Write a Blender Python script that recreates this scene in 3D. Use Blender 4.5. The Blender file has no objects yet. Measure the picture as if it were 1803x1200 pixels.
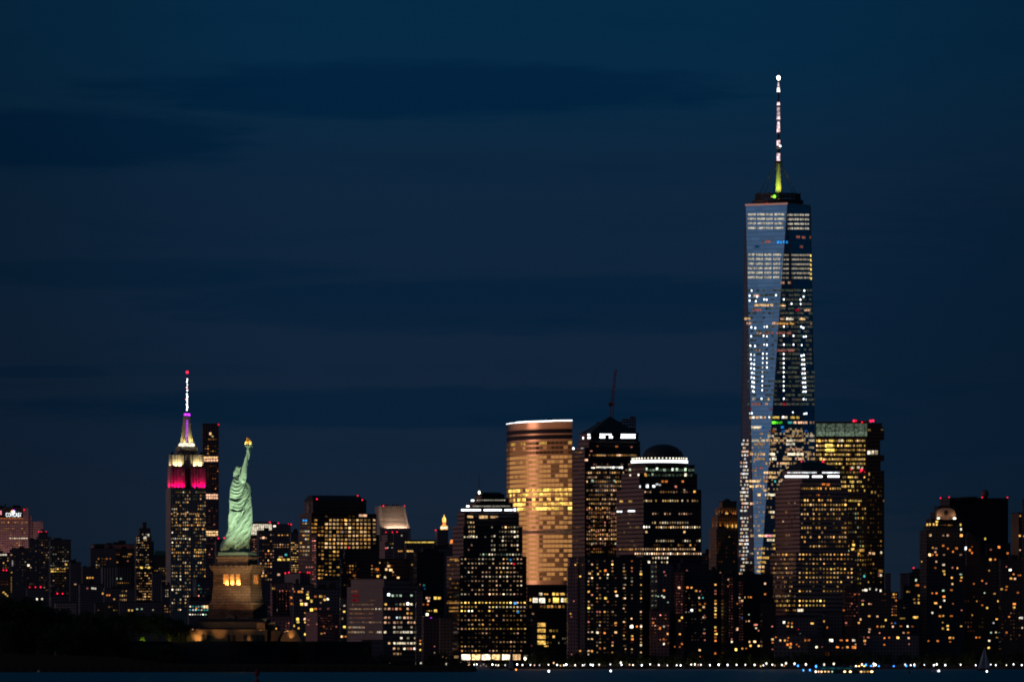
import bpy, math, random
from mathutils import Vector, Matrix
sc = bpy.context.scene
COL = sc.collection
R = math.radians

# ------------------------------------------------------------------ camera, sky, light, exposure
F = 13500.0; HOR = 1173.0; CX = 901.5; CAMZ = 2.0
cam = bpy.data.objects.new('camera', bpy.data.cameras.new('camera'))
COL.objects.link(cam); sc.camera = cam
cam.location = (0, 0, CAMZ); cam.rotation_euler = (R(90), 0, 0)
cam.data.sensor_width = 36.0; cam.data.lens = F / 1803.0 * 36.0
cam.data.shift_y = (HOR - 600.0) / 1803.0
cam.data.clip_start = 1.0; cam.data.clip_end = 120000.0

world = bpy.data.worlds.new('World'); sc.world = world; world.use_nodes = True
WN = world.node_tree.nodes; WL = world.node_tree.links
WN.clear()

class NT:
    """tiny helper to chain shader nodes"""
    def __init__(s, tree): s.t = tree
    def node(s, kind, **kw):
        n = s.t.nodes.new(kind)
        for k, v in kw.items(): setattr(n, k, v)
        return n
    def put(s, sock, v):
        if v is None: return
        if isinstance(v, (int, float)): sock.default_value = v
        elif isinstance(v, (tuple, list)):
            sock.default_value = tuple(v) if len(sock.default_value) == len(v) else tuple(v) + (1.0,)
        else: s.t.links.new(v, sock)
    def m(s, op, a, b=None, c=None, clamp=False):
        n = s.node('ShaderNodeMath', operation=op, use_clamp=clamp)
        s.put(n.inputs[0], a); s.put(n.inputs[1], b); s.put(n.inputs[2], c)
        return n.outputs[0]
    def smooth(s, v, a, b, lo=0.0, hi=1.0):
        n = s.node('ShaderNodeMapRange', interpolation_type='SMOOTHSTEP')
        s.put(n.inputs[0], v); s.put(n.inputs[1], a); s.put(n.inputs[2], b); s.put(n.inputs[3], lo); s.put(n.inputs[4], hi)
        return n.outputs[0]
    def mix(s, f, a, b, mode='MIX'):
        n = s.node('ShaderNodeMix', data_type='RGBA', blend_type=mode)
        s.put(n.inputs[0], f); s.put(n.inputs[6], a); s.put(n.inputs[7], b)
        return n.outputs[2]
    def noise(s, vec, scale, detail=3.0, rough=0.5):
        n = s.node('ShaderNodeTexNoise')
        s.put(n.inputs['Vector'], vec); n.inputs['Scale'].default_value = scale
        n.inputs['Detail'].default_value = detail; n.inputs['Roughness'].default_value = rough
        return n.outputs[0]
    def comb(s, x, y, z):
        n = s.node('ShaderNodeCombineXYZ'); s.put(n.inputs[0], x); s.put(n.inputs[1], y); s.put(n.inputs[2], z)
        return n.outputs[0]

SUN_DIR = Vector((-0.97, -0.22, 0.10)).normalized()      # towards the afterglow, low in the west (left)
w = NT(world.node_tree)
tc = w.node('ShaderNodeTexCoord'); sp = w.node('ShaderNodeSeparateXYZ'); WL.new(tc.outputs['Generated'], sp.inputs[0])
dx, dy, dz = sp.outputs
sky = w.node('ShaderNodeTexSky'); sky.sky_type = 'NISHITA'; sky.sun_disc = False
sky.sun_elevation = R(-4); sky.sun_rotation = math.atan2(SUN_DIR.x, SUN_DIR.y)
elev = w.m('MULTIPLY', w.m('ARCSINE', dz), 57.2958)              # degrees above the horizon
ramp = w.node('ShaderNodeValToRGB'); ramp.color_ramp.interpolation = 'EASE'
WL.new(w.m('DIVIDE', elev, 12.0, clamp=True), ramp.inputs[0])
els = ramp.color_ramp.elements
els[0].position = 0.0; els[0].color = (.0082, .0160, .0300, 1)
els[1].position = 1.0; els[1].color = (.0008, .0270, .0620, 1)
for p_, c_ in ((.07, (.0076, .0165, .0335, 1)), (.16, (.0060, .0172, .0400, 1)), (.27, (.0046, .0182, .0445, 1)), (.40, (.0016, .0222, .0570, 1)), (.55, (.0014, .0270, .0640, 1))):
    e_ = els.new(p_); e_.color = c_
base = ramp.outputs[0]
# long flat streaks of cloud, a shade darker than the sky behind them
az = w.m('MULTIPLY', w.m('ARCTAN2', dx, dy), 57.2958)            # degrees to the right of the view
cv = w.comb(w.m('MULTIPLY', az, .55), w.m('MULTIPLY', elev, 4.2), 0.0)
n1 = w.noise(cv, 1.0, 4.0, .55); n2 = w.noise(cv, 3.1, 6.0, .68)
wob = w.m('ADD', w.m('MULTIPLY', w.m('SUBTRACT', n1, .5), .9), w.m('MULTIPLY', w.m('SUBTRACT', n2, .5), .9))
cl = None
for (a0, e0, ra, re, k) in ((-.72, 4.30, 2.3, .21, .88), (-3.5, 3.92, 1.55, .24, .85), (.15, 2.70, 2.8, .22, .5), (-2.6, 2.92, 1.6, .12, .4),
                            (-.3, 1.93, 3.4, .15, .6), (-3.5, 2.2, .55, .05, .5), (3.6, 2.1, 1.7, .5, .30), (4.6, 2.2, 2.6, 1.5, .42), (5.6, 3.6, 1.6, .35, .5), (-6.5, 2.4, 2.0, .3, .5),
                            (-2.6, 2.22, .9, .05, .2)):
    d1 = w.m('POWER', w.m('DIVIDE', w.m('SUBTRACT', az, a0), ra), 2.0)
    d2 = w.m('POWER', w.m('DIVIDE', w.m('SUBTRACT', elev, e0), re), 2.0)
    d = w.m('ADD', w.m('ADD', d1, d2), w.m('MULTIPLY', wob, 1.6))
    v = w.m('MULTIPLY', w.smooth(d, 1.4, .5), k)
    cl = v if cl is None else w.m('MAXIMUM', cl, v)
cl = w.m('ADD', cl, w.m('MULTIPLY', w.smooth(n1, .50, .72), .16))
base = w.mix(cl, base, w.mix(1.0, base, (.05, .70, .84, 1), 'MULTIPLY'))
# afterglow: a low warm band with paler blue above it, fading out with distance from the west
dotw = w.node('ShaderNodeVectorMath', operation='DOT_PRODUCT')
WL.new(tc.outputs['Generated'], dotw.inputs[0]); dotw.inputs[1].default_value = (-0.93, -0.36, 0.0)
wgt = w.smooth(dotw.outputs['Value'], .05, 1.0)
glow = w.node('ShaderNodeValToRGB'); WL.new(w.m('DIVIDE', elev, 30.0, clamp=True), glow.inputs[0])
ge = glow.color_ramp.elements
ge[0].position = 0.0; ge[0].color = (.78, .28, .085, 1)
ge[1].position = 1.0; ge[1].color = (.012, .035, .075, 1)
for p_, c_ in ((.07, (.76, .31, .12, 1)), (.14, (.21, .17, .19, 1)), (.20, (.105, .175, .29, 1)), (.45, (.06, .11, .20, 1))):
    e_ = ge.new(p_); e_.color = c_
vignette_ = w.m('MULTIPLY', w.smooth(az, -4.6, -1.2, .66, 1.0), w.smooth(az, 1.2, 4.8, 1.0, .74))  # lens vignette painted into the sky, darker towards left and right
base = w.mix(1.0, base, w.comb(vignette_, vignette_, vignette_), 'MULTIPLY')
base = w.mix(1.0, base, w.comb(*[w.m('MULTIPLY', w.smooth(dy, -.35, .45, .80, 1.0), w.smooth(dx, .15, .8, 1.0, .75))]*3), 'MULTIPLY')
nw = w.m('MULTIPLY', w.smooth(dy, -.1, .6), w.smooth(elev, 7.0, 2.0))
glowc = w.mix(nw, glow.outputs[0], (.62, .33, .31, 1))       # the band turns from orange to rose towards the north-west
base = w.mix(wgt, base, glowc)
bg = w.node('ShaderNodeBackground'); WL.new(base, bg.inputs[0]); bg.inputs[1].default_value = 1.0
bg2 = w.node('ShaderNodeBackground'); WL.new(w.mix(1.0, sky.outputs[0], (.25, .6, 1, 1), 'MULTIPLY'), bg2.inputs[0]); bg2.inputs[1].default_value = .1
ad = w.node('ShaderNodeAddShader'); WL.new(bg.outputs[0], ad.inputs[0]); WL.new(bg2.outputs[0], ad.inputs[1])
wo = w.node('ShaderNodeOutputWorld'); WL.new(ad.outputs[0], wo.inputs[0])

sun = bpy.data.objects.new('sun', bpy.data.lights.new('sun', 'SUN')); COL.objects.link(sun)
sun.data.energy = .22; sun.data.angle = R(20); sun.data.color = (1.0, .56, .50)      # last light after sunset
sun.rotation_euler = SUN_DIR.to_track_quat('Z', 'Y').to_euler()

sc.view_settings.view_transform = 'Standard'; sc.view_settings.look = 'None'
sc.view_settings.exposure = 0.0; sc.view_settings.gamma = 1.0
sc.cycles.max_bounces = 4; sc.cycles.diffuse_bounces = 1; sc.cycles.glossy_bounces = 2
sc.cycles.sample_clamp_indirect = .25; sc.cycles.sample_clamp_direct = 0
sc.cycles.caustics_reflective = False; sc.cycles.caustics_refractive = False
sc.cycles.pixel_filter_type = 'BLACKMAN_HARRIS'; sc.cycles.filter_width = 1.9
sc.cycles.use_denoising = True
sc.cycles.denoiser = 'OPENIMAGEDENOISE'; sc.cycles.denoising_input_passes = 'RGB_ALBEDO_NORMAL'; sc.cycles.denoising_prefilter = 'ACCURATE'

# ------------------------------------------------------------------ helpers
def P(px, py, D):
    return Vector(((px - CX) / F * D, D, CAMZ + (HOR - py) / F * D))
def S(D): return D / F
def XPX(px, D): return (px - CX) / F * D
def ZPX(py, D): return CAMZ + (HOR - py) / F * D

def tag(o, label=None, cat=None, group=None, kind=None):
    if label: o['label'] = label
    if cat: o['category'] = cat
    if group: o['group'] = group
    if kind: o['kind'] = kind
    return o
def empty(name, loc, rz=0.0):
    o = bpy.data.objects.new(name, None); COL.objects.link(o)
    o.location = loc; o.rotation_euler = (0, 0, rz); o.empty_display_size = 2
    return o
def link(name, me, parent=None, loc=None, rot=None, scale=None):
    o = bpy.data.objects.new(name, me); COL.objects.link(o)
    if parent is not None: o.parent = parent
    if loc is not None: o.location = loc
    if rot is not None: o.rotation_euler = rot
    if scale is not None: o.scale = scale
    return o

class MB:
    """collects shapes into one mesh"""
    def __init__(s): s.v = []; s.f = []; s.mi = []; s.mats = []
    def slot(s, mat):
        if mat is None: return 0
        if mat not in s.mats: s.mats.append(mat)
        return s.mats.index(mat)
    def add(s, vs, fs, mat=None):
        b = len(s.v); s.v += [tuple(v) for v in vs]
        k = s.slot(mat)
        for f in fs: s.f.append(tuple(b + i for i in f)); s.mi.append(k)
    def box(s, x0, x1, y0, y1, z0, z1, mat=None, bottom=True, M=None):
        vs = [(x0,y0,z0),(x1,y0,z0),(x1,y1,z0),(x0,y1,z0),(x0,y0,z1),(x1,y0,z1),(x1,y1,z1),(x0,y1,z1)]
        if M is not None: vs = [M @ Vector(v) for v in vs]
        fs = [(4,5,6,7),(0,1,5,4),(1,2,6,5),(2,3,7,6),(3,0,4,7)]
        if bottom: fs.append((3,2,1,0))
        s.add(vs, fs, mat)
    def frustum(s, a, b, z0, z1, mat=None, bottom=True):
        """a, b = (x0,x1,y0,y1) rectangles at z0 and z1"""
        vs = [(a[0],a[2],z0),(a[1],a[2],z0),(a[1],a[3],z0),(a[0],a[3],z0),(b[0],b[2],z1),(b[1],b[2],z1),(b[1],b[3],z1),(b[0],b[3],z1)]
        fs = [(4,5,6,7),(0,1,5,4),(1,2,6,5),(2,3,7,6),(3,0,4,7)]
        if bottom: fs.append((3,2,1,0))
        s.add(vs, fs, mat)
    def lathe(s, prof, n=16, c=(0,0), mat=None, sx=1.0, sy=1.0, rot=0.0, caps=True):
        """prof = [(r,z)...] from bottom to top"""
        vs = []
        for r, z in prof:
            for i in range(n):
                t = 2*math.pi*i/n + rot
                vs.append((c[0]+r*math.cos(t)*sx, c[1]+r*math.sin(t)*sy, z))
        fs = []
        for j in range(len(prof)-1):
            for i in range(n):
                k = (i+1) % n
                fs.append((j*n+i, j*n+k, (j+1)*n+k, (j+1)*n+i))
        if caps: fs.append(tuple(range(n))[::-1]); fs.append(tuple((len(prof)-1)*n+i for i in range(n)))
        s.add(vs, fs, mat)
    def tube(s, p, q, r0, r1=None, n=8, mat=None):
        r1 = r0 if r1 is None else r1
        p = Vector(p); q = Vector(q); d = (q-p).normalized()
        a = d.orthogonal().normalized(); b = d.cross(a)
        vs = []
        for c, r in ((p, r0), (q, r1)):
            for i in range(n):
                t = 2*math.pi*i/n
                vs.append(c + a*math.cos(t)*r + b*math.sin(t)*r)
        fs = [(i, (i+1) % n, n+(i+1) % n, n+i) for i in range(n)]
        fs.append(tuple(range(n))[::-1]); fs.append(tuple(range(n, 2*n)))
        s.add(vs, fs, mat)
    def ball(s, c, rx, ry=None, rz=None, n=12, mat=None, M=None):
        ry = rx if ry is None else ry; rz = rx if rz is None else rz
        m = max(4, n//2); vs = [(0,0,-1)]; fs = []
        for j in range(1, m):
            p = -math.pi/2 + math.pi*j/m
            for i in range(n):
                t = 2*math.pi*i/n; vs.append((math.cos(p)*math.cos(t), math.cos(p)*math.sin(t), math.sin(p)))
        vs.append((0,0,1)); top = len(vs)-1
        for i in range(n): fs.append((0, 1+(i+1) % n, 1+i))
        for j in range(m-2):
            for i in range(n):
                k = (i+1) % n; fs.append((1+j*n+i, 1+j*n+k, 1+(j+1)*n+k, 1+(j+1)*n+i))
        for i in range(n): fs.append((1+(m-2)*n+i, 1+(m-2)*n+(i+1) % n, top))
        out = []
        for v in vs:
            q = Vector((v[0]*rx, v[1]*ry, v[2]*rz))
            if M is not None: q = M @ q
            out.append(q + Vector(c))
        s.add(out, fs, mat)
    def mesh(s, name, mat=None, smooth=False):
        me = bpy.data.meshes.new(name); me.from_pydata(s.v, [], s.f)
        if s.mats:
            for m in s.mats: me.materials.append(m)
            me.polygons.foreach_set('material_index', s.mi)
        elif mat: me.materials.append(mat)
        if smooth: me.polygons.foreach_set('use_smooth', [True]*len(me.polygons))
        me.update(); return me
    def build(s, name, mat=None, parent=None, smooth=False, **kw):
        return link(name, s.mesh(name, mat, smooth), parent, **kw)

# ------------------------------------------------------------------ materials
def base_mat(name):
    m = bpy.data.materials.new(name); m.use_nodes = True
    m.node_tree.nodes.clear(); return m, NT(m.node_tree)
def finish(m, t, shader):
    o = t.node('ShaderNodeOutputMaterial'); m.node_tree.links.new(shader, o.inputs[0]); return m
def principled(t, col, rough=.6, metal=0.0, spec=.5, normal=None, **kw):
    p = t.node('ShaderNodeBsdfPrincipled')
    t.put(p.inputs['Base Color'], col); t.put(p.inputs['Roughness'], rough); t.put(p.inputs['Metallic'], metal)
    t.put(p.inputs['Specular IOR Level'], spec)
    if normal is not None: t.put(p.inputs['Normal'], normal)
    return p.outputs[0]
def rough_mat(name, col, rough=.8, var=.25, scale=.3, metal=0.0, spec=.3, bump=0.0):
    m, t = base_mat(name)
    tcn = t.node('ShaderNodeTexCoord')
    n = t.noise(tcn.outputs['Object'], scale, 5.0, .6)
    c = t.mix(n, tuple(x*(1-var) for x in col)+(1,), tuple(min(1, x*(1+var)) for x in col)+(1,))
    nm = None
    if bump:
        b = t.node('ShaderNodeBump'); b.inputs['Strength'].default_value = bump; t.put(b.inputs['Height'], n); nm = b.outputs[0]
    return finish(m, t, principled(t, c, rough, metal, spec, nm))

HUE = {'warm': (1, .60, .26), 'amber': (1, .46, .10), 'orange': (1, .27, .05), 'cream': (1, .83, .56), 'white': (.92, .97, 1), 'green': (.62, .86, .60),
       'blue': (.04, .26, 1), 'sky': (.02, .35, 1), 'teal': (.10, .80, .75), 'red': (1, .012, .05), 'pink': (1, .32, .40), 'yellow': (1, .68, .13), 'purple': (.55, .04, 1),
       'rust': (1, .30, .22), 'gold': (1, .56, .12), 'lime': (.10, 1, .02), 'magenta': (1, .02, .30), 'peach': (1, .55, .33), 'ivory': (1, .90, .70), 'rose': (1, .70, .74), 'goldw': (1, .46, .14), 'goldx': (1, .40, .14)}
LEV = [.03, .06, .1, .17, .28, .45, .75, 1.2, 2.0, 4.0, 8.0]
_em = {}
def emit(hue, s, sample=False):
    k = min(range(len(LEV)), key=lambda i: abs(math.log(LEV[i]/max(s, .001))))
    key = (hue, k)
    if key not in _em:
        m, t = base_mat('lit_%s_%d' % (hue, k))
        e = t.node('ShaderNodeEmission'); e.inputs[0].default_value = HUE[hue]+(1,)
        if LEV[k] <= 2.0 and hue not in ('goldw', 'goldx'):      # rooms are never evenly lit: ceiling lights, blinds, furniture
            g_ = t.node('ShaderNodeNewGeometry'); nn = t.noise(g_.outputs['Position'], .42, 2.0, .7)
            t.put(e.inputs[1], t.m('MULTIPLY', t.smooth(nn, .30, .72, .30, 1.75), LEV[k]))
            e.inputs[0].default_value = HUE[hue]+(1,)
        else: e.inputs[1].default_value = LEV[k]
        finish(m, t, e.outputs[0]); m.cycles.emission_sampling = 'NONE'
        _em[key] = m
    return _em[key]
_unit = {}
def unit(hue, s, ball=False):
    m = emit(hue, s); key = (m.name, ball)
    if key not in _unit:
        b = MB()
        if ball: b.ball((0,0,0), 1, n=10)
        else: b.box(-.5, .5, -.5, .5, -.5, .5)
        _unit[key] = b.mesh('lit_unit', m)
    return _unit[key]

_fac = {}
def facade(wall=(.10,.09,.085), glass=(.02,.024,.03), cw=3.0, fh=3.9, fx=.6, fz=.5, metal=.0, gr=.12, wmetal=0.0, wrough=.7, gvar=.0):
    """wall with a regular grid of window glass, in the building's own coordinates"""
    key = (wall, glass, cw, fh, fx, fz, metal, gr, wmetal, wrough)
    if key in _fac: return _fac[key]
    m, t = base_mat('facade')
    tcn = t.node('ShaderNodeTexCoord'); s = t.node('ShaderNodeSeparateXYZ'); t.put(s.inputs[0], tcn.outputs['Object'])
    u = t.m('FRACT', t.m('DIVIDE', t.m('ADD', s.outputs[0], s.outputs[1]), cw))
    v = t.m('FRACT', t.m('DIVIDE', s.outputs[2], fh))
    g = t.m('MULTIPLY', t.m('LESS_THAN', u, fx), t.m('LESS_THAN', v, fz))
    geo = t.node('ShaderNodeNewGeometry'); sn = t.node('ShaderNodeSeparateXYZ'); t.put(sn.inputs[0], geo.outputs['Normal'])
    g = t.m('MULTIPLY', g, t.m('LESS_THAN', sn.outputs[2], .7))
    nz = t.noise(tcn.outputs['Object'], .035, 4.0, .6)
    wc = t.mix(nz, tuple(x*.72 for x in wall)+(1,), tuple(min(1, x*1.3) for x in wall)+(1,))
    cell = t.comb(t.m('FLOOR', t.m('DIVIDE', t.m('ADD', s.outputs[0], s.outputs[1]), cw)), t.m('FLOOR', t.m('DIVIDE', s.outputs[2], fh)), 0.0)
    wn = t.node('ShaderNodeTexWhiteNoise'); t.put(wn.inputs[0], cell)
    gc = t.mix(wn.outputs[0], tuple(x*.7 for x in glass)+(1,), tuple(min(1, x*1.25) for x in glass)+(1,))
    a = principled(t, wc, wrough, wmetal, .35); b = principled(t, gc, gr, metal, .5)
    mx = t.node('ShaderNodeMixShader'); t.put(mx.inputs[0], g); t.put(mx.inputs[1], a); t.put(mx.inputs[2], b)
    _fac[key] = finish(m, t, mx.outputs[0]); return _fac[key]

M_ROOF = rough_mat('roof_gravel', (.06, .06, .065), .95)
M_STEEL = rough_mat('dark_steel', (.05, .05, .055), .55, metal=.4)
M_DARK = rough_mat('dark_cladding', (.035, .035, .04), .7)

# ------------------------------------------------------------------ water, ground
def water_mat():
    m, t = base_mat('harbour_water')
    tcn = t.node('ShaderNodeTexCoord'); mp = t.node('ShaderNodeMapping'); t.put(mp.inputs[0], tcn.outputs['Object'])
    mp.inputs['Scale'].default_value = (.35, .12, 1)
    n = t.noise(mp.outputs[0], 1.0, 6.0, .62)
    mp2 = t.node('ShaderNodeMapping'); t.put(mp2.inputs[0], tcn.outputs['Object']); mp2.inputs['Scale'].default_value = (.03, .010, 1)
    n2 = t.noise(mp2.outputs[0], 1.0, 3.0, .5)
    b = t.node('ShaderNodeBump'); b.inputs['Strength'].default_value = .9; b.inputs['Distance'].default_value = .55
    t.put(b.inputs['Height'], t.m('ADD', n, t.m('MULTIPLY', n2, 2.0)))
    c = t.mix(n2, (.002, .008, .016, 1), (.004, .014, .026, 1))
    return finish(m, t, principled(t, c, .30, 0, .08, b.outputs[0]))
b = MB(); b.add([(-9000,-800,0),(9000,-800,0),(30000,60000,0),(-30000,60000,0)], [(0,1,2,3)])
tag(b.build('water', water_mat()), kind='structure')
b = MB()
b.add([(-6000,7000,-1),(6000,7000,-1),(6000,7000,1.5),(-6000,7000,1.5),(14000,30000,1.5),(-14000,30000,1.5)], [(0,1,2,3),(3,2,4,5)])
tag(b.build('ground', rough_mat('city_ground', (.05,.05,.05), .9, scale=.02)), kind='structure')
b = MB(); b.box(-500, 900, 6990, 6999.6, -1, 2.2)
for i in range(46): b.box(-480+i*30, -478.6+i*30, 6989.2, 6990, -1, 2.5)
tag(b.build('seawall', rough_mat('seawall_stone', (.10,.085,.07), .9, scale=.2)), 'long dark granite seawall along the far waterfront under the promenade lamps', 'seawall')

# ------------------------------------------------------------------ building data (photo pixels; D = metres away)
# tier = (x_left, x_corner, x_right, y_top)  ; each tier reaches down to the next one's top
BL = []
def B(name, label, cat, D, tiers, fac=None, a=25.0, lights=(), beacons=(), mast=None, group=None, plant=True, depth=None, roof=None, fn=None, yb=1172.0):
    BL.append(dict(name=name, label=label, cat=cat, D=D, tiers=tiers, fac=fac or {}, a=a, lights=list(lights), beacons=list(beacons), mast=mast,
                   group=group, plant=plant, depth=depth, roof=roof, fn=fn, yb=yb))
rnd = random.Random(11)
def G(xa, xb, ya, yb, cw, rh, p, pal='warm', s=.5, fw=.62, fh=.5, rowvar=.35, spread=.8, seed=None):
    """a grid of lit windows in the photo's pixels"""
    r = random.Random(seed if seed is not None else int(xa*7+ya*13+xb*3+yb)); out = []
    pals = pal if isinstance(pal, (list, tuple)) else [pal]
    y = ya
    while y <= yb + .01:
        pr = p*(1 + rowvar*r.uniform(-1, 1)); rs = 1 + .35*r.uniform(-1, 1)
        if r.random() < rowvar*.30: pr *= .25
        x = xa; hot = False
        while x <= xb + .01:
            q = pr*(1.25 if hot else .85) if p < .8 else pr
            if r.random() < q:
                jw = r.uniform(.70, 1.0); out.append((x + (1-jw)*cw*fw*r.uniform(-.5, .5), y, cw*fw*jw, rh*fh*r.uniform(.8, 1.0), r.choice(pals), s*rs*math.exp(r.gauss(-.08, spread*.8)))); hot = True
            else:
                hot = False
                if r.random() < .32: out.append((x, y, cw*fw*.9, rh*fh*.8, r.choice(pals), s*r.uniform(.06, .22)))
            x += cw
        y += rh
    return out
def L(x, y, w_, h_, hue, s): return [(x, y, w_, h_, hue, s)]
def row(xs, y, w_, h_, hue, s): return [(x, y, w_, h_, hue, s) for x in xs]
RES = ['amber', 'warm', 'orange', 'warm', 'peach', 'cream', 'gold', 'rust']
OFF = ['warm', 'warm', 'cream', 'amber', 'peach']
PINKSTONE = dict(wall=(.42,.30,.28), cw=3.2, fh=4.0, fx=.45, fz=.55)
DSTONE = dict(wall=(.11,.11,.13), cw=3.0, fh=3.2, fx=.5, fz=.5)
DGLASS = dict(wall=(.02,.02,.025), glass=(.02,.03,.04), cw=1.6, fh=3.9, fx=.8, fz=.6, metal=.15, gr=.1)
WFC = dict(wall=(.05,.04,.042), glass=(.105,.080,.086), cw=1.55, fh=3.9, fx=.78, fz=.62, metal=.9, gr=.12)
BRICK = dict(wall=(.24,.12,.09), cw=3.2, fh=3.0, fx=.5, fz=.5)
exec_later = []
# ---- far left (midtown, seen low over the island trees)
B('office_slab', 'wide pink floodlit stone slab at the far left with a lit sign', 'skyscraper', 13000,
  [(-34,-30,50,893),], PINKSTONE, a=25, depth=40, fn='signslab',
  lights=G(3,66,919,925,4,3.2,.45,'amber',.35,fh=.55)+G(3,50,930,943,4,3.6,.35,'amber',.22)+row([18+4.1*i for i in range(9)],947,3.0,2.0,'cream',.7)+G(2,48,952,968,4,3.6,.3,'amber',.22),
  beacons=[(42.5,897)])
B('office_tower', 'dark slim tower with three red roof beacons beside the pink floodlit slab', 'skyscraper', 11600, [(66,69,84,937),(64,67,90,944)], DSTONE,
  lights=G(70,86,950,1040,4,4.4,.16,OFF,.22), beacons=[(68.5,936),(73.2,936),(81.2,936)])
B('office_tower', 'broad dark block with a bright window row right of the three-beacon tower', 'office block', 11400,
  [(86,89,125,950)], dict(DSTONE, wall=(.11,.09,.085)), lights=G(90,120,963,1000,4.2,4.0,.38,['cream','warm','green'],.2)+G(90,117,1001,1006,4.0,4.3,.9,'gold',.55,fw=.85)+row([92.5],1005,4,3.5,'yellow',1.6)+row([116.5],993,4,3,'gold',1.0)+G(90,118,1012,1050,4.2,4.6,.16,OFF,.2))
B('office_block', 'dark stepped block with flat roof in front of the pink floodlit slab', 'office block', 11000, [(21,24,52,965)], DSTONE,
  lights=G(26,64,974,1030,4.6,4.8,.12,OFF,.22)+L(51,994.5,6,4,'cream',1.2)+L(57.5,994.5,5,4,'cream',1.0)+L(55,1012,3,3.5,'gold',1.0)+L(59,1012,3,3.5,'gold',.8)+L(71,1016,5,3,'peach',.5))
B('office_block', 'small dark block with a bright top row of windows, left edge', 'office block', 10800, [(-14,-10,17,973)], DSTONE,
  lights=row([1,5.5,10],976,3.8,3,'ivory',.9)+G(2,14,982,1000,4,4.2,.55,'amber',.25), beacons=[])
B('office_block', 'low brown block with two red beacons on its roof, left edge', 'office block', 10400, [(-14,-10,19,1007)], dict(DSTONE,wall=(.14,.10,.08),glass=(.06,.05,.04)),
  lights=G(3,14,1018,1030,5,5,.4,'rust',.12)+L(6,1042,4,3,'gold',1.0)+L(10,1045,3,3,'yellow',1.0)+L(13,1048,3,3,'gold',.8)+L(20,1050,3.5,2.5,'warm',.5), beacons=[(6,1003),(11.2,1003)])
B('office_tower', 'slim dark tower with one lit column of windows beside the two-beacon wall', 'skyscraper', 10900, [(17,18,24,968)], DSTONE,
  lights=row([19.5],976,4,2.2,'peach',.6)+L(22,991,2,10,'white',.35)+row([19.5],1007,4,2.5,'gold',.6)+[(19.5,1016+3.6*i,2.4,2.0,'gold',.4) for i in range(8)])
B('office_block', 'dark block with three red beacons on its roof above the island trees', 'office block', 10000, [(46,48,80,1036)], DSTONE,
  lights=L(65,1054,3,4,'ivory',1.6)+L(74,1054,3,4,'ivory',1.6)+L(83,1042,3,3,'peach',.5), beacons=[(52.2,1033),(62.3,1033),(71.5,1033)])
B('office_block', 'low dark block with two red beacons on its roof near the trees', 'office block', 9800, [(88,90,118,1048)], DSTONE, lights=[], beacons=[(101,1044.3),(110.3,1044.3)])
B('office_block', 'black wedge-roofed block standing against the sky between two gaps', 'office block', 10700, [(122,124,143,991)], DSTONE,
  lights=L(132.5,1028,4,2.4,'peach',.5)+L(145,1032.5,5.5,3,'teal',.5)+L(141.5,1056,4,3,'cream',.3), roof='wedge')
B('office_block', 'dim grey block with a short row of amber windows left of the fin-topped block', 'office block', 10650, [(143,146,166,998)], dict(DSTONE, wall=(.10,.08,.08)),
  lights=row([154,158.5,163],1016.5,3.2,3.2,'amber',.7)+G(148,164,1030,1060,5,6,.15,OFF,.3)+L(158.5,1043.5,4,4,'gold',.8))
B('office_tower', 'long dark block with a reddish finned roof band and two red beacons', 'office block', 11200, [(161,164,236,958)], dict(wall=(.34,.17,.13), cw=4.5, fh=60, fx=.45, fz=.9, glass=(.03,.025,.03)),
  lights=[], beacons=[(181.5,963),(220.5,964.5)])
B('office_tower', 'black slab under the reddish finned roof band, left of the art deco tower', 'office block', 11000, [(158,160,204,965)], DSTONE,
  lights=G(170,200,983,1000,5,5,.12,'amber',.3)+L(173.5,983,2.5,2.5,'amber',.5)+L(188,983,2.5,2.5,'orange',.6)+L(194,983,2.5,2.5,'orange',.6)+row([170,174],994,2,3,'cream',.3))
B('office_tower', 'dark block with a cluster of amber windows touching the art deco tower', 'office block', 11050, [(202,204,237,967)], dict(DSTONE,wall=(.12,.08,.07)),
  lights=G(206,212,972,976,3.5,3.4,.9,'orange',.35)+G(217,231,979,980,3.6,3.4,.95,'amber',.6)+row([227,230.5],975,3,2.5,'amber',.6)+row([206.5],989,3,3,'amber',.4)+row([225],987,3,2,'rust',.3))
B('civic_block', 'low block with pale vertical fins below the black slab', 'office block', 10300, [(178,181,206,998)], dict(wall=(.30,.28,.28), cw=3.6, fh=70, fx=.5, fz=.92, glass=(.02,.02,.03)),
  lights=L(176.8,1027.5,4,4,'peach',.6)+L(199.5,1035,3,3,'warm',.35), plant=False)
B('civic_block', 'low dark finned block with an amber row of windows left of the art deco tower', 'office block', 10250, [(205,207,232,998)], dict(wall=(.12,.11,.12), cw=3.6, fh=70, fx=.6, fz=.92),
  lights=row([206,213],1018,3,2.6,'green',.5)+G(208,226,1025.5,1026,3.6,4,.95,'amber',.4)+G(212,224,1040,1056,3.4,7.6,.85,'warm',.35)+L(233,1014,4,4,'gold',1.3)+L(234,1025,3,3,'warm',.6)+L(236.6,1031,3,3,'peach',.6), plant=False)
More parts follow.
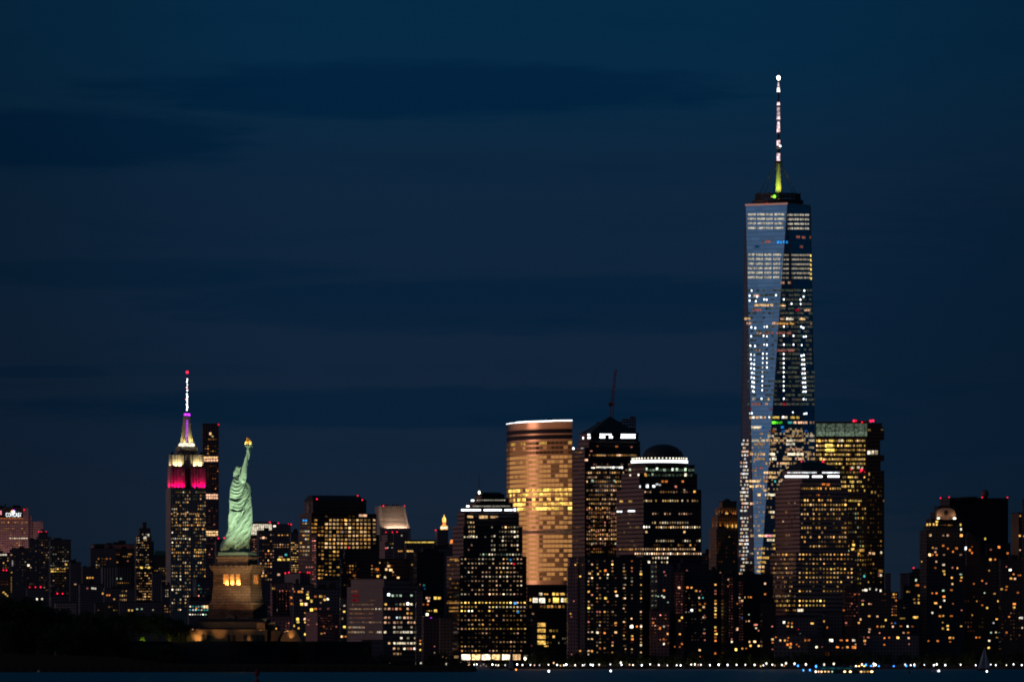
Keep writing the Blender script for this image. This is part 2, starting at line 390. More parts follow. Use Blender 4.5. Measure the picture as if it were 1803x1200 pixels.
B('deco_tower', 'stepped art deco tower with crowded amber windows left of the tallest magenta-lit tower', 'skyscraper', 11300,
  [(249,252,258,920),(243,246,265,929),(240,243,267,942),(236,240,271,952)], dict(wall=(.10,.085,.09), cw=3.0, fh=4.2, fx=.45, fz=.5),
  lights=G(251,258,940,941,3.5,3,.9,'cream',.6)+L(255.5,946,6,4.5,'ivory',1.1)+L(261.5,941.3,3,4,'ivory',1.0)+G(241,264,946,1000,3.3,4.3,.45,['warm','amber','cream'],.42)+G(240,270,987.5,988,3.3,4,.8,'amber',.6)+G(240,270,998,1001,3.4,3.6,.9,'gold',.85)+L(249,998.5,5,4,'yellow',1.8)+L(262,998.5,5,4,'yellow',1.4)
  +G(242,266,1008,1058,3.4,4.6,.62,['amber','warm'],.42), plant=False)
B('office_block', 'block with a dull green hipped roof between the art deco tower and the magenta-lit tower', 'office block', 11900, [(268,271,294,978)], dict(DSTONE,wall=(.09,.08,.07)),
  lights=G(273,292,1000,1008,3.8,4,.75,['gold','warm'],.35)+G(280,292,1012,1034,4,5,.3,'warm',.35), roof='green')
B('office_tower', 'narrow black slab standing before the green-roofed block', 'office block', 10500, [(267,269,285,1008)], DSTONE, lights=[])
B('office_block', 'small block with a white-lit column of windows left of the magenta-lit tower foot', 'office block', 10450, [(283,285,300,1030)], DSTONE,
  lights=G(292,297,1038,1050,3.2,3.6,.85,'cream',.6)+G(290,306,1066,1076,4.6,5,.6,'amber',.5))
B('long_building', 'long low three-storey building with two rows of amber windows above the island trees', 'building', 9000, [(166,168,209,1062)], dict(DSTONE,wall=(.09,.07,.07)),
  lights=G(172,206,1067.5,1068,5,5,.9,'amber',.35)+G(150,206,1073.5,1074,4.6,5,.6,'gold',.5)+L(168.5,1057,4,4,'white',1.6), plant=False)
B('long_building', 'low pale-fronted building half hidden by the island trees', 'building', 8900, [(96,98,134,1061)], dict(DSTONE,wall=(.30,.24,.22)),
  lights=L(137.5,1073,3,2.2,'cream',.7)+L(147,1073,4,2.2,'warm',.6), plant=False)
B('long_building', 'low dark building with two gold and two greenish windows left of the fort', 'building', 8800, [(209,211,290,1060)], DSTONE,
  lights=L(227,1073.5,3,3.5,'gold',1.0)+L(232.5,1074,3,3.5,'gold',1.0)+L(241.5,1071.5,3.5,2.5,'green',.8)+L(249.5,1071.5,3,3,'green',1.0)+L(269.5,1073,2.6,2.6,'cream',.6)+G(203,216,1081,1083,2.7,2,.7,'orange',.7)+L(229,1081.5,2.6,2.6,'orange',1.5)+G(233,242,1041,1058,3.2,4.6,.5,'rust',.3), plant=False)
B('office_block', 'dark filler block with scattered amber windows behind the long low building', 'office block', 9600, [(138,141,182,1028)], DSTONE,
  lights=row([162,165,168],1035,2.3,3.5,'ivory',1.0)+L(181,1044,3,4,'gold',1.1)+L(176.5,1027,4,3,'peach',.6)+L(153.8,1035,3,3,'rust',.4))
B('office_block', 'dark filler block with a few amber windows under the art deco tower', 'office block', 9500, [(182,184,236,1036)], DSTONE,
  lights=row([188.5,192.5],1047,3,3,'orange',.8)+row([201],1054,3,3,'amber',.5)+G(212,224,1040,1056,3.4,7.6,.8,'warm',.35))

# ---- the magenta-lit tower, the thin tower behind it, and their neighbours
B('setback_skyscraper', 'tall stone tower with magenta floodlit shoulders, cream crown and a lit needle mast', 'skyscraper', 11800,
  [(309,312,348,786),(297,302,358,800),(295,300.5,363,822),(292,300.7,363,860)], dict(wall=(.34,.30,.27), cw=4.0, fh=3.9, fx=.45, fz=.55), fn='esb', plant=False,
  lights=G(303.5,320,866,1076,3.55,5.9,.43,['warm','cream','amber'],.5,fw=.66,fh=.52)+G(323,337,866,1076,3.7,5.9,.45,['warm','cream','amber'],.5,fw=.66,fh=.52)+G(342,361,866,1076,3.8,5.9,.5,['warm','cream','amber'],.5,fw=.66,fh=.52)
  +G(302,362,904,904,3.55,5.9,.8,['warm','amber'],.6)+G(302,362,924,924,3.55,5.9,.9,['warm','amber'],.7)+G(302,336,947.5,948,3.55,5.9,.9,['cream'],.65)+G(343,362,967,974,3.7,3.8,.95,'gold',.8)
  +G(322,358,842,843,3.6,4,.6,'gold',.55)+G(322,340,834,835,3.8,4,.4,'amber',.3), beacons=[])
B('slender_tower', 'very thin square-windowed tower with three glowing open floors right behind the magenta-lit tower', 'skyscraper', 12900,
  [(355,357.5,385.5,746)], dict(wall=(.16,.13,.13), cw=4.4, fh=4.6, fx=.72, fz=.72, glass=(.02,.022,.03)), plant=False,
  lights=G(359,384,773,774,4.3,3,.98,'amber',.35,fw=.8,fh=.9)+[(360.3+4.3*i,805+5*j,3.7,4.1,'peach' if j else 'warm',1.5) for i in range(6) for j in (0,1)]+[(360.3+4.3*i,871+5*j,3.7,4.1,'peach',1.6) for i in range(6) for j in (0,1)]
  +[(360.3+4.3*i,936+5*j,3.7,4.1,'warm',1.8) for i in range(6) for j in (0,1)]+G(362,384,785,800,4.3,4.4,.28,'amber',.4)+G(362,384,820,860,4.3,4.4,.14,'orange',.4)+L(370.5,763,4,5,'warm',1.2)+L(374.5,768,3,3,'warm',.8)+G(360,384,889,990,4.3,4.8,.08,'rust',.3), beacons=[(384.6,747)])
B('office_block', 'block behind the statue hem with two small red beacons', 'office block', 11500, [(378,381,400,950)], DSTONE, lights=[], beacons=[(384.5,947),(394.5,946.5)], plant=False)
B('office_tower', 'bright cream vertically ribbed top floors glowing right of the statue', 'office block', 10600, [(438,441,487,919)], dict(wall=(.10,.08,.08), cw=3.2, fh=4.2, fx=.5, fz=.5), plant=False, fn='creamtop',
  lights=[(443.5+3.4*i,931.5,2.9,22,'ivory' if i%3 else 'cream',.75) for i in range(13)]+G(444,454,949,1000,3.2,4.2,.75,['rust','peach'],.28))
B('office_tower', 'dark tower with scattered lit windows between the statue and the gabled office block', 'skyscraper', 9900, [(452,456,482,934)], DSTONE,
  lights=G(459,482,941,1020,4.5,5.6,.26,['orange','amber','peach','warm'],.55)+G(491,511,941.5,942,5.2,4,.95,'amber',.85)+G(484,511,958,963,4.6,4.4,.6,['amber','peach'],.65)+L(503.5,976,4,4,'teal',1.0)+row([493,496],980,4,3.5,'peach',.6)+L(492,984.5,7,4,'yellow',1.3)+L(500,984.5,5,4,'gold',.7)+L(508,984.5,6,4,'yellow',1.2)+L(463.5,946,5,4.5,'peach',1.5)+L(490.7,1010.7,5,4,'peach',.7)
  +row([458.5,463],1004,3.4,3.6,'peach',.8)+row([462,468],1013,3.4,3.6,'amber',.8))
B('office_tower', 'narrow block packed with gold-lit floors left of the gabled office block', 'office block', 9300, [(510,512.5,525.5,938)], DSTONE,
  lights=G(514,524,955,1007,3.3,3.6,.86,['gold','amber','warm'],.75,fw=.85))
B('gabled_office_block', 'large office block with gabled dark roof and an even grid of amber windows', 'office block', 8500,
  [(536,551,645,881),(527.5,548.5,663,903),(525,557,668,940)], dict(wall=(.10,.08,.075), cw=2.2, fh=4.2, fx=.5, fz=.5, glass=(.04,.035,.035), metal=.8), fn='gable', plant=False,
  lights=G(574.5,656,908.3,908.5,6.85,6.85,.6,['amber','warm'],.4,fw=.72,fh=.6)+row([634,637,641,644],907,4,4.6,'peach',1.1)+G(574.5,652,915,964,6.85,6.85,.95,['amber','warm','warm'],.62,fw=.72,fh=.62,rowvar=.1)+G(562,568,921,1017,5.8,6.85,.7,['amber'],.4,fw=.75,fh=.55,rowvar=.1)+G(659,664,915,960,6.8,6.85,.85,'warm',.5,fw=.8,fh=.6)
  +G(574.5,598,970.5,1018,6.85,6.85,.75,['amber','gold'],.42,fw=.7,fh=.5)+G(530,546,921,977,4.4,6.85,.75,['warm','amber','cream'],.4,fw=.9,fh=.5)+G(549,556,915,940,6.5,6.85,.9,['amber'],.5,fw=.95,fh=.5)+G(551,556,943,1030,3.4,4.2,.75,'rust',.28,fw=.9)+L(534.5,915.5,3,3.6,'sky',1.5)+L(539,915.5,3,3.6,'sky',1.3)+L(603,935.8,3,3,'sky',.5)+G(527,549,984,1004,4.4,6.85,.35,'rust',.3),
  beacons=[(558,878),(629.8,872),(637.8,879.5)])
B('ribbed_slope_tower', 'pale tower with a concave floodlit front, brightest at its foot, behind the dark blocks', 'skyscraper', 10200, [(669,676,722,890)], dict(wall=(.42,.36,.34), cw=3.0, fh=4.0, fx=.4, fz=.5), fn='slope', plant=False, lights=[], beacons=[(675,890),(712.5,890)])
B('office_block', 'pink-brown block with three red beacons before the floodlit concave tower', 'office block', 9500, [(668,682,693,941),(668,678,718,953)], dict(wall=(.30,.20,.18),cw=3.0,fh=4.0,fx=.4,fz=.5),
  lights=G(672,704,956.5,957,5.2,4,.75,'gold',.55)+G(679,700,963.5,964,3.6,4,.95,'ivory',.75,fw=.85)+G(700,716,957,965,5,4,.5,'gold',.6), beacons=[(679.5,936),(691,936),(699,936)], plant=False)
B('office_block', 'black block with two beacons abutting the pink-brown block', 'office block', 9450, [(692,693.5,718,938)], DSTONE, lights=L(707.5,942,3,3,'cream',.4)+L(717.7,960,5,4,'white',2.2)+row([702.5,707],969.5,4,3,'amber',.6), beacons=[(679.5,964.8)], plant=False)
B('office_block', 'flat-roofed block with a glaring yellow-white light strip along its roof edge', 'office block', 9200, [(712,716,766,951)], dict(DSTONE, wall=(.09,.07,.07)), plant=False,
  lights=[(715+3.4*i,954,3.3,2.6,'yellow',.9) for i in range(15)]+[(718.5,969.5,6,3.4,'gold',.7),(724.5,969.5,6,3.4,'warm',.8),(750,969.5,5,3.4,'warm',.9),(755.2,969.5,3,3.4,'gold',.7)]+row([734.5],978,3.4,3.4,'amber',.6)+row([734.5],981.6,3.4,3.4,'orange',.8)+L(725.5,993.5,3,3.4,'amber',.5), fn='striproof')
B('lantern_tower', 'dark square tower crowned by a golden tiered lantern', 'skyscraper', 9700, [(766,770,789,933)], DSTONE, fn='lantern', plant=False, lights=[], beacons=[(767.2,932.8),(787,932.3)])
B('office_block', 'wide black block below the golden lantern tower', 'office block', 9000, [(753,757,795,965)], DSTONE,
  lights=row([761,765.5],989.5,4,4.5,'gold',.9)+[(767,1007,5,5,'yellow',1.8),(767,1013.5,5,5,'yellow',1.8),(761,1008,2.5,10,'amber',.35)]+L(746,1008.6,3.4,3.4,'gold',.8)+L(735.5,1008,3,3,'rust',.8)+L(734.8,1013.3,4,4,'white',1.2))
B('spired_tower', 'tiny orange-lit pinnacle peeping out left of the white-banded tower', 'tower', 9800, [(790,792,799,958)], DSTONE, fn='pinnacle', plant=False, lights=[])
B('office_tower', 'dark glass block with faint blue and yellow windows left of the white-banded tower', 'office block', 8300, [(727,734,782,972)], dict(DGLASS),
  lights=row([746.5],1029.5,4,4,'teal',.22)+L(748,1035.8,2.6,3,'sky',.4)+L(751.5,1052,4,4,'peach',1.0)+L(756,1052,3.2,3.4,'warm',.6)+L(754.5,1056.7,4,4,'peach',1.2)+L(766.8,1052,6.2,5.4,'yellow',1.8)+L(773.7,1052,5.4,5,'gold',1.3)+L(745.5,1063.3,3.4,3.4,'orange',.6)+L(753,1063.5,3.4,3.4,'orange',.9)+G(752,760,1074.5,1075,3.8,4,.95,'gold',.8)+L(767,1074.5,5.5,5,'yellow',1.6)
  +L(752,1081,5,5,'ivory',2.6)+L(745.5,1086,4,4.4,'peach',1.4)+L(739.7,1029,2,4,'rust',.3)+G(735,745,1095,1120,4,6,.12,'rust',.3))
B('office_block', 'long black block with a red beacon in front of the gabled office block', 'office block', 8000, [(604,607,668,966.5),(598,601,722,982.5)], dict(DGLASS), plant=False,
  lights=G(602,632,990,1030,4.8,5.6,.16,['amber','orange'],.3)+G(655,700,990,1016,4.6,5.4,.28,['amber','orange','warm'],.45)+L(664.3,1001.5,6,5,'orange',.8)+L(684,995.5,4.4,4.4,'warm',1.4)+L(680.5,1001.7,4.4,4.4,'warm',1.3)+L(688,1002.5,6,4.6,'warm',1.2)+L(665.2,1013.8,4,4.4,'gold',1.3)+L(624,1012.5,3.4,4,'orange',.9)+L(678,1016,4,5,'cream',1.0)+L(701,1016.5,4.6,4,'warm',1.4), beacons=[(614.3,963.6)])
B('office_block', 'plain black block under the grid of amber windows, left of the white ribbed block', 'office block', 7900, [(556,558,599,1021)], dict(DSTONE), lights=[])

# ---- foreground mid-rises right of the pedestal
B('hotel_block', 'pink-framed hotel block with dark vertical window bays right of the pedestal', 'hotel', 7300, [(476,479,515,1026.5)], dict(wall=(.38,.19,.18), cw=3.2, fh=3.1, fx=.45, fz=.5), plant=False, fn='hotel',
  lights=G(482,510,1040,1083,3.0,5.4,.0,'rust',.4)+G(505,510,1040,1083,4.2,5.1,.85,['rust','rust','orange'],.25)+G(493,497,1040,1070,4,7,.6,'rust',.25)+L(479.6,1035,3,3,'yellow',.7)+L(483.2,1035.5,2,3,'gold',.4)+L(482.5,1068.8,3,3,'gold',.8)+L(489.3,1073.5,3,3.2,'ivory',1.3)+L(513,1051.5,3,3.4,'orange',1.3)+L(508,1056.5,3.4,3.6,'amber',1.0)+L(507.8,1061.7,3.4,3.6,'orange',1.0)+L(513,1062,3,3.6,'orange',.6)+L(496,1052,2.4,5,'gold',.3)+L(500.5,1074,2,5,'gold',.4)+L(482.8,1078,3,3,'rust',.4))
B('hotel_annex', 'pinkish low annex at the foot of the pink-framed hotel', 'building', 7220, [(466,468,513,1085.5)], dict(wall=(.34,.18,.18), cw=3.2, fh=3.4, fx=.45, fz=.5), plant=False,
  lights=G(504,512,1096,1110,4.4,5,.7,'rust',.2)+L(513,1101,3,3,'blue',.9))
B('office_block', 'grey-blue penthouse block with five red beacons on its roof behind the pink-framed hotel', 'office block', 7700, [(501,528,546,1009)], dict(wall=(.12,.12,.13), glass=(.05,.055,.06), cw=3, fh=40, fx=.3, fz=.5), plant=False, lights=[], beacons=[(502.3,1008.2),(508.7,1007.2),(527.6,1007),(541.8,1007.3),(545.3,1007.3)])
B('apartment_tower', 'black apartment block with scattered yellow windows right of the pink-framed hotel', 'apartment block', 7500, [(514,517,553,1028)], DSTONE,
  lights=[(518,1040.5,3,3,'orange',.6),(526,1041,4,4,'orange',.9),(531,1041,4.4,4.6,'amber',1.5),(532.5,1036,3,3,'peach',.9),(516.5,1036,3,3,'peach',.6),(542.5,1041.5,3.6,3.6,'peach',.9),(541.2,1046,4,4,'yellow',1.3),(542,1052,4.6,5,'yellow',2.0),(548.2,1057.3,4,5.4,'yellow',1.6),(530,1056.3,3.6,3.6,'peach',.9),(531.3,1063,5,5,'yellow',2.0),(538.8,1063,5,5,'peach',2.0),(548.5,1072.8,5.4,5.4,'yellow',1.9),(524.2,1089,5,5,'yellow',2.0),(524.8,1094.5,4.6,4,'yellow',1.1),(537.3,1078,3.4,3,'amber',.6),(542,1082.7,4.4,3.6,'amber',1.2),(536.8,1089,4.4,4.6,'peach',1.6),(537.5,1094.6,3.4,3.4,'gold',1.4),(517,1100.7,4,4.4,'yellow',1.7),(525.7,1105.3,3.4,3.6,'gold',1.0),(537.7,1116,4.4,4.6,'yellow',1.4),(543.8,1115,4.6,5,'warm',1.7),(516.5,1063,3,3,'orange',.4)])
B('office_block', 'dark flat block with six dim amber windows between the apartment block and the ribbed block', 'office block', 7650, [(549,552,600,1036)], DSTONE,
  lights=[(555.5,1049.3,4.4,3.4,'orange',.5),(564.8,1049.2,5.6,4.2,'gold',.7),(571.5,1049,3,3,'rust',.3),(571.3,1055,4,4.2,'gold',1.3),(577,1054,4.4,4.2,'ivory',1.4),(555.5,1071.5,5,4,'orange',.7),(564.6,1060.3,3,3,'peach',.3),(563.5,1071,4,3,'rust',.2),(578,1071,4,3,'rust',.2)])
B('brick_apartments', 'brick apartment building with a pale concrete left half near the fort wall', 'apartment block', 7150, [(538,559,588,1077)], dict(BRICK, wall=(.26,.13,.13)), plant=False,
  lights=G(562,586,1083,1110,3.4,4.6,.45,'rust',.14)+[(570,1102.3,3,4,'orange',.6),(566.3,1114.5,4,3.4,'amber',.6),(571.3,1113.5,3,3,'rust',.6),(557.8,1098,3,3,'rust',.4),(543,1099,4,2.4,'rust',.4),(543,1090.5,4,2.4,'rust',.4)])
B('brick_apartments', 'low dark red building between the brick apartments and the ribbed block', 'apartment block', 7350, [(584,586,600,1083)], dict(BRICK, wall=(.14,.08,.09)), plant=False,
  lights=[(606.3,1065.5,4.6,3.2,'cream',.6),(605.5,1076,4,4,'yellow',1.6),(609,1076.3,3,3,'peach',.7),(606.3,1103,5,5,'yellow',2.2),(592,1102.5,3,3,'rust',.3)])
B('office_block', 'dark slab with gold street-level windows left of the ribbed white block', 'office block', 7250, [(598,600,612,1052)], DSTONE, plant=False,
  lights=[(606.3,1065.5,4.6,3.2,'cream',.6),(606,1076,4.6,4.2,'yellow',1.6),(606.3,1103,5,5,'yellow',2.2),(601,1119.7,5,4.6,'warm',2.0),(605.5,1119.7,3,3,'orange',.7),(609,1119.7,3,3.6,'orange',.9),(603,1088,3,5,'warm',.25)])
B('ribbed_block', 'big white ribbed block with lit window bands and a louvred screen on its roof', 'office block', 7100,
  [(618,676,721,1019),(611,674,733,1032)], dict(wall=(.22,.19,.20), cw=1.55, fh=4.2, fx=.5, fz=.5, glass=(.03,.03,.035)), a=40, plant=False,
  lights=sum([G(616,660,yy,yy,2.45,8,p_,pl,s_,fw=.6,fh=.42,rowvar=0,spread=.4) for yy,p_,pl,s_ in ((1063.5,.9,['peach','warm'],.34),(1071.3,.98,['peach','warm'],.5),(1079.3,.8,['rust','amber'],.24),(1087,.9,['rust','warm'],.2),(1094.7,.95,['warm','peach'],.36))],[])
  +sum([G(614,642,yy,yy,2.45,8,1,pl,s_,fw=.62,fh=.58,rowvar=0,spread=.35) for yy,pl,s_ in ((1103.5,['cream','warm'],.5),(1112,['cream','warm'],.55))],[])+G(662,672,1071.3,1071.3,3,8,1,'cream',.9,fh=.5)+G(648,672,1094.7,1094.7,2.45,8,.95,['warm','peach'],.36,fh=.42)+G(648,664,1112,1112,2.45,8,.8,'warm',.25,fh=.5)+G(665,672,1112,1112,2.8,8,1,'cream',.9,fh=.6)+G(647,662,1056,1056,2.6,8,.75,'amber',.35,fh=.3)+G(654,668,1047.5,1048,2.8,8,.6,'green',.2,fh=.35)
  +[(625,1040.5,12,3.6,'rust',.12),(626,1048,11,3.6,'red',.12),(626,1056,11,3.6,'red',.09)]
  +sum([[(x,yy,4.6,4.8,hh,ss) for x,hh,ss in rw] for yy,rw in (
    (1047.7,[(691.5,'green',1.1),(698.5,'green',.3),(705,'green',.8),(724.5,'green',.9)]),(1063,[(679,'gold',1.5),(711.5,'warm',.7),(724.5,'cream',1.5),(698,'green',.1),(705,'cream',.2)]),
    (1071,[(678,'peach',.4),(685,'peach',.8),(691.5,'rust',.4),(698,'peach',1.5),(704.5,'orange',.6),(717.7,'peach',.8)]),(1079,[(718,'amber',.8),(724,'amber',.45)]),
    (1086.5,[(678.5,'peach',1.9),(685,'peach',.7),(698.5,'sky',.4),(704.5,'green',.6),(712,'peach',1.7),(718,'peach',.7),(724,'peach',.5)]),(1095,[(678.3,'peach',1.2),(685,'peach',.25),(694.5,'peach',1.2),(700,'peach',.4),(706.5,'peach',.4),(719.5,'peach',.8),(725,'peach',.5),(730.5,'peach',1.1)]),
    (1103.5,[(694.3,'cream',.5),(702,'cream',.25),(706,'cream',.2),(724.5,'cream',.4)]),(1112,[(678,'cream',1.5),(694.5,'cream',.7),(700,'cream',.4),(706,'cream',.5),(711,'ivory',1.2),(714,'ivory',1.0),(718.5,'ivory',.9),(724.5,'ivory',1.5),(730.5,'cream',.2)]),
    (1122.5,[(706.5,'ivory',2.0),(718.5,'cream',.4),(731,'cream',.7)]),(1131.5,[(685.3,'warm',.8),(694.5,'cream',1.5),(700.5,'cream',1.1),(704.5,'cream',1.1),(708.5,'cream',1.1),(712.5,'cream',1.1),(718.5,'cream',.5),(724.5,'cream',1.5),(730,'cream',1.2)]),
    (1141,[(694,'peach',.9),(701.5,'warm',.25),(712,'cream',1.5),(718.3,'warm',.4),(723.8,'rust',1.2),(730,'ivory',2.6)]),(1150,[(694.5,'warm',.3),(700,'warm',.7),(705,'warm',.2)]))],[])
  +[(684.3,1046,4.6,5,'white',4.0),(718,1062,4.6,5,'white',4.0),(699,1086.5,3.4,4,'white',.9)]+[(619.8,1018,5,5,'white',4.0)])
B('office_block', 'dull grey extension with a faint grid under the ribbed white block, above the fort wall', 'office block', 7040, [(636,638.5,675,1127)], dict(wall=(.10,.09,.12), cw=2.4, fh=4.2, fx=.5, fz=.5), plant=False, lights=[])
B('brick_apartments', 'plain brown windowless-looking block with a purple light on its roof left of the white-banded tower', 'apartment block', 7060, [(742,746,775,1086)], dict(BRICK, wall=(.10,.06,.07), fx=.3), plant=False,
  lights=[(759,1086.5,3.4,2.6,'purple',1.6),(763.5,1085.7,3.4,2.4,'purple',1.2),(739.8,1127,3.2,3.6,'orange',1.4),(739.8,1132.5,3.4,3.8,'yellow',1.8),(739.6,1143.5,3.6,4,'yellow',1.8),(765,1137,2.6,2.6,'rust',.5),(765,1148,2,2.4,'cream',.3)])
B('brick_apartments', 'brown gridded block tucked against the left side of the white-banded tower', 'apartment block', 7030, [(773,775.5,797,1088)], dict(BRICK, wall=(.16,.10,.08)), plant=False, lights=[(779.5,1155,3,3,'warm',.7),(785.5,1157,3,3,'warm',.3)])
B('office_block', 'thin dark slab with gold dots between the ribbed block and the brown block', 'office block', 7090, [(731,733,744,1040)], DSTONE, plant=False,
  lights=[(740,1127,3.2,3.4,'orange',1.2),(740,1132.6,3.2,3.6,'gold',1.4),(740,1143.3,3.4,4,'yellow',1.5)])
B('office_block', 'dark grey shoulder block between the left-edge slab and the three-beacon tower', 'office block', 11100, [(50,52,68,950)], DSTONE, lights=G(54,66,960,1030,4.6,4.8,.10,OFF,.2))
B('office_tower', 'dark tower with amber top row and bright roof-corner light beside cream ribbed floors', 'skyscraper', 9980, [(478,481,512,923)], DSTONE, plant=False,
  lights=G(491,511,941.5,942,5.2,4,.95,'amber',.85)+G(484,511,958,963,4.6,4.4,.6,['amber','peach'],.65)+L(503.5,976,4,4,'teal',1.0)+row([493,496],980,4,3.5,'peach',.6)+L(492,984.5,7,4,'yellow',1.3)+L(500,984.5,5,4,'gold',.7)+L(508,984.5,6,4,'yellow',1.2)+L(490.7,1010.7,5,4,'peach',.7)+L(483.5,925.5,5,3.4,'ivory',1.6), beacons=[(490.2,920.5),(508,922.5),(512.3,922.5)])
B('apartment_tower', 'lower dark block of flats left of the rosy-windowed one, before the hipped tower', 'apartment block', 7065, [(1448,1452,1484,1078)], DSTONE,
  lights=[(1451.3,1093,3.6,4.6,'amber',1.0),(1456.6,1104,3,5,'orange',.7),(1478,1073.5,3.4,3.6,'orange',.6)], plant=False)
# ---- the big waterfront office towers
WH = lambda xs, y, w_=2.6, h_=3.2, s=4.0: [(x, y, w_, h_, 'white', s) for x in xs]
def seg(xa, xb, y, step=3.0, w_=2.5, h_=3.4, s=4.0, hue='white'):
    if s >= 4: w_ *= .84; h_ *= .82; s = 3.0
    n = max(1, int((xb-xa)/step)); return [(xa+step*(i+.5), y, w_, h_, hue, s) for i in range(n)]
B('terraced_glass_tower', 'dark office tower with three stepped white light bands round its top and a needle mast', 'skyscraper', 7080,
  [(838,848,888,871.5),(829,846,896,876),(820,838,903,884),(812,830,910,893),(805,818,914,901),(797,816,920,926),(786,809.6,927,978),(784,808,934,1092)], WFC, plant=False, fn='band1',
  lights=seg(821,835,880.5,2.8)+seg(839,893,880,3.2,2.0,2.4,.6,'ivory')+L(900.5,881,4,4.5,'white',5)+seg(813,829,890.5,2.7)+seg(832,900,890.5,3.2,2.0,2.2,.5,'ivory')+seg(812,849,897.3,2.9)+seg(851.5,886,897.3,2.9)+seg(888,903,897.3,2.9)+L(906.5,897,3.4,4.6,'white',5)
  +[(828,909,10,3.8,'warm',.7),(851,909.5,15,5,'warm',.75),(868,909.5,9,4,'warm',.5),(875,909,4,3,'peach',.35)]+G(824,834,919,919,5,7.7,1,'warm',.6)+G(826,835,927,944,4.2,7.9,.75,['cream','warm'],.6)+G(866,874,927.5,967,4.6,7.9,.75,['cream'],.8)+G(880,912,927.5,967,5.2,7.9,.45,['cream','warm'],.5)+G(818,912,944.5,945,5.2,7,.55,'cream',.6)+G(815,835,959,967,5.2,7.9,.4,'peach',.3)
  +G(846,925,975.5,976,5.2,7,.6,['green','cream'],.4)+G(813,923,983.5,1052,6.15,7.72,.46,['warm','peach','cream'],.6,fw=.52,fh=.40)+G(813,866,991,991,6.15,7,.9,'warm',.85,fw=.52,fh=.40)+G(894,923,991,991,6.15,7,.95,['peach','cream'],1.0,fw=.52,fh=.40)+G(882,910,1006.5,1007,6.15,7,.95,'gold',.7,fw=.52,fh=.40)+G(906,923,1014,1014,6.15,7,.95,'cream',.8,fw=.52,fh=.40)
  +G(813,925,1060.2,1061,6.15,7.72,.98,['gold','yellow'],1.7,rowvar=0,fw=.52,fh=.40)+G(862,925,1067.8,1068,6.15,7.7,1,['yellow','cream'],2.4,rowvar=0,fw=.52,fh=.40)+G(813,840,1067.5,1068,6.15,7.7,.7,'gold',.5,fw=.52,fh=.40)+G(813,837,1074.7,1075,6.15,7.7,1,['yellow','cream'],2.2,rowvar=0,fw=.52,fh=.40)+G(843,925,1074.7,1075,6.15,7.7,.55,'gold',.5,fw=.52,fh=.40)
  +G(807,929,1083,1146,6.15,7.72,.5,['warm','amber','peach'],.4,fw=.52,fh=.40)+G(820,929,1106,1106.5,6.15,7,.9,'gold',.5,fw=.52,fh=.40)+G(875,929,1129.3,1136,6.15,7.5,.8,['warm','peach'],.6,fw=.52,fh=.40)
  +G(790,806,986,1064,3.2,8.0,.5,'amber',.16,fw=1,fh=.4)+[(798,1060.5,22,2.6,'amber',.3),(799,984,14,2.6,'amber',.3),(799,1069,16,2.6,'amber',.3),(799,1075,16,2.4,'amber',.22)]
  +[(x,1156,w_,9.5,'warm' if i%2 else 'cream',s_) for i,(x,w_,s_) in enumerate([(820.5,15,2.0),(838.3,14.6,2.0),(855.8,15,2.0),(873.3,14.4,1.4),(891,13.6,1.6),(909.5,13.6,.9),(926,8,.12)])]+L(803.5,1155.5,8,5,'warm',.35)
  +[(907,1061,4.6,4.6,'sky',1.6),(912,1076.5,4.2,4.2,'sky',1.4),(899,984.8,3,3,'sky',.8),(905,992,3.6,3.6,'red',1.0)], beacons=[])
B('curved_glass_tower', 'golden glowing curved glass tower with a white light line along its roof edge', 'skyscraper', 7350, [(894.7,1000,1007.5,740)], dict(wall=(.5,.38,.34), cw=3, fh=4, fx=.5, fz=.5), fn='curved', plant=False, lights=[])
B('glass_podium', 'dark glass annex with glaring gold windows below the golden curved tower', 'office block', 7300, [(926,928,1003,1030)], DGLASS, plant=False,
  lights=[(952,1045,6,5,'cream',.9),(961.5,1045,8,3,'amber',.8),(975,1045,5,5.4,'yellow',1.5),(981,1045,5,5.4,'gold',1.3),(990,1045,9,4,'gold',.9),(934,1055,3,6,'gold',1.0),(942.5,1055.8,9,8,'ivory',1.1),(954.5,1056.3,10.5,8.6,'ivory',1.5),(967.5,1056,3,7,'gold',.8),(979,1055.8,10,8.6,'yellow',1.7),(990.3,1055.8,5,8,'ivory',1.4),(996.3,1055.8,5,8.4,'yellow',1.6)]
  +G(934,996,1067,1067.5,6.4,6,.85,'amber',.3,fw=.85,fh=.9)+[(953.5,1099,14,6.6,'gold',.75),(953.5,1109.3,14,6,'gold',.8),(953.5,1120.3,14,6.6,'gold',.9),(953.5,1130.5,14,6.6,'gold',1.0)]+G(964,982,1109.5,1131,5.4,10.6,.55,'gold',.2,fw=.85)+G(984,998,1123,1135,3.6,8,.7,'cream',.3)+L(938.5,1080,4,4,'peach',.4)+L(937,1126,4,3.6,'amber',.9)+L(962,1136.5,8,2.6,'gold',.7))
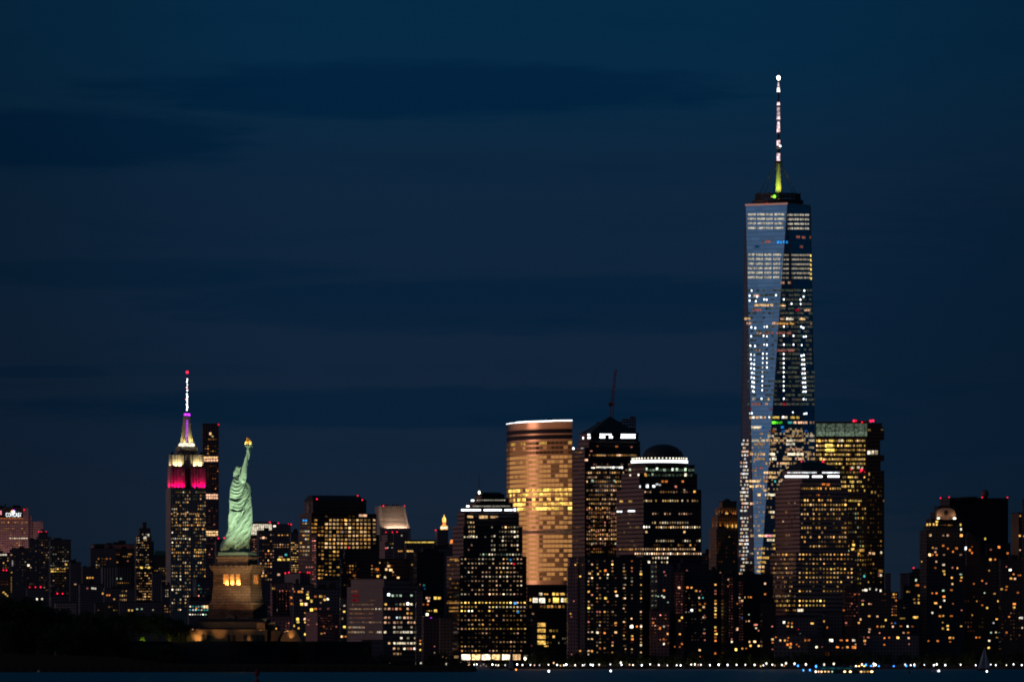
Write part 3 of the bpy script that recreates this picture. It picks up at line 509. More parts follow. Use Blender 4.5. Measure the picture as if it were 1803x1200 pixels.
B('pyramid_roof_tower', 'dark glass tower with a pyramid roof above short rows of white lights', 'skyscraper', 7260,
  [(1020,1040,1124,763),(1018,1037,1127,775),(1007,1029.5,1127.5,787)], WFC, plant=False, fn='pyramid',
  lights=seg(1025.5,1031,770.5,2.8,2.3,4)+seg(1034.5,1042,764.8,2.6,2.1,2.6,2.5)+seg(1034.5,1042,770,2.8,2.3,4.2)+seg(1055.5,1080,764,3.6,2.2,2.6,3)+seg(1055.5,1066,769,3.4,2.9,4.4,5)+seg(1072,1080,769,3.6,3,4.4,5)+seg(1093,1121,764.2,2.9,2.2,2.8,3)+seg(1092.5,1120,769.3,3.8,3.1,4.4,5)
  +[(1052,785,2.6,3,'orange',.6),(1086,785.5,5,3,'orange',.6),(1112,786.5,4,2.6,'rust',.4),(1119,787,4,2.6,'rust',.3),(1041,793.5,4,2.8,'rust',.5),(1030.5,809.3,9,3.2,'peach',1.0)]
  +G(1038,1122,801,801.5,3.4,7,.97,['warm','amber'],.5,rowvar=0)+L(1090,801,7,3.6,'peach',1.2)+G(1046,1122,817,817,3.4,7,.75,['warm','rust'],.4)+seg(1041,1048,823,2.2,1.8,2.4,2.4,'ivory')+seg(1049,1098,822,2.6,2.0,2.6,1.6,'ivory')+G(1060,1112,822.5,823,5,7,.5,'white',1.2)
  +G(1033,1122,831.5,832,3.8,7.8,.85,['warm','amber'],.55)+G(1034,1095,839.5,963,3.9,7.75,.60,['amber','peach','warm'],.42)+G(1034,1090,896,1000,3.9,7.75,.45,['orange','rust','peach'],.35)+L(1043,846,4,5,'green',1.3)+L(1082,846,3.4,4,'green',.8)+L(1053,864,2.6,2.8,'sky',.4)+L(1042.5,956.5,3,3,'green',.8)+L(1084,956.5,3,3,'green',.8)
  +G(1031,1102,971,972,3.8,7,.8,['gold','amber'],.4)+G(1009,1028,796,990,6.5,7.75,.35,'amber',.07,fw=1,fh=.3))
B('domed_glass_tower', 'dark glass tower with a low dome over a glaring white ring of lights', 'skyscraper', 7130,
  [(1098,1137,1223,818.6),(1094,1125.5,1227.6,832),(1085,1133,1235,860.6)], WFC, plant=False, fn='dome',
  lights=[(1109.5,826.3,3,4,'green',1.4),(1110,836,3,3.4,'cream',1.2),(1124.5,835.5,3,4,'cream',2.0),(1138,825,3.6,5,'green',1.8),(1156.8,824.8,3.8,5.2,'green',2.0),(1184.5,826,3.8,5.2,'green',2.2),(1191.8,826,4,5.2,'green',2.0),(1206.6,826,3.6,5.2,'green',2.2),(1207,835,4,6,'ivory',2.8),(1136.7,835.5,4,6,'amber',1.3),(1149,834.5,3,4,'green',.8)]
  +G(1139,1220,827,827.5,6.2,7,.95,'green',.12,fw=.9,fh=.7)+G(1136,1222,836,836.5,6.2,7,.9,'green',.10,fw=.9,fh=.7)+G(1102,1122,827,827.5,5,7,.8,'peach',.16)
  +[(1166.5,847,4,4,'orange',.6),(1173,847,5,4,'orange',.8),(1202,847,4,4,'orange',.7),(1139.5,855,4.4,6,'white',1.8),(1126,856,4,4,'white',.6),(1151,855.5,5,4,'white',1.6),(1157,852,4,3,'white',.7),(1162,853,4,3,'white',.5),(1190,856,4,4,'rust',.8),(1223,865,4,4,'amber',1.2),(1205,862,3,3,'cream',.6)]
  +G(1136,1222,865.5,873,4.6,7.8,.35,['peach','amber'],.35)+G(1134,1205,881,881.5,4.2,7.8,.9,['warm','cream','gold'],.75,rowvar=0)+G(1211,1232,881,881.5,4.2,7.8,.95,['warm'],.7)+[(1094,882,6,4,'gold',.7),(1110,882,6,4,'gold',.6)]+seg(1086,1097,900,3.3,3,2.6,2.5)+seg(1105,1121,899,3.3,3,2.6,2.4)
  +G(1150,1222,904,904.5,4.2,7.8,.35,'peach',.35)+G(1136,1212,919.5,920,4.4,7.8,.5,['warm','cream'],.5)+G(1134,1145,927,928,4.4,7.8,1,'ivory',1.5)+G(1156,1232,927.5,928,4.2,7.8,.98,['warm','cream'],.9,rowvar=0)+G(1110,1126,927.5,928,3.6,7.8,.95,'warm',.3)+L(1138,936,3.6,4,'warm',.9)+L(1205,936,3.6,4.4,'warm',1.2)
  +G(1156,1232,951.5,952,4.2,7.8,.75,['cream','warm'],.65)+G(1140,1232,959,960,4.2,7.8,.2,['amber'],.4)+G(1120,1225,966,966.5,4.1,7.8,.97,['warm','peach'],.75,rowvar=0)+G(1088,1118,966.5,967,3.6,7.8,.95,['amber'],.4,fw=.8)+G(1119,1235,974,974.5,4.1,7.8,.9,['warm','peach','cream'],.85)+G(1150,1176,981.5,990,5,7.8,.85,['cream','warm'],.75)+G(1150,1157,996,1068,6,8.6,.55,['green','warm'],.25)+L(1142.5,988.6,4,4.4,'ivory',2.0)
  +G(1088,1130,905,960,3.6,7.8,.35,'peach',.05,fw=1,fh=.5), beacons=[])
B('gold_crown_tower', 'old stone tower with stepped crown floodlit in deep orange left of the tallest tower', 'skyscraper', 7600,
  [(1266,1272,1297,883),(1258.5,1268,1298,893),(1252.5,1264,1299.5,907),(1248.6,1261.5,1300.5,930)], dict(wall=(.26,.17,.11), cw=2.6, fh=3.8, fx=.4, fz=.6), fn='goldcrown', plant=False,
  lights=G(1258,1263,903.5,904,4,4,.9,'amber',.4)+L(1279.5,903,5,4,'amber',.7)+row([1291,1294.8],903.5,2.4,3.6,'orange',1.0)+G(1276,1284,944.5,945,4,4,.9,'amber',.5)+G(1266,1296,956,990,4.4,8,.1,'orange',.3))
B('glass_facet_tower', 'tallest tower, tapering blue glass with triangular faces and a floodlit spire', 'skyscraper', 7450, [(1300,1366,1436,363)], fn='wtc', plant=False, lights=[])
B('green_crown_tower', 'unfinished tower with green glass top floors, gold-lit floors and red cranelights', 'skyscraper', 7620,
  [(1436,1437,1527,743.5)], dict(DGLASS, wall=(.05,.05,.05)), fn='greentop', plant=False, a=25,
  lights=sum([G(1438.5,1524,yy,yy,3.1,8.2,p_,['gold','yellow','warm'],s_,fw=.85,fh=.48,rowvar=0,spread=.7) for yy,p_,s_ in ((775.5,.7,.7),(784,.92,.8),(791.8,.72,.75),(799.7,.85,.65),(808,.75,.5),(815.8,.92,.8),(823,.25,.6),(831,.5,.12),(839.5,.55,.7),(847.5,.8,.8),(855.5,.5,.8),(863,.5,.75),(881,.5,.6))],[])
  +[(1463.5,775.5,8,4.6,'yellow',1.5),(1443,775.5,5,5,'gold',1.4),(1480.5,775,8,4.6,'cream',1.0),(1459.5,784,13,5,'yellow',1.6),(1462,792,14,5,'yellow',1.9),(1445,807,5,4.6,'yellow',1.8),(1484.5,822.5,3,3.6,'yellow',1.0),(1501.5,823,5,4.6,'cream',1.0),(1511.5,822.5,4.6,4.4,'ivory',1.0),(1518,823,4,4.4,'cream',.6),(1501,855.5,4.6,4.6,'yellow',1.4),(1501,847.5,4.6,4.2,'yellow',1.3),(1488,855.5,3.8,4.6,'gold',1.2),(1512.3,887.5,3,4.4,'gold',1.2)]
  +G(1494,1526,895,1030,4.2,8.2,.42,['gold','yellow','amber','green'],.38)+[(1503,958.5,5,4.4,'yellow',1.8),(1501.5,966,6,4.4,'gold',1.6),(1517,968,9,4,'amber',.9),(1512.3,974,3.6,4,'amber',1.1),(1522,1013.5,3.4,4.4,'teal',1.0),(1532.5,1004.5,5,4.4,'amber',.9)])
B('green_crown_wing', 'black rear half of the unfinished tower with notched right edge and one bright white opening', 'skyscraper', 7690,
  [(1524,1527,1553,746),(1524,1527,1557,752),(1524,1527,1549.7,773.5),(1524,1527,1557,800.5),(1524,1527,1550.5,810.5),(1524,1527,1557,828)], dict(DGLASS, wall=(.03,.03,.03)), plant=False,
  lights=[(1530.5,756.5,5,3.4,'gold',.4),(1553.5,756,5,2.6,'warm',.15),(1530,796,5.5,8,'ivory',1.2),(1536.5,796,5,8,'cream',.75),(1543,796,5,8,'cream',.5),(1530.3,834,2.4,5.4,'gold',.7),(1529.3,843.5,2.4,4,'gold',.4),(1535.3,866,2.8,5,'gold',.5),(1541,866,3,5,'warm',.2),(1556,881,2,4,'amber',.4),(1532,973,4.6,4,'peach',1.0),(1538,973.5,5,4.4,'warm',1.4),(1551.5,972,3,4.4,'cream',1.0),(1550.5,1004.5,8,5,'amber',.4),(1551,1012,4,4.4,'cream',.8),(1548,1010,4,10,'rust',.2)]+G(1529,1554,840,1030,4.4,8,.10,['amber','gold'],.25))
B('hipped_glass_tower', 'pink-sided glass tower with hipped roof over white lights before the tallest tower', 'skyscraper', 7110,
  [(1378,1412,1481,828),(1372,1409,1482,850),(1365,1408,1494,862),(1356,1402,1506,972)], dict(WFC, wall=(.42,.27,.24), glass=(.15,.105,.10), fz=.45), plant=False, fn='hip',  # pink reflection of the western sky put into the wall colour
  lights=seg(1386,1440,831.5,2.9,2.0,2.2,1.2)+seg(1447,1479,831.5,2.9,2.0,2.2,1.6)+seg(1382,1426,838.4,3.0,2.7,3.8,4.5)+seg(1430,1449,838.4,3.0,2.7,3.8,4.5)+seg(1457,1479,838.2,3.0,2.7,3.8,4.5)
  +[(1424,850,3.6,3.6,'amber',1.3),(1433,850,3.6,3.6,'amber',1.1),(1438.5,850,5,3.4,'amber',1.0),(1450,851.5,6,5,'orange',.9),(1458,852.5,7,4.6,'orange',.6)]+G(1412,1480,859.5,860,4.2,8,.8,['amber','gold'],.7)+G(1413,1480,871,872,3.6,7,.85,['orange','amber'],.25)
  +G(1412,1492,880,964,5.1,8.1,.48,['amber','gold','warm'],.5)+G(1374,1404,885,966,5.1,8.1,.14,['amber','peach'],.2)
  +G(1408,1503,975.5,1040,6.1,8.05,.55,['warm','gold','amber'],.45,fw=.52,fh=.40)+G(1360,1400,975.5,1048,3.1,8.05,.45,['amber','warm'],.26)+G(1408,1456,1057,1065,6.1,8,.95,['gold','yellow'],.8,rowvar=0,fw=.52,fh=.40)+G(1362,1402,1049,1049.5,3.1,8,.8,['warm','cream'],.4)+G(1362,1402,1057,1065,3.1,8,.9,['gold'],.42)+L(1406.5,1073.5,5,5,'ivory',1.3)+L(1412,1073.5,5,5,'cream',1.2)+G(1378,1402,1073.5,1074,3.2,8,.9,'amber',.35)+G(1408,1504,1001,1002,6.1,8,.8,['gold','yellow'],.6,fw=.52,fh=.40),
  beacons=[(1411.3,812),(1449.3,812.3)])

# ---- dark apartment blocks along the far waterfront, left to right
B('lattice_tower', 'slim pinkish lattice-fronted apartment tower beside the golden curved tower', 'apartment tower', 6990+35,
  [(1001,1003,1015,983),(998,1000,1018,996)], dict(wall=(.26,.17,.20), cw=2.6, fh=3.3, fx=.45, fz=.5), plant=False,
  lights=[(1013,993.5,3,3,'amber',1.5),(1004.5,1079.5,3,3,'amber',.9),(1010.5,1057.5,3,2.6,'rust',.5),(1018,1014,3,3,'gold',1.2),(1006,1085,4,2.6,'rust',.4),(1006.5,1151,3,3,'rust',.5)])
B('apartment_tower', 'broad black apartment slab with many small orange windows in upright columns', 'apartment tower', 7010, [(1018,1030,1133,981)], dict(DSTONE, wall=(.05,.048,.055)),
  lights=[(1021.7,1014,3.4,3.6,'gold',1.3)]+sum([G(cx_,cx_,987,1148,5.4,5.95,p_,RES,.55,fw=.75,fh=.62,spread=1.0,seed=int(cx_)) for cx_,p_ in ((1036.5,.42),(1042.5,.28),(1051.5,.3),(1056.5,.22),(1064.5,.25),(1070,.2),(1078.5,.32),(1084,.3),(1098.5,.38),(1101,.2),(1112.5,.45),(1128.5,.55))],[])
  +[(1038,1008.7,4.6,4,'warm',1.6),(1052.6,1009.6,3.4,4.6,'warm',1.6),(1066,1003.5,4.4,4.4,'orange',1.6),(1128.5,1009.5,5,4.6,'yellow',2.2),(1036.5,1040.7,4,4.4,'amber',1.6),(1066.5,1052.3,5.6,5,'yellow',2.0),(1086,1047.7,5,5,'ivory',1.3),(1036.8,1069.5,5,4.4,'yellow',1.9),(1112,1102.4,6.4,5.6,'ivory',4.0),(1121.3,1102,3.4,4.4,'orange',1.6),(1128.8,1102,4,4,'cream',2.4),(1113,1119,4.4,4,'gold',1.7),(1113.3,1124.5,5,4.6,'orange',1.7),(1052,1112.6,5,5,'cream',2.0),(1064.5,1113.5,4,4,'orange',1.4),(1084.3,1112.4,5.4,4.6,'warm',1.9),(1084,1096,5,4,'amber',1.4),(1128.5,1135,4,5,'cream',1.6),(1016.5,1145,3.4,4,'warm',1.3),(1021.6,1145,3.4,4,'amber',1.1),(1036,1145,4,4,'peach',1.5),(1042,1145,4.4,4,'amber',1.3),(1036,1151,2.6,3.6,'cream',.8),(1064.3,1140.3,3.4,4,'amber',1.4),(1056,1140,3,3,'orange',.8)])
B('apartment_tower', 'grey concrete apartment slab with two dark recessed bays right of the broad black slab', 'apartment tower', 7040, [(1145,1157,1185,992)], dict(wall=(.15,.15,.16), cw=3.4, fh=3, fx=.35, fz=.5),
  lights=[(1159,1049,3,3,'green',.6),(1165.5,1048,3,3,'green',.9),(1169.3,1050.5,4,4,'ivory',1.4),(1176,1059.5,3,3,'green',.6),(1169,1038.7,4.4,4.4,'orange',.9),(1169.5,1006,3,3,'rust',.6),(1172,1012,3.4,3,'rust',.6)]+G(1149,1155,997,1068,6,8.5,.6,['green','warm','cream'],.35))
B('brick_apartments', 'reddish brick apartment block in front of the grey concrete slab', 'apartment block', 7012, [(1143,1146,1179,1075)], dict(BRICK, wall=(.17,.09,.09)),
  lights=G(1149,1177,1082,1132,4.6,6.2,.42,['orange','rust','peach'],.35)+[(1169,1132.7,3.4,4.4,'ivory',2.6),(1162,1105,4,6,'orange',.8),(1169,1102,3,4,'ivory',1.2),(1175.5,1115,3.4,4.6,'amber',1.5),(1150,1095.5,4,4,'orange',.8),(1168.5,1125,4,5,'orange',.7)])
B('brick_apartments', 'narrow red brick apartment tower with close rows of dim reddish windows', 'apartment tower', 7030, [(1185,1189,1205,1006)], dict(BRICK, wall=(.24,.10,.10)),
  lights=G(1191.5,1203,1014,1080,4.4,4.9,.95,'rust',.12,rowvar=0)+[(1195.7,1034,5,5,'peach',1.9),(1200.5,1086.5,4,5,'yellow',1.7),(1196.3,1092,4,4,'amber',1.3),(1197,1115.5,4,4,'amber',.8),(1200.5,1132.6,3.4,4.4,'orange',1.3),(1188.5,1137.5,3,3,'orange',.5),(1197,1138,3,3,'orange',.6)])
B('apartment_tower', 'dark apartment block with stepped roof and scattered orange windows left of the gold-crowned tower', 'apartment tower', 7050, [(1193,1199,1247,993),(1190,1196,1258,1002)], dict(DSTONE, wall=(.045,.045,.05)),
  lights=[(1210.5,1033.5,4.6,4.4,'orange',1.4),(1217.5,1033.7,4,4,'amber',1.0),(1225.7,1039.5,4.4,4,'amber',1.2),(1232.5,1040,3.6,3.4,'rust',.5),(1231,1051.5,3,4.4,'cream',1.0),(1237.7,1051.5,2.6,3,'teal',.7),(1218,1073.7,4.6,5,'white',3.0),(1232,1062.5,4,4.4,'orange',1.1),(1241.5,1062,3.6,4,'orange',1.1),(1239,1067.7,4.6,4.6,'warm',1.7),(1232.5,1073.5,4.4,4,'yellow',.7),(1238.5,1086,3.4,3.6,'peach',1.2),(1242.3,1086,2.4,3,'rust',.6),(1240,1114,5,3.6,'rust',.9),(1232,1143.6,4.4,4.4,'warm',1.5),(1232.5,1155,3,3,'orange',.9),(1238.4,1154.3,3,3,'orange',.7),(1208,990,3.4,3.6,'amber',.9),(1209.5,1003.5,3,2.6,'rust',.6),(1254,997.5,5,3.4,'orange',.9),(1241,1126,3,3,'rust',.6)]
  +G(1208,1245,1040,1130,5.4,6.1,.16,['rust','amber','cream'],.14))
B('apartment_tower', 'black apartment tower with a bright upright column of gold windows', 'apartment tower', 7090, [(1245,1249,1275,1004)], dict(DSTONE, wall=(.04,.04,.045)),
  lights=[(1259.7,x,4.4,4,h_,s_) for x,h_,s_ in ((1028.5,'amber',1.3),(1039,'rust',.7),(1044.5,'rust',.3),(1057,'amber',.5),(1062,'amber',1.3),(1069.4,'warm',1.9),(1074,'yellow',1.9),(1080.7,'gold',1.7),(1086,'amber',.6),(1103.5,'yellow',1.7),(1109.5,'orange',.9),(1115.5,'gold',1.2),(1121,'orange',.7),(1127,'orange',1.3),(1149.3,'orange',1.2))]
  +[(1253,1045,4.4,4.6,'gold',1.2),(1262,1115.2,3,4,'yellow',1.5),(1273,1019.7,4.6,5.6,'ivory',3.0),(1274,1014.3,3.6,4,'orange',1.0),(1274.3,1036.2,3.4,3.4,'gold',1.4),(1253,1109,4,2.4,'orange',.6),(1254,992,3,3,'amber',.4),(1274,992,4.4,4,'orange',1.4),(1268.5,1007.3,2.6,2.6,'peach',.5)])
B('apartment_tower', 'apartment tower with two upright strips of reddish brick between black bays', 'apartment tower', 7065, [(1270,1281,1310,1012)], dict(DSTONE, wall=(.045,.04,.045)), fn='brickstrips',
  lights=G(1284.5,1292,1018,1118,4.2,5.0,.95,'rust',.1,rowvar=0)+G(1302.5,1307.5,1025,1125,4.2,5.0,.95,'rust',.08,rowvar=0)+[(1286.5,1003.5,5,5,'peach',1.8),(1281.7,1019.5,3.6,3.6,'peach',1.0),(1281.5,1031.3,3,3,'orange',.8),(1302,1051.3,3.4,4.6,'ivory',1.3),(1306.6,1056.5,4,4.6,'warm',1.8),(1302.4,1056,3,4,'rust',.6),(1298.3,1062,3,3.4,'orange',.7),(1298,1106.5,4,6.4,'peach',1.7),(1288.5,1129,3.6,4.4,'cream',1.4),(1288.3,1124,3,3,'rust',.5),(1296,1142.6,4.6,5.6,'yellow',2.4),(1307.2,1141,4,4,'amber',1.1),(1306.5,1087,3,3,'blue',.5)])
B('apartment_tower', 'black apartment tower with a slanting roof below the foot of the tallest tower', 'apartment tower', 7100, [(1305,1311,1361,1013)], dict(DSTONE, wall=(.038,.038,.042)), roof='slantR', plant=False,
  lights=[(1305.5,1011.5,3.4,4.4,'yellow',1.4),(1347,1026.5,3.6,4.6,'peach',1.5),(1347,1045,4,4,'orange',.9),(1349.6,1069.5,3.6,4,'amber',1.2),(1346.3,1075,3.4,4,'green',1.5),(1348,1088.5,6.4,4.4,'orange',1.9),(1311,1051,3,4.6,'warm',1.0),(1317.8,1050.4,2.4,4,'amber',.7),(1322,1050.6,4,3.6,'orange',.8),(1318.6,1081,3,3.4,'green',.5),(1314,1093,2.4,4,'peach',.7),(1318.6,1092.5,3.4,3.4,'peach',.8),(1330.5,1099,7,3.4,'rust',.8),(1331.3,1105,3.6,3.4,'cream',1.0),(1335.6,1109.4,3,3.4,'rust',1.1),(1346,1112.3,3,3,'amber',.7),(1348.5,1117,4.4,4.6,'amber',1.8),(1319.7,1129,3.6,4.4,'warm',1.7),(1321.5,1135.8,4.6,4.6,'amber',1.7),(1329,1128.6,5.6,4.6,'warm',2.2),(1336,1136,4,4.4,'warm',1.6),(1314,1140.5,3,3,'orange',1.2)])
B('apartment_tower', 'black apartment block in front of the left foot of the pink-sided hipped tower', 'apartment block', 7050, [(1338,1342,1366,1061)], dict(DSTONE, wall=(.035,.035,.04)),
  lights=[(1360,1124.6,4.6,4.6,'warm',1.3),(1360.5,1130.6,4,4,'orange',.6),(1359.6,1102,3.4,3,'rust',.9),(1360,1142,3,3,'rust',.4)])
B('apartment_tower', 'dark block of flats with dim rosy windows before the hipped tower', 'apartment tower', 7060, [(1484,1488,1516,1036)], dict(BRICK, wall=(.08,.05,.055)),
  lights=G(1488,1514,1044,1100,4.2,5.6,.35,['rust'],.12)+[(1505,1045.5,4,3.6,'orange',.7),(1512,1045.5,3,3.4,'rust',.4),(1499.6,1062,3,4,'rust',.6),(1489,1095.5,6,4,'rust',.5),(1485.7,1073.5,3.4,3.6,'orange',.6),(1451.3,1093,3.6,4.6,'amber',1.0),(1456.6,1104,3,5,'orange',.7)])
B('apartment_tower', 'dark apartment block with a floodlit white parapet at the foot of the unfinished tower', 'apartment block', 7035, [(1512,1516,1553,1034.5),(1511,1515,1569,1037.5),(1510,1514,1582,1041)], dict(DSTONE, wall=(.05,.045,.05)),
  lights=[(1519.5,1038.5,3,4,'cream',1.4),(1524.5,1038,6,5.4,'ivory',1.9),(1531.5,1036,3,4.6,'ivory',1.2),(1543,1037,3,4.6,'ivory',1.0),(1550.7,1039,3.6,5,'ivory',2.2),(1513.5,1045.5,4,3,'rust',.4),(1519,1056.5,6,3,'rust',.3),(1518.7,1063,3.6,4.6,'yellow',1.8),(1530.5,1062.3,4,3,'peach',.9),(1534,1062.6,2.6,3,'orange',.5),(1515.3,1089.7,3.6,4.6,'warm',1.7),(1512.3,1095.6,3.4,4,'amber',1.3),(1506.5,1095.6,2.4,3.4,'orange',.5),(1530.5,1083.8,5,4,'amber',.9),(1545,1084.3,4.6,4,'peach',.9),(1559.5,1090.7,3.6,4.4,'yellow',1.7),(1544.7,1102,3.4,4.4,'orange',1.0),(1552,1102,3.6,4.4,'gold',1.2),(1556,1102,3,4,'gold',.6),(1531,1107,4.6,4.6,'peach',1.1),(1530.3,1111.6,3.4,3.6,'peach',.9),(1548.5,1113.5,3,3,'rust',.8),(1576,1096,3.6,3.4,'blue',.6)]
  +G(1552,1562,1045,1045.5,3.4,5,.95,'orange',.6)+G(1552,1562,1051,1057,3.4,5,.5,'orange',.25)+G(1571,1581,1045.5,1085,3.4,5.2,.75,['orange','amber','rust'],.5)+[(1573.6,1045.3,3.4,4,'amber',1.5),(1577.6,1056.4,3.4,4,'orange',1.5),(1572,1102.3,3.4,4.4,'peach',1.5),(1570.5,1096,3,3,'orange',.8)])
B('low_building', 'low pale building with glowing reddish ground-floor windows behind the waterfront trees', 'building', 7020, [(1362,1365,1421,1116.5)], dict(wall=(.11,.11,.12), cw=4, fh=4, fx=.4, fz=.5),
  lights=[(1374,1126.6,4,4.4,'warm',1.7),(1382,1126.6,3.6,4,'amber',1.5),(1387.2,1126.4,2.4,3,'orange',.9),(1388,1122,3,3,'orange',1.2),(1386.6,1133.6,4.6,5.4,'orange',1.9),(1392.4,1133,4.4,5.4,'orange',2.2),(1391.6,1138.6,4.4,4.4,'amber',1.5),(1403,1133.5,2.6,3.4,'orange',.9),(1406.6,1137,3,3,'orange',1.0),(1418,1126,3.6,5,'orange',.6),(1366,1121,3,3,'orange',.5)])
B('low_building', 'dark low building with one bright white window under the hipped tower', 'building', 7045, [(1364,1368,1440,1085)], dict(DSTONE),
  lights=[(1380.6,1095,4.6,5,'ivory',2.6),(1388.3,1096,3,5,'amber',.6),(1394.4,1096.3,3,4,'orange',1.2),(1387,1101.7,4.4,3.6,'amber',1.3),(1394.4,1102.3,3,4,'gold',1.5),(1430,1096.5,6.4,4,'gold',1.6),(1369,1080.6,3,3.4,'gold',.7),(1380,1080.6,4,3.4,'gold',.7),(1387.5,1082.7,3.4,3.4,'orange',1.0),(1424,1125,6,5,'orange',.6),(1431,1126,4,4,'orange',.4),(1437.8,1138,4.4,5,'cream',2.2),(1405.6,1107,3,3,'red',.5),(1409,1115,3,3,'green',.4)], plant=False)
B('low_building', 'dim row of low buildings with large orange windows near the long ferry', 'building', 7015, [(1418,1422,1520,1122)], dict(DSTONE, wall=(.06,.06,.065)),
  lights=[(1463.5,1126.5,7,5.6,'ivory',2.8),(1481,1126.3,6,3.6,'orange',1.0),(1491.5,1126.5,4,4,'orange',1.4),(1503,1126.5,6.4,4.6,'cream',2.2),(1437.8,1138.3,4.6,5,'cream',2.4),(1447.5,1138,3,3,'rust',.4),(1474.5,1138.3,6.4,4,'orange',1.4),(1483.5,1139.4,3,3.6,'orange',.6),(1492,1138.4,5.4,4.6,'amber',1.6),(1503.7,1138.6,8,5,'orange',1.7),(1506.3,1133.5,3,4,'peach',.8),(1456.7,1150,7,8,'orange',.18),(1424,1126,5,4.6,'orange',.6)], plant=False)
B('low_building', 'unlit low terrace with a row of orange lamps right of the long ferry', 'building', 7025, [(1512,1516,1618,1118)], dict(DSTONE),
  lights=[(1522.6,1127.3,4.6,5,'amber',1.6),(1523,1133,3.6,3.4,'rust',.6),(1557.3,1122.3,3,3,'orange',1.3),(1565.5,1121.6,3.4,3.4,'orange',.8),(1557,1134.2,3.4,3.4,'orange',1.3),(1580.8,1121.7,5.6,5,'amber',2.4),(1600,1122.3,4,4.4,'peach',.8),(1600.6,1133,3,3.4,'rust',.3),(1520.5,1121,3.4,3,'orange',.8),(1528.5,1121.3,5,3,'rust',.5)], plant=False)
B('office_block', 'slim blue-grey block standing alone against the sky right of the unfinished tower', 'office block', 8200, [(1557,1559,1568.5,1010)], DSTONE, lights=[], plant=False)
B('office_block', 'dark block beside the small orange-lit rooftop', 'office block', 8000, [(1584,1586,1602,1010)], DSTONE, lights=[], plant=False)
B('office_block', 'small grey block with an orange-lit rooftop box and a red beacon', 'office block', 7700, [(1606,1608,1622,1002),(1598,1602,1622,1007),(1587,1591,1622,1029)], dict(wall=(.12,.10,.09),cw=3,fh=3.6,fx=.5,fz=.5),
  lights=[(1614,1000.5,12,4,'amber',.7),(1613,1020.5,3,4.4,'green',1.3),(1615,1029.5,7.4,3.6,'orange',1.1),(1597.5,1041,3,3,'amber',.6),(1601,1041,3,3,'amber',.4),(1617.5,1047.5,3,4,'gold',.9),(1609.6,1054,3.4,2.4,'gold',.3),(1617,1054,3,2.4,'gold',.4),(1617.6,1060.5,3,4.4,'gold',1.0),(1611,1060.6,4,3.4,'warm',.4)], beacons=[(1608.6,999.2)], plant=False)
B('low_building', 'low house front with a gold-lit cornice left of the pediment-topped tower', 'building', 7200, [(1580,1584,1621,1072)], dict(wall=(.14,.12,.11),cw=3,fh=3.6,fx=.4,fz=.5),
  lights=[(1585,1066.5,3.4,4.4,'gold',1.0),(1612,1086,9,3.6,'gold',1.5),(1589,1088,9,2.6,'gold',.35),(1598,1101.7,3.4,4.4,'ivory',1.9),(1586,1101.6,4.6,3.6,'orange',.7),(1606.5,1102,4.6,3.6,'orange',.4),(1591,1113,4.6,3.6,'peach',.5),(1599,1113,5,3.6,'orange',.6)], plant=False)
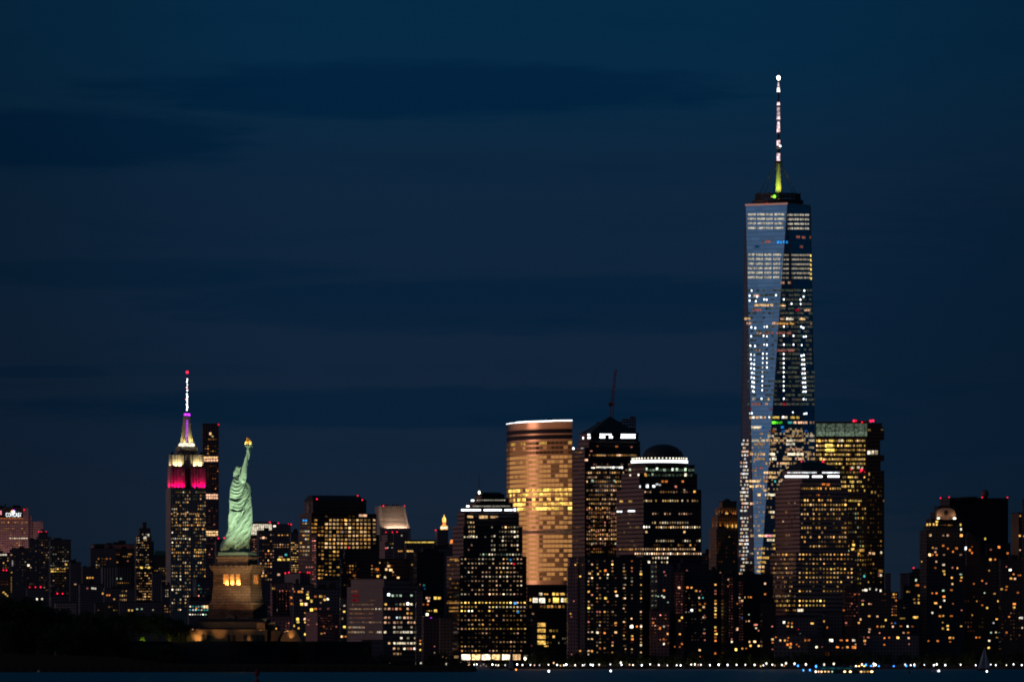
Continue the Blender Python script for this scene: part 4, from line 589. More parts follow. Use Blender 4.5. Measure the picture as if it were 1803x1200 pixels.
B('pediment_tower', 'dark stepped tower with a floodlit curved pediment and round opening at its top', 'apartment tower', 7070,
  [(1645,1652,1682,892),(1638,1646,1690,901),(1630,1640,1693.5,912),(1626,1637,1693.5,925),(1619.5,1632,1697,933)], dict(DSTONE, wall=(.06,.055,.06)), fn='pediment', plant=False,
  lights=[(1632.6,923,3,4.4,'gold',1.8),(1637.3,922.7,3,4.4,'gold',1.8),(1644,922.7,3,4.4,'gold',1.8),(1649.3,922.7,3,4.4,'gold',1.8),(1649.6,918,4.6,4.4,'yellow',1.8),(1691.6,923,3,4.4,'yellow',1.8),(1692.4,931,3,4.4,'ivory',1.8),(1692.3,942,5,5,'amber',1.9),(1638,941.6,4,4.6,'warm',1.7),(1668.8,942,4,4,'peach',.9),(1661,942,3,3,'peach',.3)]+G(1657,1677,923.8,924,2.7,3,1,'amber',.22)
  +[(1661,960,4,3.6,'orange',.8),(1642,963.6,3,3,'amber',.7),(1648,964.6,5,3,'peach',.4),(1669,965,3,3,'orange',.6),(1684,964.7,4.4,4,'orange',1.0),(1646.7,971,3.6,3.6,'peach',.7),(1637,976,4.6,5,'warm',2.0),(1642,976,3,3,'orange',.5),(1649.3,976,3.4,3.6,'orange',.7),(1662,976,4.4,2.6,'peach',.4),(1678,970.5,3,3.4,'orange',.9),(1691.5,976,4.4,3,'peach',.4),(1648.7,988,3.6,4,'peach',1.1),(1661.5,993.5,5.4,4.6,'cream',1.5),(1646.6,999,4,3.6,'orange',.6),(1677,998.6,3,3.6,'rust',.6),(1685.7,999.5,2.8,4.4,'amber',1.5),(1661.8,1004.8,4.8,4.6,'gold',1.9),(1663,1010,3,4.4,'gold',1.5),(1676,1016.3,3.6,4.4,'amber',1.5),(1691.7,1010.3,5.6,3,'green',.7),(1693,1015.8,4,4,'yellow',1.2),(1691.6,1021.6,4.4,3.4,'orange',.9),(1677,1027.3,3.4,4,'warm',1.5),(1628.6,1032.3,3,3,'orange',.7),(1623,988,2.4,3.4,'gold',.6)]
  +[(1661,1039,5,3.6,'green',.9),(1675,1038,5,3.6,'orange',.9),(1641.5,1043.5,3,3.6,'orange',.8),(1649,1043.5,4,4,'orange',1.0),(1662,1049.5,6,4.4,'orange',1.7),(1662.3,1056.4,4.4,4.4,'ivory',1.6),(1647.6,1061,6.4,4,'amber',1.6),(1656,1067.6,3.4,4,'warm',1.3),(1641.7,1078.3,3.6,4.6,'ivory',1.7),(1655,1083.5,5,4.4,'orange',.9),(1660.6,1083.4,4,4,'yellow',1.0),(1675,1083.6,6,3.4,'orange',.6),(1660,1095,3,3,'gold',1.0),(1668.6,1101,4.4,4.4,'gold',1.4),(1660,1105.6,4,4.4,'gold',1.1),(1669,1107,4,4.4,'gold',1.4),(1678,1062,3,3,'orange',.9),(1692.3,1101.5,4,3.4,'gold',.8),(1693,1073.5,3,2.6,'rust',.5),(1672.5,1122,5.4,4.6,'amber',1.8),(1678.6,1122,3,4,'amber',1.2),(1651,1127.6,5,4,'orange',.8),(1635,1127.6,3.6,3.6,'orange',1.2),(1673,1129,4,3,'orange',.7)])
B('black_slab_tower', 'huge windowless-looking black slab with red beacons at its roof corners, far right', 'skyscraper', 7900, [(1655.5,1672,1775,877)], dict(wall=(.02,.015,.018), glass=(.012,.012,.016), cw=1.5, fh=3.9, fx=.5, fz=.6, gr=.3), plant=False, fn='radome',
  lights=[(1734.6,947.7,2.8,4.6,'yellow',1.0)], beacons=[(1656,876),(1671.2,874.8),(1729.3,874.8),(1774,875)])
B('office_block', 'dark wing below the right corner of the huge black slab', 'office block', 7700, [(1735,1737,1779,957),(1708,1711,1783,975)], dict(DSTONE, wall=(.03,.028,.03)), plant=False,
  lights=[(1759,962.5,4.4,4.4,'orange',1.6),(1774,973.5,3.6,4,'orange',1.0),(1743.7,984.3,4.4,4.4,'amber',1.4),(1752,984.3,3.4,3.4,'orange',.7),(1744.5,967,4,3,'rust',.3),(1722,986,3,3,'rust',.3),(1712,967.5,3.4,4.4,'orange',1.1)])
B('gable_tower', 'reddish block with a sloping gabled roof in front of the huge black slab', 'apartment tower', 7400, [(1699,1702,1726,947)], dict(wall=(.11,.055,.045),cw=2.8,fh=3.4,fx=.4,fz=.5), roof='wedgeR', plant=False,
  lights=[(1707.6,967.6,3.6,4.4,'orange',1.2),(1711.4,972.6,3,4,'orange',.8),(1699.7,964.6,4.6,5.6,'white',2.2),(1721.4,1000.5,2.4,3,'cream',.5),(1711.5,961.6,2.6,3,'orange',.4),(1706.5,1005.5,2.4,3,'rust',.4),(1715,1027,3.4,3.6,'orange',.9)]+G(1703,1724,1012,1100,4,6,.14,['rust','orange'],.2))
B('apartment_tower', 'dark apartment tower with a faint ladder of grey balconies right of the pediment-topped tower', 'apartment tower', 7120, [(1744,1746,1762,988),(1694,1697,1763,996)], dict(DSTONE, wall=(.05,.045,.05)), fn='ladder', plant=False,
  lights=[(1741.5,1003.6,3,3.6,'gold',.6),(1729.5,1021.5,3.4,3.6,'orange',1.1),(1736.6,1026.5,3.4,3,'rust',.8),(1714.7,1027,3,3.6,'orange',.7),(1733.6,1043,3,3,'green',.8),(1763.4,1036.5,4,4.4,'gold',1.3),(1751,1044,5,4,'amber',.9),(1758,1057.5,4.6,4.6,'gold',1.8),(1738,1069.3,4,4.4,'yellow',1.9),(1729.5,1064.6,4,3,'orange',.5),(1755,1089.3,4.6,3.6,'amber',1.4),(1711.7,1082.3,2.8,3.4,'amber',1.0),(1749.4,1096,3,3.4,'white',.8)]
  +[(1745,1113,3.4,3.6,'green',1.1),(1753.5,1112.5,3.4,3.4,'cream',1.0),(1742,1127,4.4,4,'cream',1.8),(1755.7,1121.4,4.6,3,'gold',.5),(1741,1139.5,4.6,4.4,'gold',1.8),(1719,1121.4,3.6,3.6,'orange',1.1),(1724.6,1121.4,3.6,3.6,'orange',1.1)]+G(1700,1730,1050,1110,5,7.5,.16,['rust','orange','amber'],.22))
B('apartment_tower', 'dark apartment tower with one very bright high window near the right edge', 'apartment tower', 7070, [(1758,1762,1801,985)], dict(DSTONE, wall=(.05,.045,.05)),
  lights=[(1778.6,1002.6,5.6,4.6,'ivory',3.0),(1772,997,3,3,'rust',.6),(1784.7,1010.3,3.6,3.6,'orange',1.1),(1780,1017.5,5,4.4,'amber',1.5),(1787,1018.3,4.4,4.4,'peach',1.4),(1793,1012,3,3,'orange',1.0),(1796.6,1012,3,3,'orange',1.0),(1772.5,1032,4.6,3.4,'orange',.7),(1763.8,1036.5,4.4,4.4,'gold',1.6),(1792,1042.6,4.6,3.6,'orange',1.0),(1786,1062.5,6,4,'orange',1.4),(1785.4,1068.3,5,4.6,'gold',1.9),(1776.6,1085,3.6,3.4,'orange',1.3),(1795.6,1087,4,4,'cream',1.8),(1799.6,1087,3.4,4.4,'white',1.8),(1800,1104.5,3,4,'cream',.9),(1772,1112.5,4,4.4,'orange',.8),(1771.5,1037.5,4,3,'orange',.6),(1801,1137,4,3,'gold',1.2)]+G(1765,1798,1072,1130,5,6.5,.16,['rust','orange','amber'],.22))
B('ribbed_tower', 'brown ribbed tower cut off by the right edge of the photograph', 'skyscraper', 7600, [(1781,1794,1806,903)], dict(wall=(.22,.12,.09), cw=3.2, fh=80, fx=.5, fz=.95, glass=(.03,.025,.025)), plant=False,
  lights=[(1795.6,942.3,4,4,'amber',1.6),(1796,907.6,3.4,3,'amber',.5),(1797.6,985.6,4,4,'amber',1.0),(1796,967.5,2.6,2.6,'peach',.8),(1789,981.6,2.4,3,'orange',.4)])
B('black_tower', 'sheer black tower edge at the very right of the photograph', 'skyscraper', 7300, [(1800,1801,1840,880)], DSTONE, lights=[(1802.5,943,1.6,3,'amber',.9)], plant=False)
# dim filler blocks that close the gaps low down
for lab, x0, xc, x1, yt, D_ in (('unlit block with a flat roof between the magenta-lit tower foot and the pedestal', 330, 333, 385, 1056, 9300),
        ('unlit block with a greenish roof just left of the pedestal', 340, 346, 372, 1019, 9600),
        ('unlit low block behind the hotel annex', 462, 464, 530, 1060, 8600), ('unlit flat block between the gabled block and the yellow-strip roof', 655, 657, 740, 1030, 8200),
        ('unlit narrow block under the gold-crowned tower', 1226, 1229, 1262, 975, 7650), ('unlit block left of the golden curved tower foot', 912, 914, 945, 1083, 7200),
        ('unlit block right behind the long parapet-lit block', 1562, 1565, 1600, 1062, 7300), ('unlit block between the grey slab and the brick tower', 1175, 1177, 1192, 1000, 7300),
        ('unlit block behind the slanting-roof tower', 1330, 1333, 1372, 1085, 7250), ('unlit block at the far left behind the island trees', -20, -16, 70, 1030, 11300),
        ('unlit long block left of the black finned block', 100, 104, 170, 1036, 10900)):
    B('office_block', lab, 'office block', D_, [(x0, xc, x1, yt)], DSTONE, lights=(L(348,1013,8,3,'gold',1.6)+[(342.5+4*i,1017.5,3.6,4.6,'ivory',2.0) for i in range(4)]+G(338,372,1030,1052,4,6,.22,['amber','rust','teal'],.35)) if 'greenish' in lab else
      (G(335,367,1067,1073,5,6,.7,['cream','white','teal'],.7)+G(330,368,1081,1083,4.6,4.4,.9,['ivory','green'],.9)+row([359,364.5],1067.5,5,5.6,'warm',1.7)+row([346],1071,3,5,'orange',.7) if 'pedestal' in lab and 'flat roof' in lab else G(x0+6,x1-4,yt+8,min(1150,yt+90),6,7.5,.06,RES,.35)), plant=('greenish' not in lab))

# ------------------------------------------------------------------ building maker
RECTS = []
for q in BL:
    ts = q['tiers']
    for i, t_ in enumerate(ts):
        yb_ = ts[i+1][3] if i+1 < len(ts) else q['yb']
        RECTS.append((t_[0]+.8, t_[2]-.8, t_[3]+.8, yb_, q['D']))
RECTS += [(0, 634, 1130, 1181, 3100), (342, 468, 1093, 1181, 3100), (366, 465, 1058, 1093, 3100), (374, 457, 1000, 1058, 3100), (404, 441, 845, 985, 3100),
          (0, 90, 1062, 1181, 3100), (0, 250, 1090, 1181, 3100)]
def hidden(x, y, D):
    for r in RECTS:
        if r[4] < D-15 and r[0] < x < r[1] and r[2] < y < r[3]: return True
    return False
Z0 = 1.5
class Bld:
    def __init__(s, q):
        s.q = q; D = q['D']; x0, xc, x1, yt = q['tiers'][-1]
        xc = max(xc, x0+1.0); s.Xc = XPX(xc, D); k0 = (x0-CX)/F
        a = R(q['a']); need = 16.0 + .0018*(D-5000)
        if (s.Xc - k0*D)/(math.sin(a)+k0*math.cos(a)) < need:
            a = math.asin(min(.9, (s.Xc-k0*D)/need/math.sqrt(1+k0*k0))) - math.atan(k0)
        s.a = a; s.D = D; s.ca = math.cos(a); s.sa = math.sin(a)
        s.root = empty(q['name'], (s.Xc, D, Z0), a)
        tag(s.root, q['label'], q['cat'], q['group'])
        s.T = []
        Lb = None
        for (x0, xc, x1, yt) in reversed(q['tiers']):
            xc = max(xc, x0+1.0); k = (xc-CX)/F
            dv = 0.0
            if Lb is not None:
                Lp = (xc-x0)*D/F/max(s.sa, .05); dv = max(0.2, (Lb-Lp)/2)
            du = (k*D + k*dv*s.ca - s.Xc + dv*s.sa)/(s.ca - k*s.sa)
            X = s.Xc + du*s.ca - dv*s.sa; Dp = D + du*s.sa + dv*s.ca
            k0 = (x0-CX)/F; k1 = (x1-CX)/F
            Lt = (X - k0*Dp)/(s.sa + k0*s.ca); Wt = (k1*Dp - X)/(s.ca - k1*s.sa)
            if Lb is not None: Lt = min(max(Lt, 3), Lb - dv - .2) if Lb-dv > 4 else 3
            else: Lb = Lt
            if q['depth'] and not s.T: Lt = q['depth']
            zt = ZPX(yt, Dp) - Z0
            zb = s.T[-1]['z1'] if s.T else 0.0
            s.T.append(dict(x0=x0, xc=xc, x1=x1, yt=yt, X=X, D=Dp, du=du, dv=dv, L=Lt, W=Wt, z0=zb, z1=zt))
            Lb = Lt
        s.top = s.T[-1]
    def tier(s, x, y):
        for i, t in enumerate(reversed(s.T)):
            if y > t['yt'] + .4:
                yb = s.T[len(s.T)-i-2]['yt'] if i < len(s.T)-1 else 9999
                if y < yb: return t if t['x0'] < x < t['x1'] else None
        return None
    def on_front(s, t, x):
        k = (x-CX)/F; return (k*t['D'] - t['X'])/(s.ca - k*s.sa)
    def on_left(s, t, x):
        k = (x-CX)/F; return (t['X'] - k*t['D'])/(s.sa + k*s.ca)
    def z(s, y, D): return ZPX(y, D) - Z0
    def place(s, t, x, y, w_, h_, proud=.12, thick=.3):
        """photo rectangle -> (location, scale) of a thin pane on the front or left wall"""
        if x >= t['xc']:
            xa = max(x-w_/2, t['xc']+.05); xb = min(x+w_/2, t['x1']-.05)
            ua, ub = s.on_front(t, xa), s.on_front(t, xb); u = (ua+ub)/2; Dp = t['D'] + u*s.sa
            return (t['du']+u, t['dv']-proud+thick/2, s.z(y, Dp)), (ub-ua, thick, h_*Dp/F)
        xa = max(x-w_/2, t['x0']+.05); xb = min(x+w_/2, t['xc']-.05)
        va, vb = s.on_left(t, xa), s.on_left(t, xb); v = (va+vb)/2; Dp = t['D'] + v*s.ca
        return (t['du']-proud+thick/2, t['dv']+v, s.z(y, Dp)), (thick, abs(va-vb), h_*Dp/F)
    def w2l(s, p):
        d = Vector(p) - Vector((s.Xc, s.D, Z0)); return Vector((d.x*s.ca + d.y*s.sa, -d.x*s.sa + d.y*s.ca, d.z))
    def l2w(s, p):
        return Vector((s.Xc + p[0]*s.ca - p[1]*s.sa, s.D + p[0]*s.sa + p[1]*s.ca, Z0 + p[2]))
    def body(s, mat):
        b = MB()
        for t in s.T: b.box(t['du'], t['du']+t['W'], t['dv'], t['dv']+t['L'], t['z0'], t['z1'], bottom=False)
        b.build('walls', mat, s.root)
        t = s.top; b = MB(); e = .35
        b.box(t['du']-e, t['du']+t['W']+e, t['dv']-e, t['dv']+t['L']+e, t['z1']+.02, t['z1']+.9)
        b.build('parapet', M_DARK, s.root)
    def windows(s, lights, strict=True):
        out = []
        for (x, y, w_, h_, hue, st) in lights:
            if s.q['D'] < 7300 and y > 985 and w_ < 7 and s.q['cat'] not in ('skyscraper',): w_ *= .86; h_ *= .84; st *= .85
            if w_ < 9 and hue != 'white': w_ *= .93; h_ *= .86; st *= .86
            t = s.tier(x, y)
            if t is None or hidden(x, y, s.q['D']): continue
            l, sc_ = s.place(t, x, y, w_, h_)
            if min(sc_[0], sc_[1]) <= .05: continue
            out.append((w_*h_, st, l, sc_, hue))
        put_windows(s.root, out)
    def beacons(s):
        for (x, y) in s.q['beacons']:
            Dp = s.top['D'] + 3.0; p = s.w2l(P(x, y, Dp)); r_ = 1.2*Dp/F
            link('beacon', unit('red', 2.0, True), s.root, p, scale=(r_, r_, r_*1.15))
    def plantbox(s):
        r = random.Random(int(s.D*7 + s.T[0]['x0'])); t = s.top
        for i in range(r.choice((1, 1, 2, 3))):
            w_ = t['W']*r.uniform(.12, .4); u = t['du'] + r.uniform(.05, .95)*(t['W']-w_); h_ = r.uniform(1.5, 5.5)
            v0 = t['dv'] + t['L']*.15; b = MB(); b.box(u, u+w_, v0, v0+t['L']*r.uniform(.3, .6), t['z1']+.95, t['z1']+.95+h_)
            b.build('roof_plant', M_DARK, s.root)
    def profile(s, pts, mat, name='roof'):
        """prism over the top tier whose upper outline is given in photo pixels"""
        t = s.top; us = [(t['du']+s.on_front(t, x), s.z(y, t['D'])) for x, y in pts]
        n = len(us); vs = [(u, t['dv'], z) for u, z in us] + [(u, t['dv']+t['L'], z) for u, z in us]
        fs = [tuple(range(n)), tuple(range(2*n-1, n-1, -1))] + [(i, n+i, n+(i+1) % n, (i+1) % n) for i in range(n)]
        b = MB(); b.add(vs, fs); return b.build(name, mat, s.root)

def put_windows(root, out, cap=100):
    out.sort(key=lambda o: (-round(o[0]), -o[1]))
    for (ar, st, l, sc_, hue) in out[:cap]:
        link('window', unit(hue, st), root, l, scale=sc_)
    if out[cap:]:
        b = MB()
        for (ar, st, l, sc_, hue) in out[cap:]:
            b.box(l[0]-sc_[0]/2, l[0]+sc_[0]/2, l[1]-sc_[1]/2, l[1]+sc_[1]/2, l[2]-sc_[2]/2, l[2]+sc_[2]/2, emit(hue, st))
        tag(b.build('lit_windows', None, root), kind='stuff')

def lamp(kind, name, loc, aim, power, col, parent=None, size=.5, cone=60, blend=.8, sx=1, sy=1):
    d = bpy.data.lights.new(name, kind); d.energy = power; d.color = col
    if kind == 'SPOT': d.spot_size = R(cone); d.spot_blend = blend; d.shadow_soft_size = size
    elif kind == 'AREA': d.shape = 'RECTANGLE'; d.size = sx; d.size_y = sy
    else: d.shadow_soft_size = size
    o = bpy.data.objects.new(name, d); COL.objects.link(o); o.parent = parent; o.location = loc
    if aim is not None: o.rotation_euler = (Vector(aim)-Vector(loc)).to_track_quat('-Z', 'Y').to_euler()
    return o

# ---- special tops and bodies
def ball_at(s, x, y, rpx, hue, st, Dp=None, name='beacon', ry=1.0):
    Dp = Dp or s.top['D']; p = s.w2l(P(x, y, Dp)); r_ = rpx*Dp/F
    return link(name, unit(hue, st, True), s.root, p, scale=(r_, r_, r_*ry))
def lath(s, prof_px, xc, Dp, mat, name, n=16, smooth=True, sx=1.0):
    p = s.w2l(P(xc, 0, Dp)); k = Dp/F
    prof = [(r*k, s.z(y, Dp)) for r, y in prof_px]
    b = MB(); b.lathe(prof, n, (p.x, p.y), sx=sx); return b.build(name, mat, s.root, smooth)
def midD(t, s): return t['D'] + (t['W']*s.sa + t['L']*s.ca)/2

def fn_signslab(s):
    t = s.top; s.body(facade(**s.q['fac']))
    # stepped right shoulder
    b = MB(); u0 = t['du']+t['W']
    b.box(u0+.02, u0+7, 6, 30, 0, s.z(906, 13000)); b.box(u0+7.02, u0+26, 8, 30, 0, s.z(917, 13000)); b.build('shoulder', facade(**s.q['fac']), s.root)
    b = MB(); b.box(s.on_front(t, -8), s.on_front(t, 39.5), -1.3, -.05, s.z(911, t['D']), s.z(895.5, t['D']))
    b.build('sign_panel', M_DARK, s.root)
    b = MB(); b.box(s.on_front(t, -8), s.on_front(t, 40), -2.3, -.06, s.z(912, t['D']), s.z(911.2, t['D']))
    b.build('ledge_light', emit('orange', .45), s.root)
    cu = bpy.data.curves.new('t', 'FONT'); cu.body = 'COMCAST'; cu.extrude = .04
    to = bpy.data.objects.new('t', cu); COL.objects.link(to); bpy.context.view_layer.update()
    me = bpy.data.meshes.new_from_object(to); bpy.data.objects.remove(to)
    xs = [v.co.x for v in me.vertices]; ys = [v.co.y for v in me.vertices]
    w_ = s.on_front(t, 37.3) - s.on_front(t, 10); h_ = 6.8*t['D']/F
    sx = w_/(max(xs)-min(xs)); sy = h_/(max(ys)-min(ys))
    for v in me.vertices: v.co = ((v.co.x-min(xs))*sx, -v.co.z*8, (v.co.y-min(ys))*sy)
    me.materials.clear(); me.materials.append(emit('white', 2.0))
    link('sign_letters', me, bpy.data.objects['sign_panel'], (s.on_front(t, 10), -1.8, s.z(908.9, t['D'])))
    for i, hue in enumerate(('yellow', 'orange', 'red', 'purple', 'blue', 'lime')):       # the fan-shaped emblem over the letters
        an = math.pi*(1 - (i+.5)/6); c = (s.on_front(t, 23.3) + 2.6*math.cos(an), -1.9, s.z(901.6, t['D']) + 2.6*math.sin(an)+.4)
        b = MB(); M_ = Matrix.Rotation(-(an-math.pi/2), 4, 'Y'); b.ball(c, .9, .4, 2.4, 8, M=M_); b.build('sign_emblem', emit(hue, 2.0 if hue != 'lime' else .75), bpy.data.objects['sign_panel'])
    b = MB(); b.ball((s.on_front(t, 23.3), -2.5, s.z(900.6, t['D'])), 1.5, .5, 2.6, 8); b.build('sign_emblem', emit('white', 4.0), bpy.data.objects['sign_panel'])
    b = MB(); b.box(s.on_front(t, .4), s.on_front(t, 2.4), -1.7, -1.4, s.z(905.5, t['D']), s.z(898.5, t['D'])); b.build('sign_emblem', emit('pink', 1.2), bpy.data.objects['sign_panel'])
    b = MB(); b.box(4, 20, 8, 20, t['z1']+1, t['z1']+5); b.box(38, 40, 8, 10, t['z1']+1, t['z1']+7); b.build('roof_plant', M_DARK, s.root)
    for u in (8, 30, 52, 74):
        lamp('SPOT', 'floodlight', (u, -55, 60), (u+2, 0, 205), 210000, (1, .48, .50), s.root, 1, 75)

def fn_esb(s):
    s.body(facade(**s.q['fac'])); D = s.D; k = D/F
    T4, T3, T2, T1 = s.T          # shaft, magenta, cream, dark
    st = rough_mat('crown_stone', (.42,.40,.34), .8, scale=.1)
    # vertical buttresses that catch the floodlights
    for t, name, n in ((T3, 'magenta_pier', 11), (T2, 'crown_pier', 9)):
        b = MB()
        for i in range(n):
            if i == n//2: continue
            u = t['du'] + t['W']*(i+.12)/n; b.box(u, u+t['W']*.35/n, t['dv']-1.1, t['dv']+.1, t['z0'], t['z1']-.4)
        tag(b.build(name, st, s.root), kind='stuff')
    # darker recessed centre bay
    b = MB(); uc = T3['du'] + T3['W']*.46; b.box(uc-4, uc+4, T3['dv']-2.0, T3['dv']-.02, T3['z0'], T3['z1']-3); b.build('centre_bay', M_DARK, s.root)
    def strip(t, u0, u1, zoff, col, power, out=5.0, tilt=1.0, mode='F'):
        n = max(2, int((u1-u0)/6))
        for i in range(n):
            uc = u0+(u1-u0)*(i+.5)/n
            if mode == 'F': lamp('SPOT', 'floodlight', (uc, t['dv']-out, t['z0']+zoff), (uc, t['dv']+1.5, t['z0']+zoff+out*tilt+2), power*3.6/n, col, s.root, .5, 95, 1.0)
            else: lamp('SPOT', 'floodlight', (t['du']-out, uc, t['z0']+zoff), (t['du']+1.5, uc, t['z0']+zoff+out*tilt+2), power*3.6/n, col, s.root, .5, 95, 1.0)
    W = T3['W']; MG = (1, .0, .13)
    strip(T3, T3['du']+1, T3['du']+W*.40, 1.0, MG, 15000, 4.5, 1.6); strip(T3, T3['du']+W*.62, T3['du']+W-1, 1.0, MG, 15000, 4.5, 1.6)
    strip(T3, T3['dv']+1, T3['dv']+T3['L']-1, 1.0, MG, 9000, 4, 1.6, 'L')
    W = T2['W']; CR = (1, .80, .38)
    strip(T2, T2['du']+2, T2['du']+W*.34, .5, CR, 15000, 4.5, 1.6); strip(T2, T2['du']+W*.66, T2['du']+W-2, .5, CR, 15000, 4.5, 1.6)
    strip(T2, T2['dv']+1, T2['dv']+T2['L']-1, .5, CR, 3500, 4, 1.5, 'L')
    # mooring mast, its lit ring, glowing spine, and the antenna
    Dm = midD(T1, s)
    mast = lath(s, [(13,790),(12.4,785),(12,779),(10.2,770),(8.6,758),(7.5,746),(6.7,738),(6.4,733),(5.2,731)], 328.6, Dm, rough_mat('mast_stone', (.34,.32,.27), .6), 'mooring_mast', 12, False)
    ring = lath(s, [(14.3,785.6),(14.6,783),(12.4,779.5)], 328.6, Dm, emit('ivory', 1.2), 'lit_ring', 20)
    p = s.w2l(P(328.6, 0, Dm)); km = Dm/F
    for i in range(4):
        an = R(45+90*i) - s.a + R(8); b = MB(); c, sn = math.cos(an), math.sin(an)
        b.add([(p.x+c*14*km-sn, p.y+sn*14*km+c, s.z(779, Dm)), (p.x+c*14*km+sn, p.y+sn*14*km-c, s.z(779, Dm)), (p.x+c*6*km+sn, p.y+sn*6*km-c, s.z(742, Dm)), (p.x+c*6*km-sn, p.y+sn*6*km+c, s.z(742, Dm)),
               (p.x-sn, p.y+c, s.z(779, Dm)), (p.x+sn, p.y-c, s.z(779, Dm)), (p.x+sn, p.y-c, s.z(742, Dm)), (p.x-sn, p.y+c, s.z(742, Dm))], [(0,1,2,3),(0,3,7,4),(1,5,6,2),(3,2,6,7)])
        b.build('mast_wing', bpy.data.materials['mast_stone'], s.root)
    for i in range(9):
        y = 740 + i*4.4; q_ = s.w2l(P(329.6, y, Dm - (8.2+.55*(i))*km*1.25)); link('mast_light', unit('purple', 1.2), s.root, q_, scale=(2.4*km, .6, 3.1*km))
    lath(s, [(5.6,731.6),(5.8,729.5),(5.2,727.6)], 329.3, Dm, emit('purple', 2.0), 'purple_ring', 16)
    lath(s, [(3.4,728),(2.6,724),(1.7,722),(1.6,690),(1.1,689),(.9,668),(.5,667),(.4,656)], 329.3, Dm, M_STEEL, 'antenna', 8)
    for i, y in enumerate((721,716.5,712,707.5,703,698,693.5,687,682,677,672,667.5)):
        ball_at(s, 329.3+(.5 if i%2 else -.2), y, (1.45 if i < 7 else 1.1), 'white', 4.0 if i % 3 else 2.0, Dm-2, 'antenna_light', 1.5)
    ball_at(s, 327, 702, 1.0, 'red', 1.2, Dm-3); ball_at(s, 329.3, 683.5, 1.5, 'red', 1.2, Dm-4); ball_at(s, 329.6, 655, 2.3, 'red', 4.0, Dm-2)
    for an_ in ((-10, 772), (10, 772), (-3, 776), (5, 776)):
        q_ = s.w2l(P(328.6+an_[0]*1.6, 782, Dm-14*km)); a_ = s.w2l(P(328.6+an_[0]*.2, 758, Dm)); lamp('SPOT', 'floodlight', q_, a_, 20000, (1, .80, .25), s.root, 1, 60)
    for xx in (303, 319, 340, 354):
        b = MB(); q_ = s.w2l(P(xx, 800, T2['D']+6)); b.box(q_.x-2, q_.x+2, q_.y-2, q_.y+2, T2['z1'], T2['z1']+4.5); b.build('roof_plant', M_DARK, s.root)

def fn_creamtop(s): s.body(facade(**s.q['fac'])); ball_at(s, 475, 919, 1.6, 'red', 1.2)
def fn_gable(s):
    s.body(facade(**s.q['fac'])); t = s.top
    b = MB(); u0 = t['du']; W, L_ = t['W'], t['L']
    b.frustum((u0, u0+W, t['dv'], t['dv']+L_), (u0+2, u0+W-6, t['dv']+L_*.3, t['dv']+L_*.7), t['z1']+.9, s.z(871.5, t['D']+10)); b.build('roof', rough_mat('slate_roof', (.045,.045,.05), .7), s.root)
    b = MB(); vm = t['dv']+L_/2
    for i in range(5): b.box(u0-1.0, u0-.03, vm-3.6+i*1.7, vm-2.6+i*1.7, t['z1']-13, t['z1']-2-abs(i-2)*1.2)
    b.build('gable_ornament', rough_mat('gable_stone', (.42,.34,.30), .8), s.root)
    b = MB()
    for i in range(13): b.box(t['du']+3+i*W/14, t['du']+4.6+i*W/14, t['dv']-.5, t['dv']-.02, s.z(901, t['D']), s.z(893, t['D']))
    tag(b.build('frieze_fins', M_DARK, s.root), kind='stuff')
def fn_slope(s):
    D = s.D; k = D/F; m = facade(wall=(.30,.25,.23), cw=2.4, fh=200, fx=.38, fz=1.0, glass=(.10,.08,.07)); x0, xc, x1, yt = s.q['tiers'][0]
    st = rough_mat('travertine', (.40,.34,.31), .8)
    p0 = s.w2l(P(669, 0, D)); W = 54*k
    def U(x): return s.w2l(P(x, 0, D)).x
    ys = [929,924,916,906,898,890]; off = [1.5,5.5,9.5,12,13.2,14]
    b = MB(); n = len(ys); vs = []
    for y, o in zip(ys, off):
        f = (929-y)/39; xa = 677 - 1.5*f; xb = 720.5 - 4*f; z = s.z(y, D); vs += [(U(xa), o, z), (U(xb), o, z), (U(xb), 34, z), (U(xa), 34, z)]
    fs = [(4*i+j, 4*i+(j+1) % 4, 4*i+4+(j+1) % 4, 4*i+4+j) for i in range(n-1) for j in range(4)] + [(4*n-4, 4*n-3, 4*n-2, 4*n-1)]
    b.add(vs, fs); b.build('curved_front', m, s.root)
    for xa, xb, xt0, xt1 in ((669, 676.6, 669.6, 675.2), (720.9, 724.4, 716.7, 718.2)):
        b = MB(); vs = []
        for y, o in zip(ys, off):
            f = (929-y)/39; z = s.z(y, D); l = xa+(xt0-xa)*f; r_ = xb+(xt1-xb)*f; vs += [(U(l), o-1.2, z), (U(r_), o-1.2, z), (U(r_), 34.5, z), (U(l), 34.5, z)]
        b.add(vs, fs); b.build('side_pier', st, s.root)
    b = MB(); b.box(U(668.3), U(725), -2, 35, 0, s.z(929.6, D)); b.build('walls', facade(wall=(.34,.29,.27), cw=2.6, fh=4, fx=.4, fz=.5), s.root)
    b = MB()
    for xa, xb in ((676, 681), (682, 688), (689, 691), (696, 700), (701, 705), (706, 711)): b.box(U(xa), U(xb), 20, 24, s.z(889.8, D), s.z(886.5, D))
    b.build('roof_screen', st, s.root)
    for i in range(3):
        u = U(686+13*i); lamp('AREA', 'floodlight', (u, -1.2, s.z(929, D)+.6), (u, 9, s.z(916, D)), 3400, (1, .72, .48), s.root, sx=9, sy=1)
def fn_striproof(s): s.body(facade(**s.q['fac']))
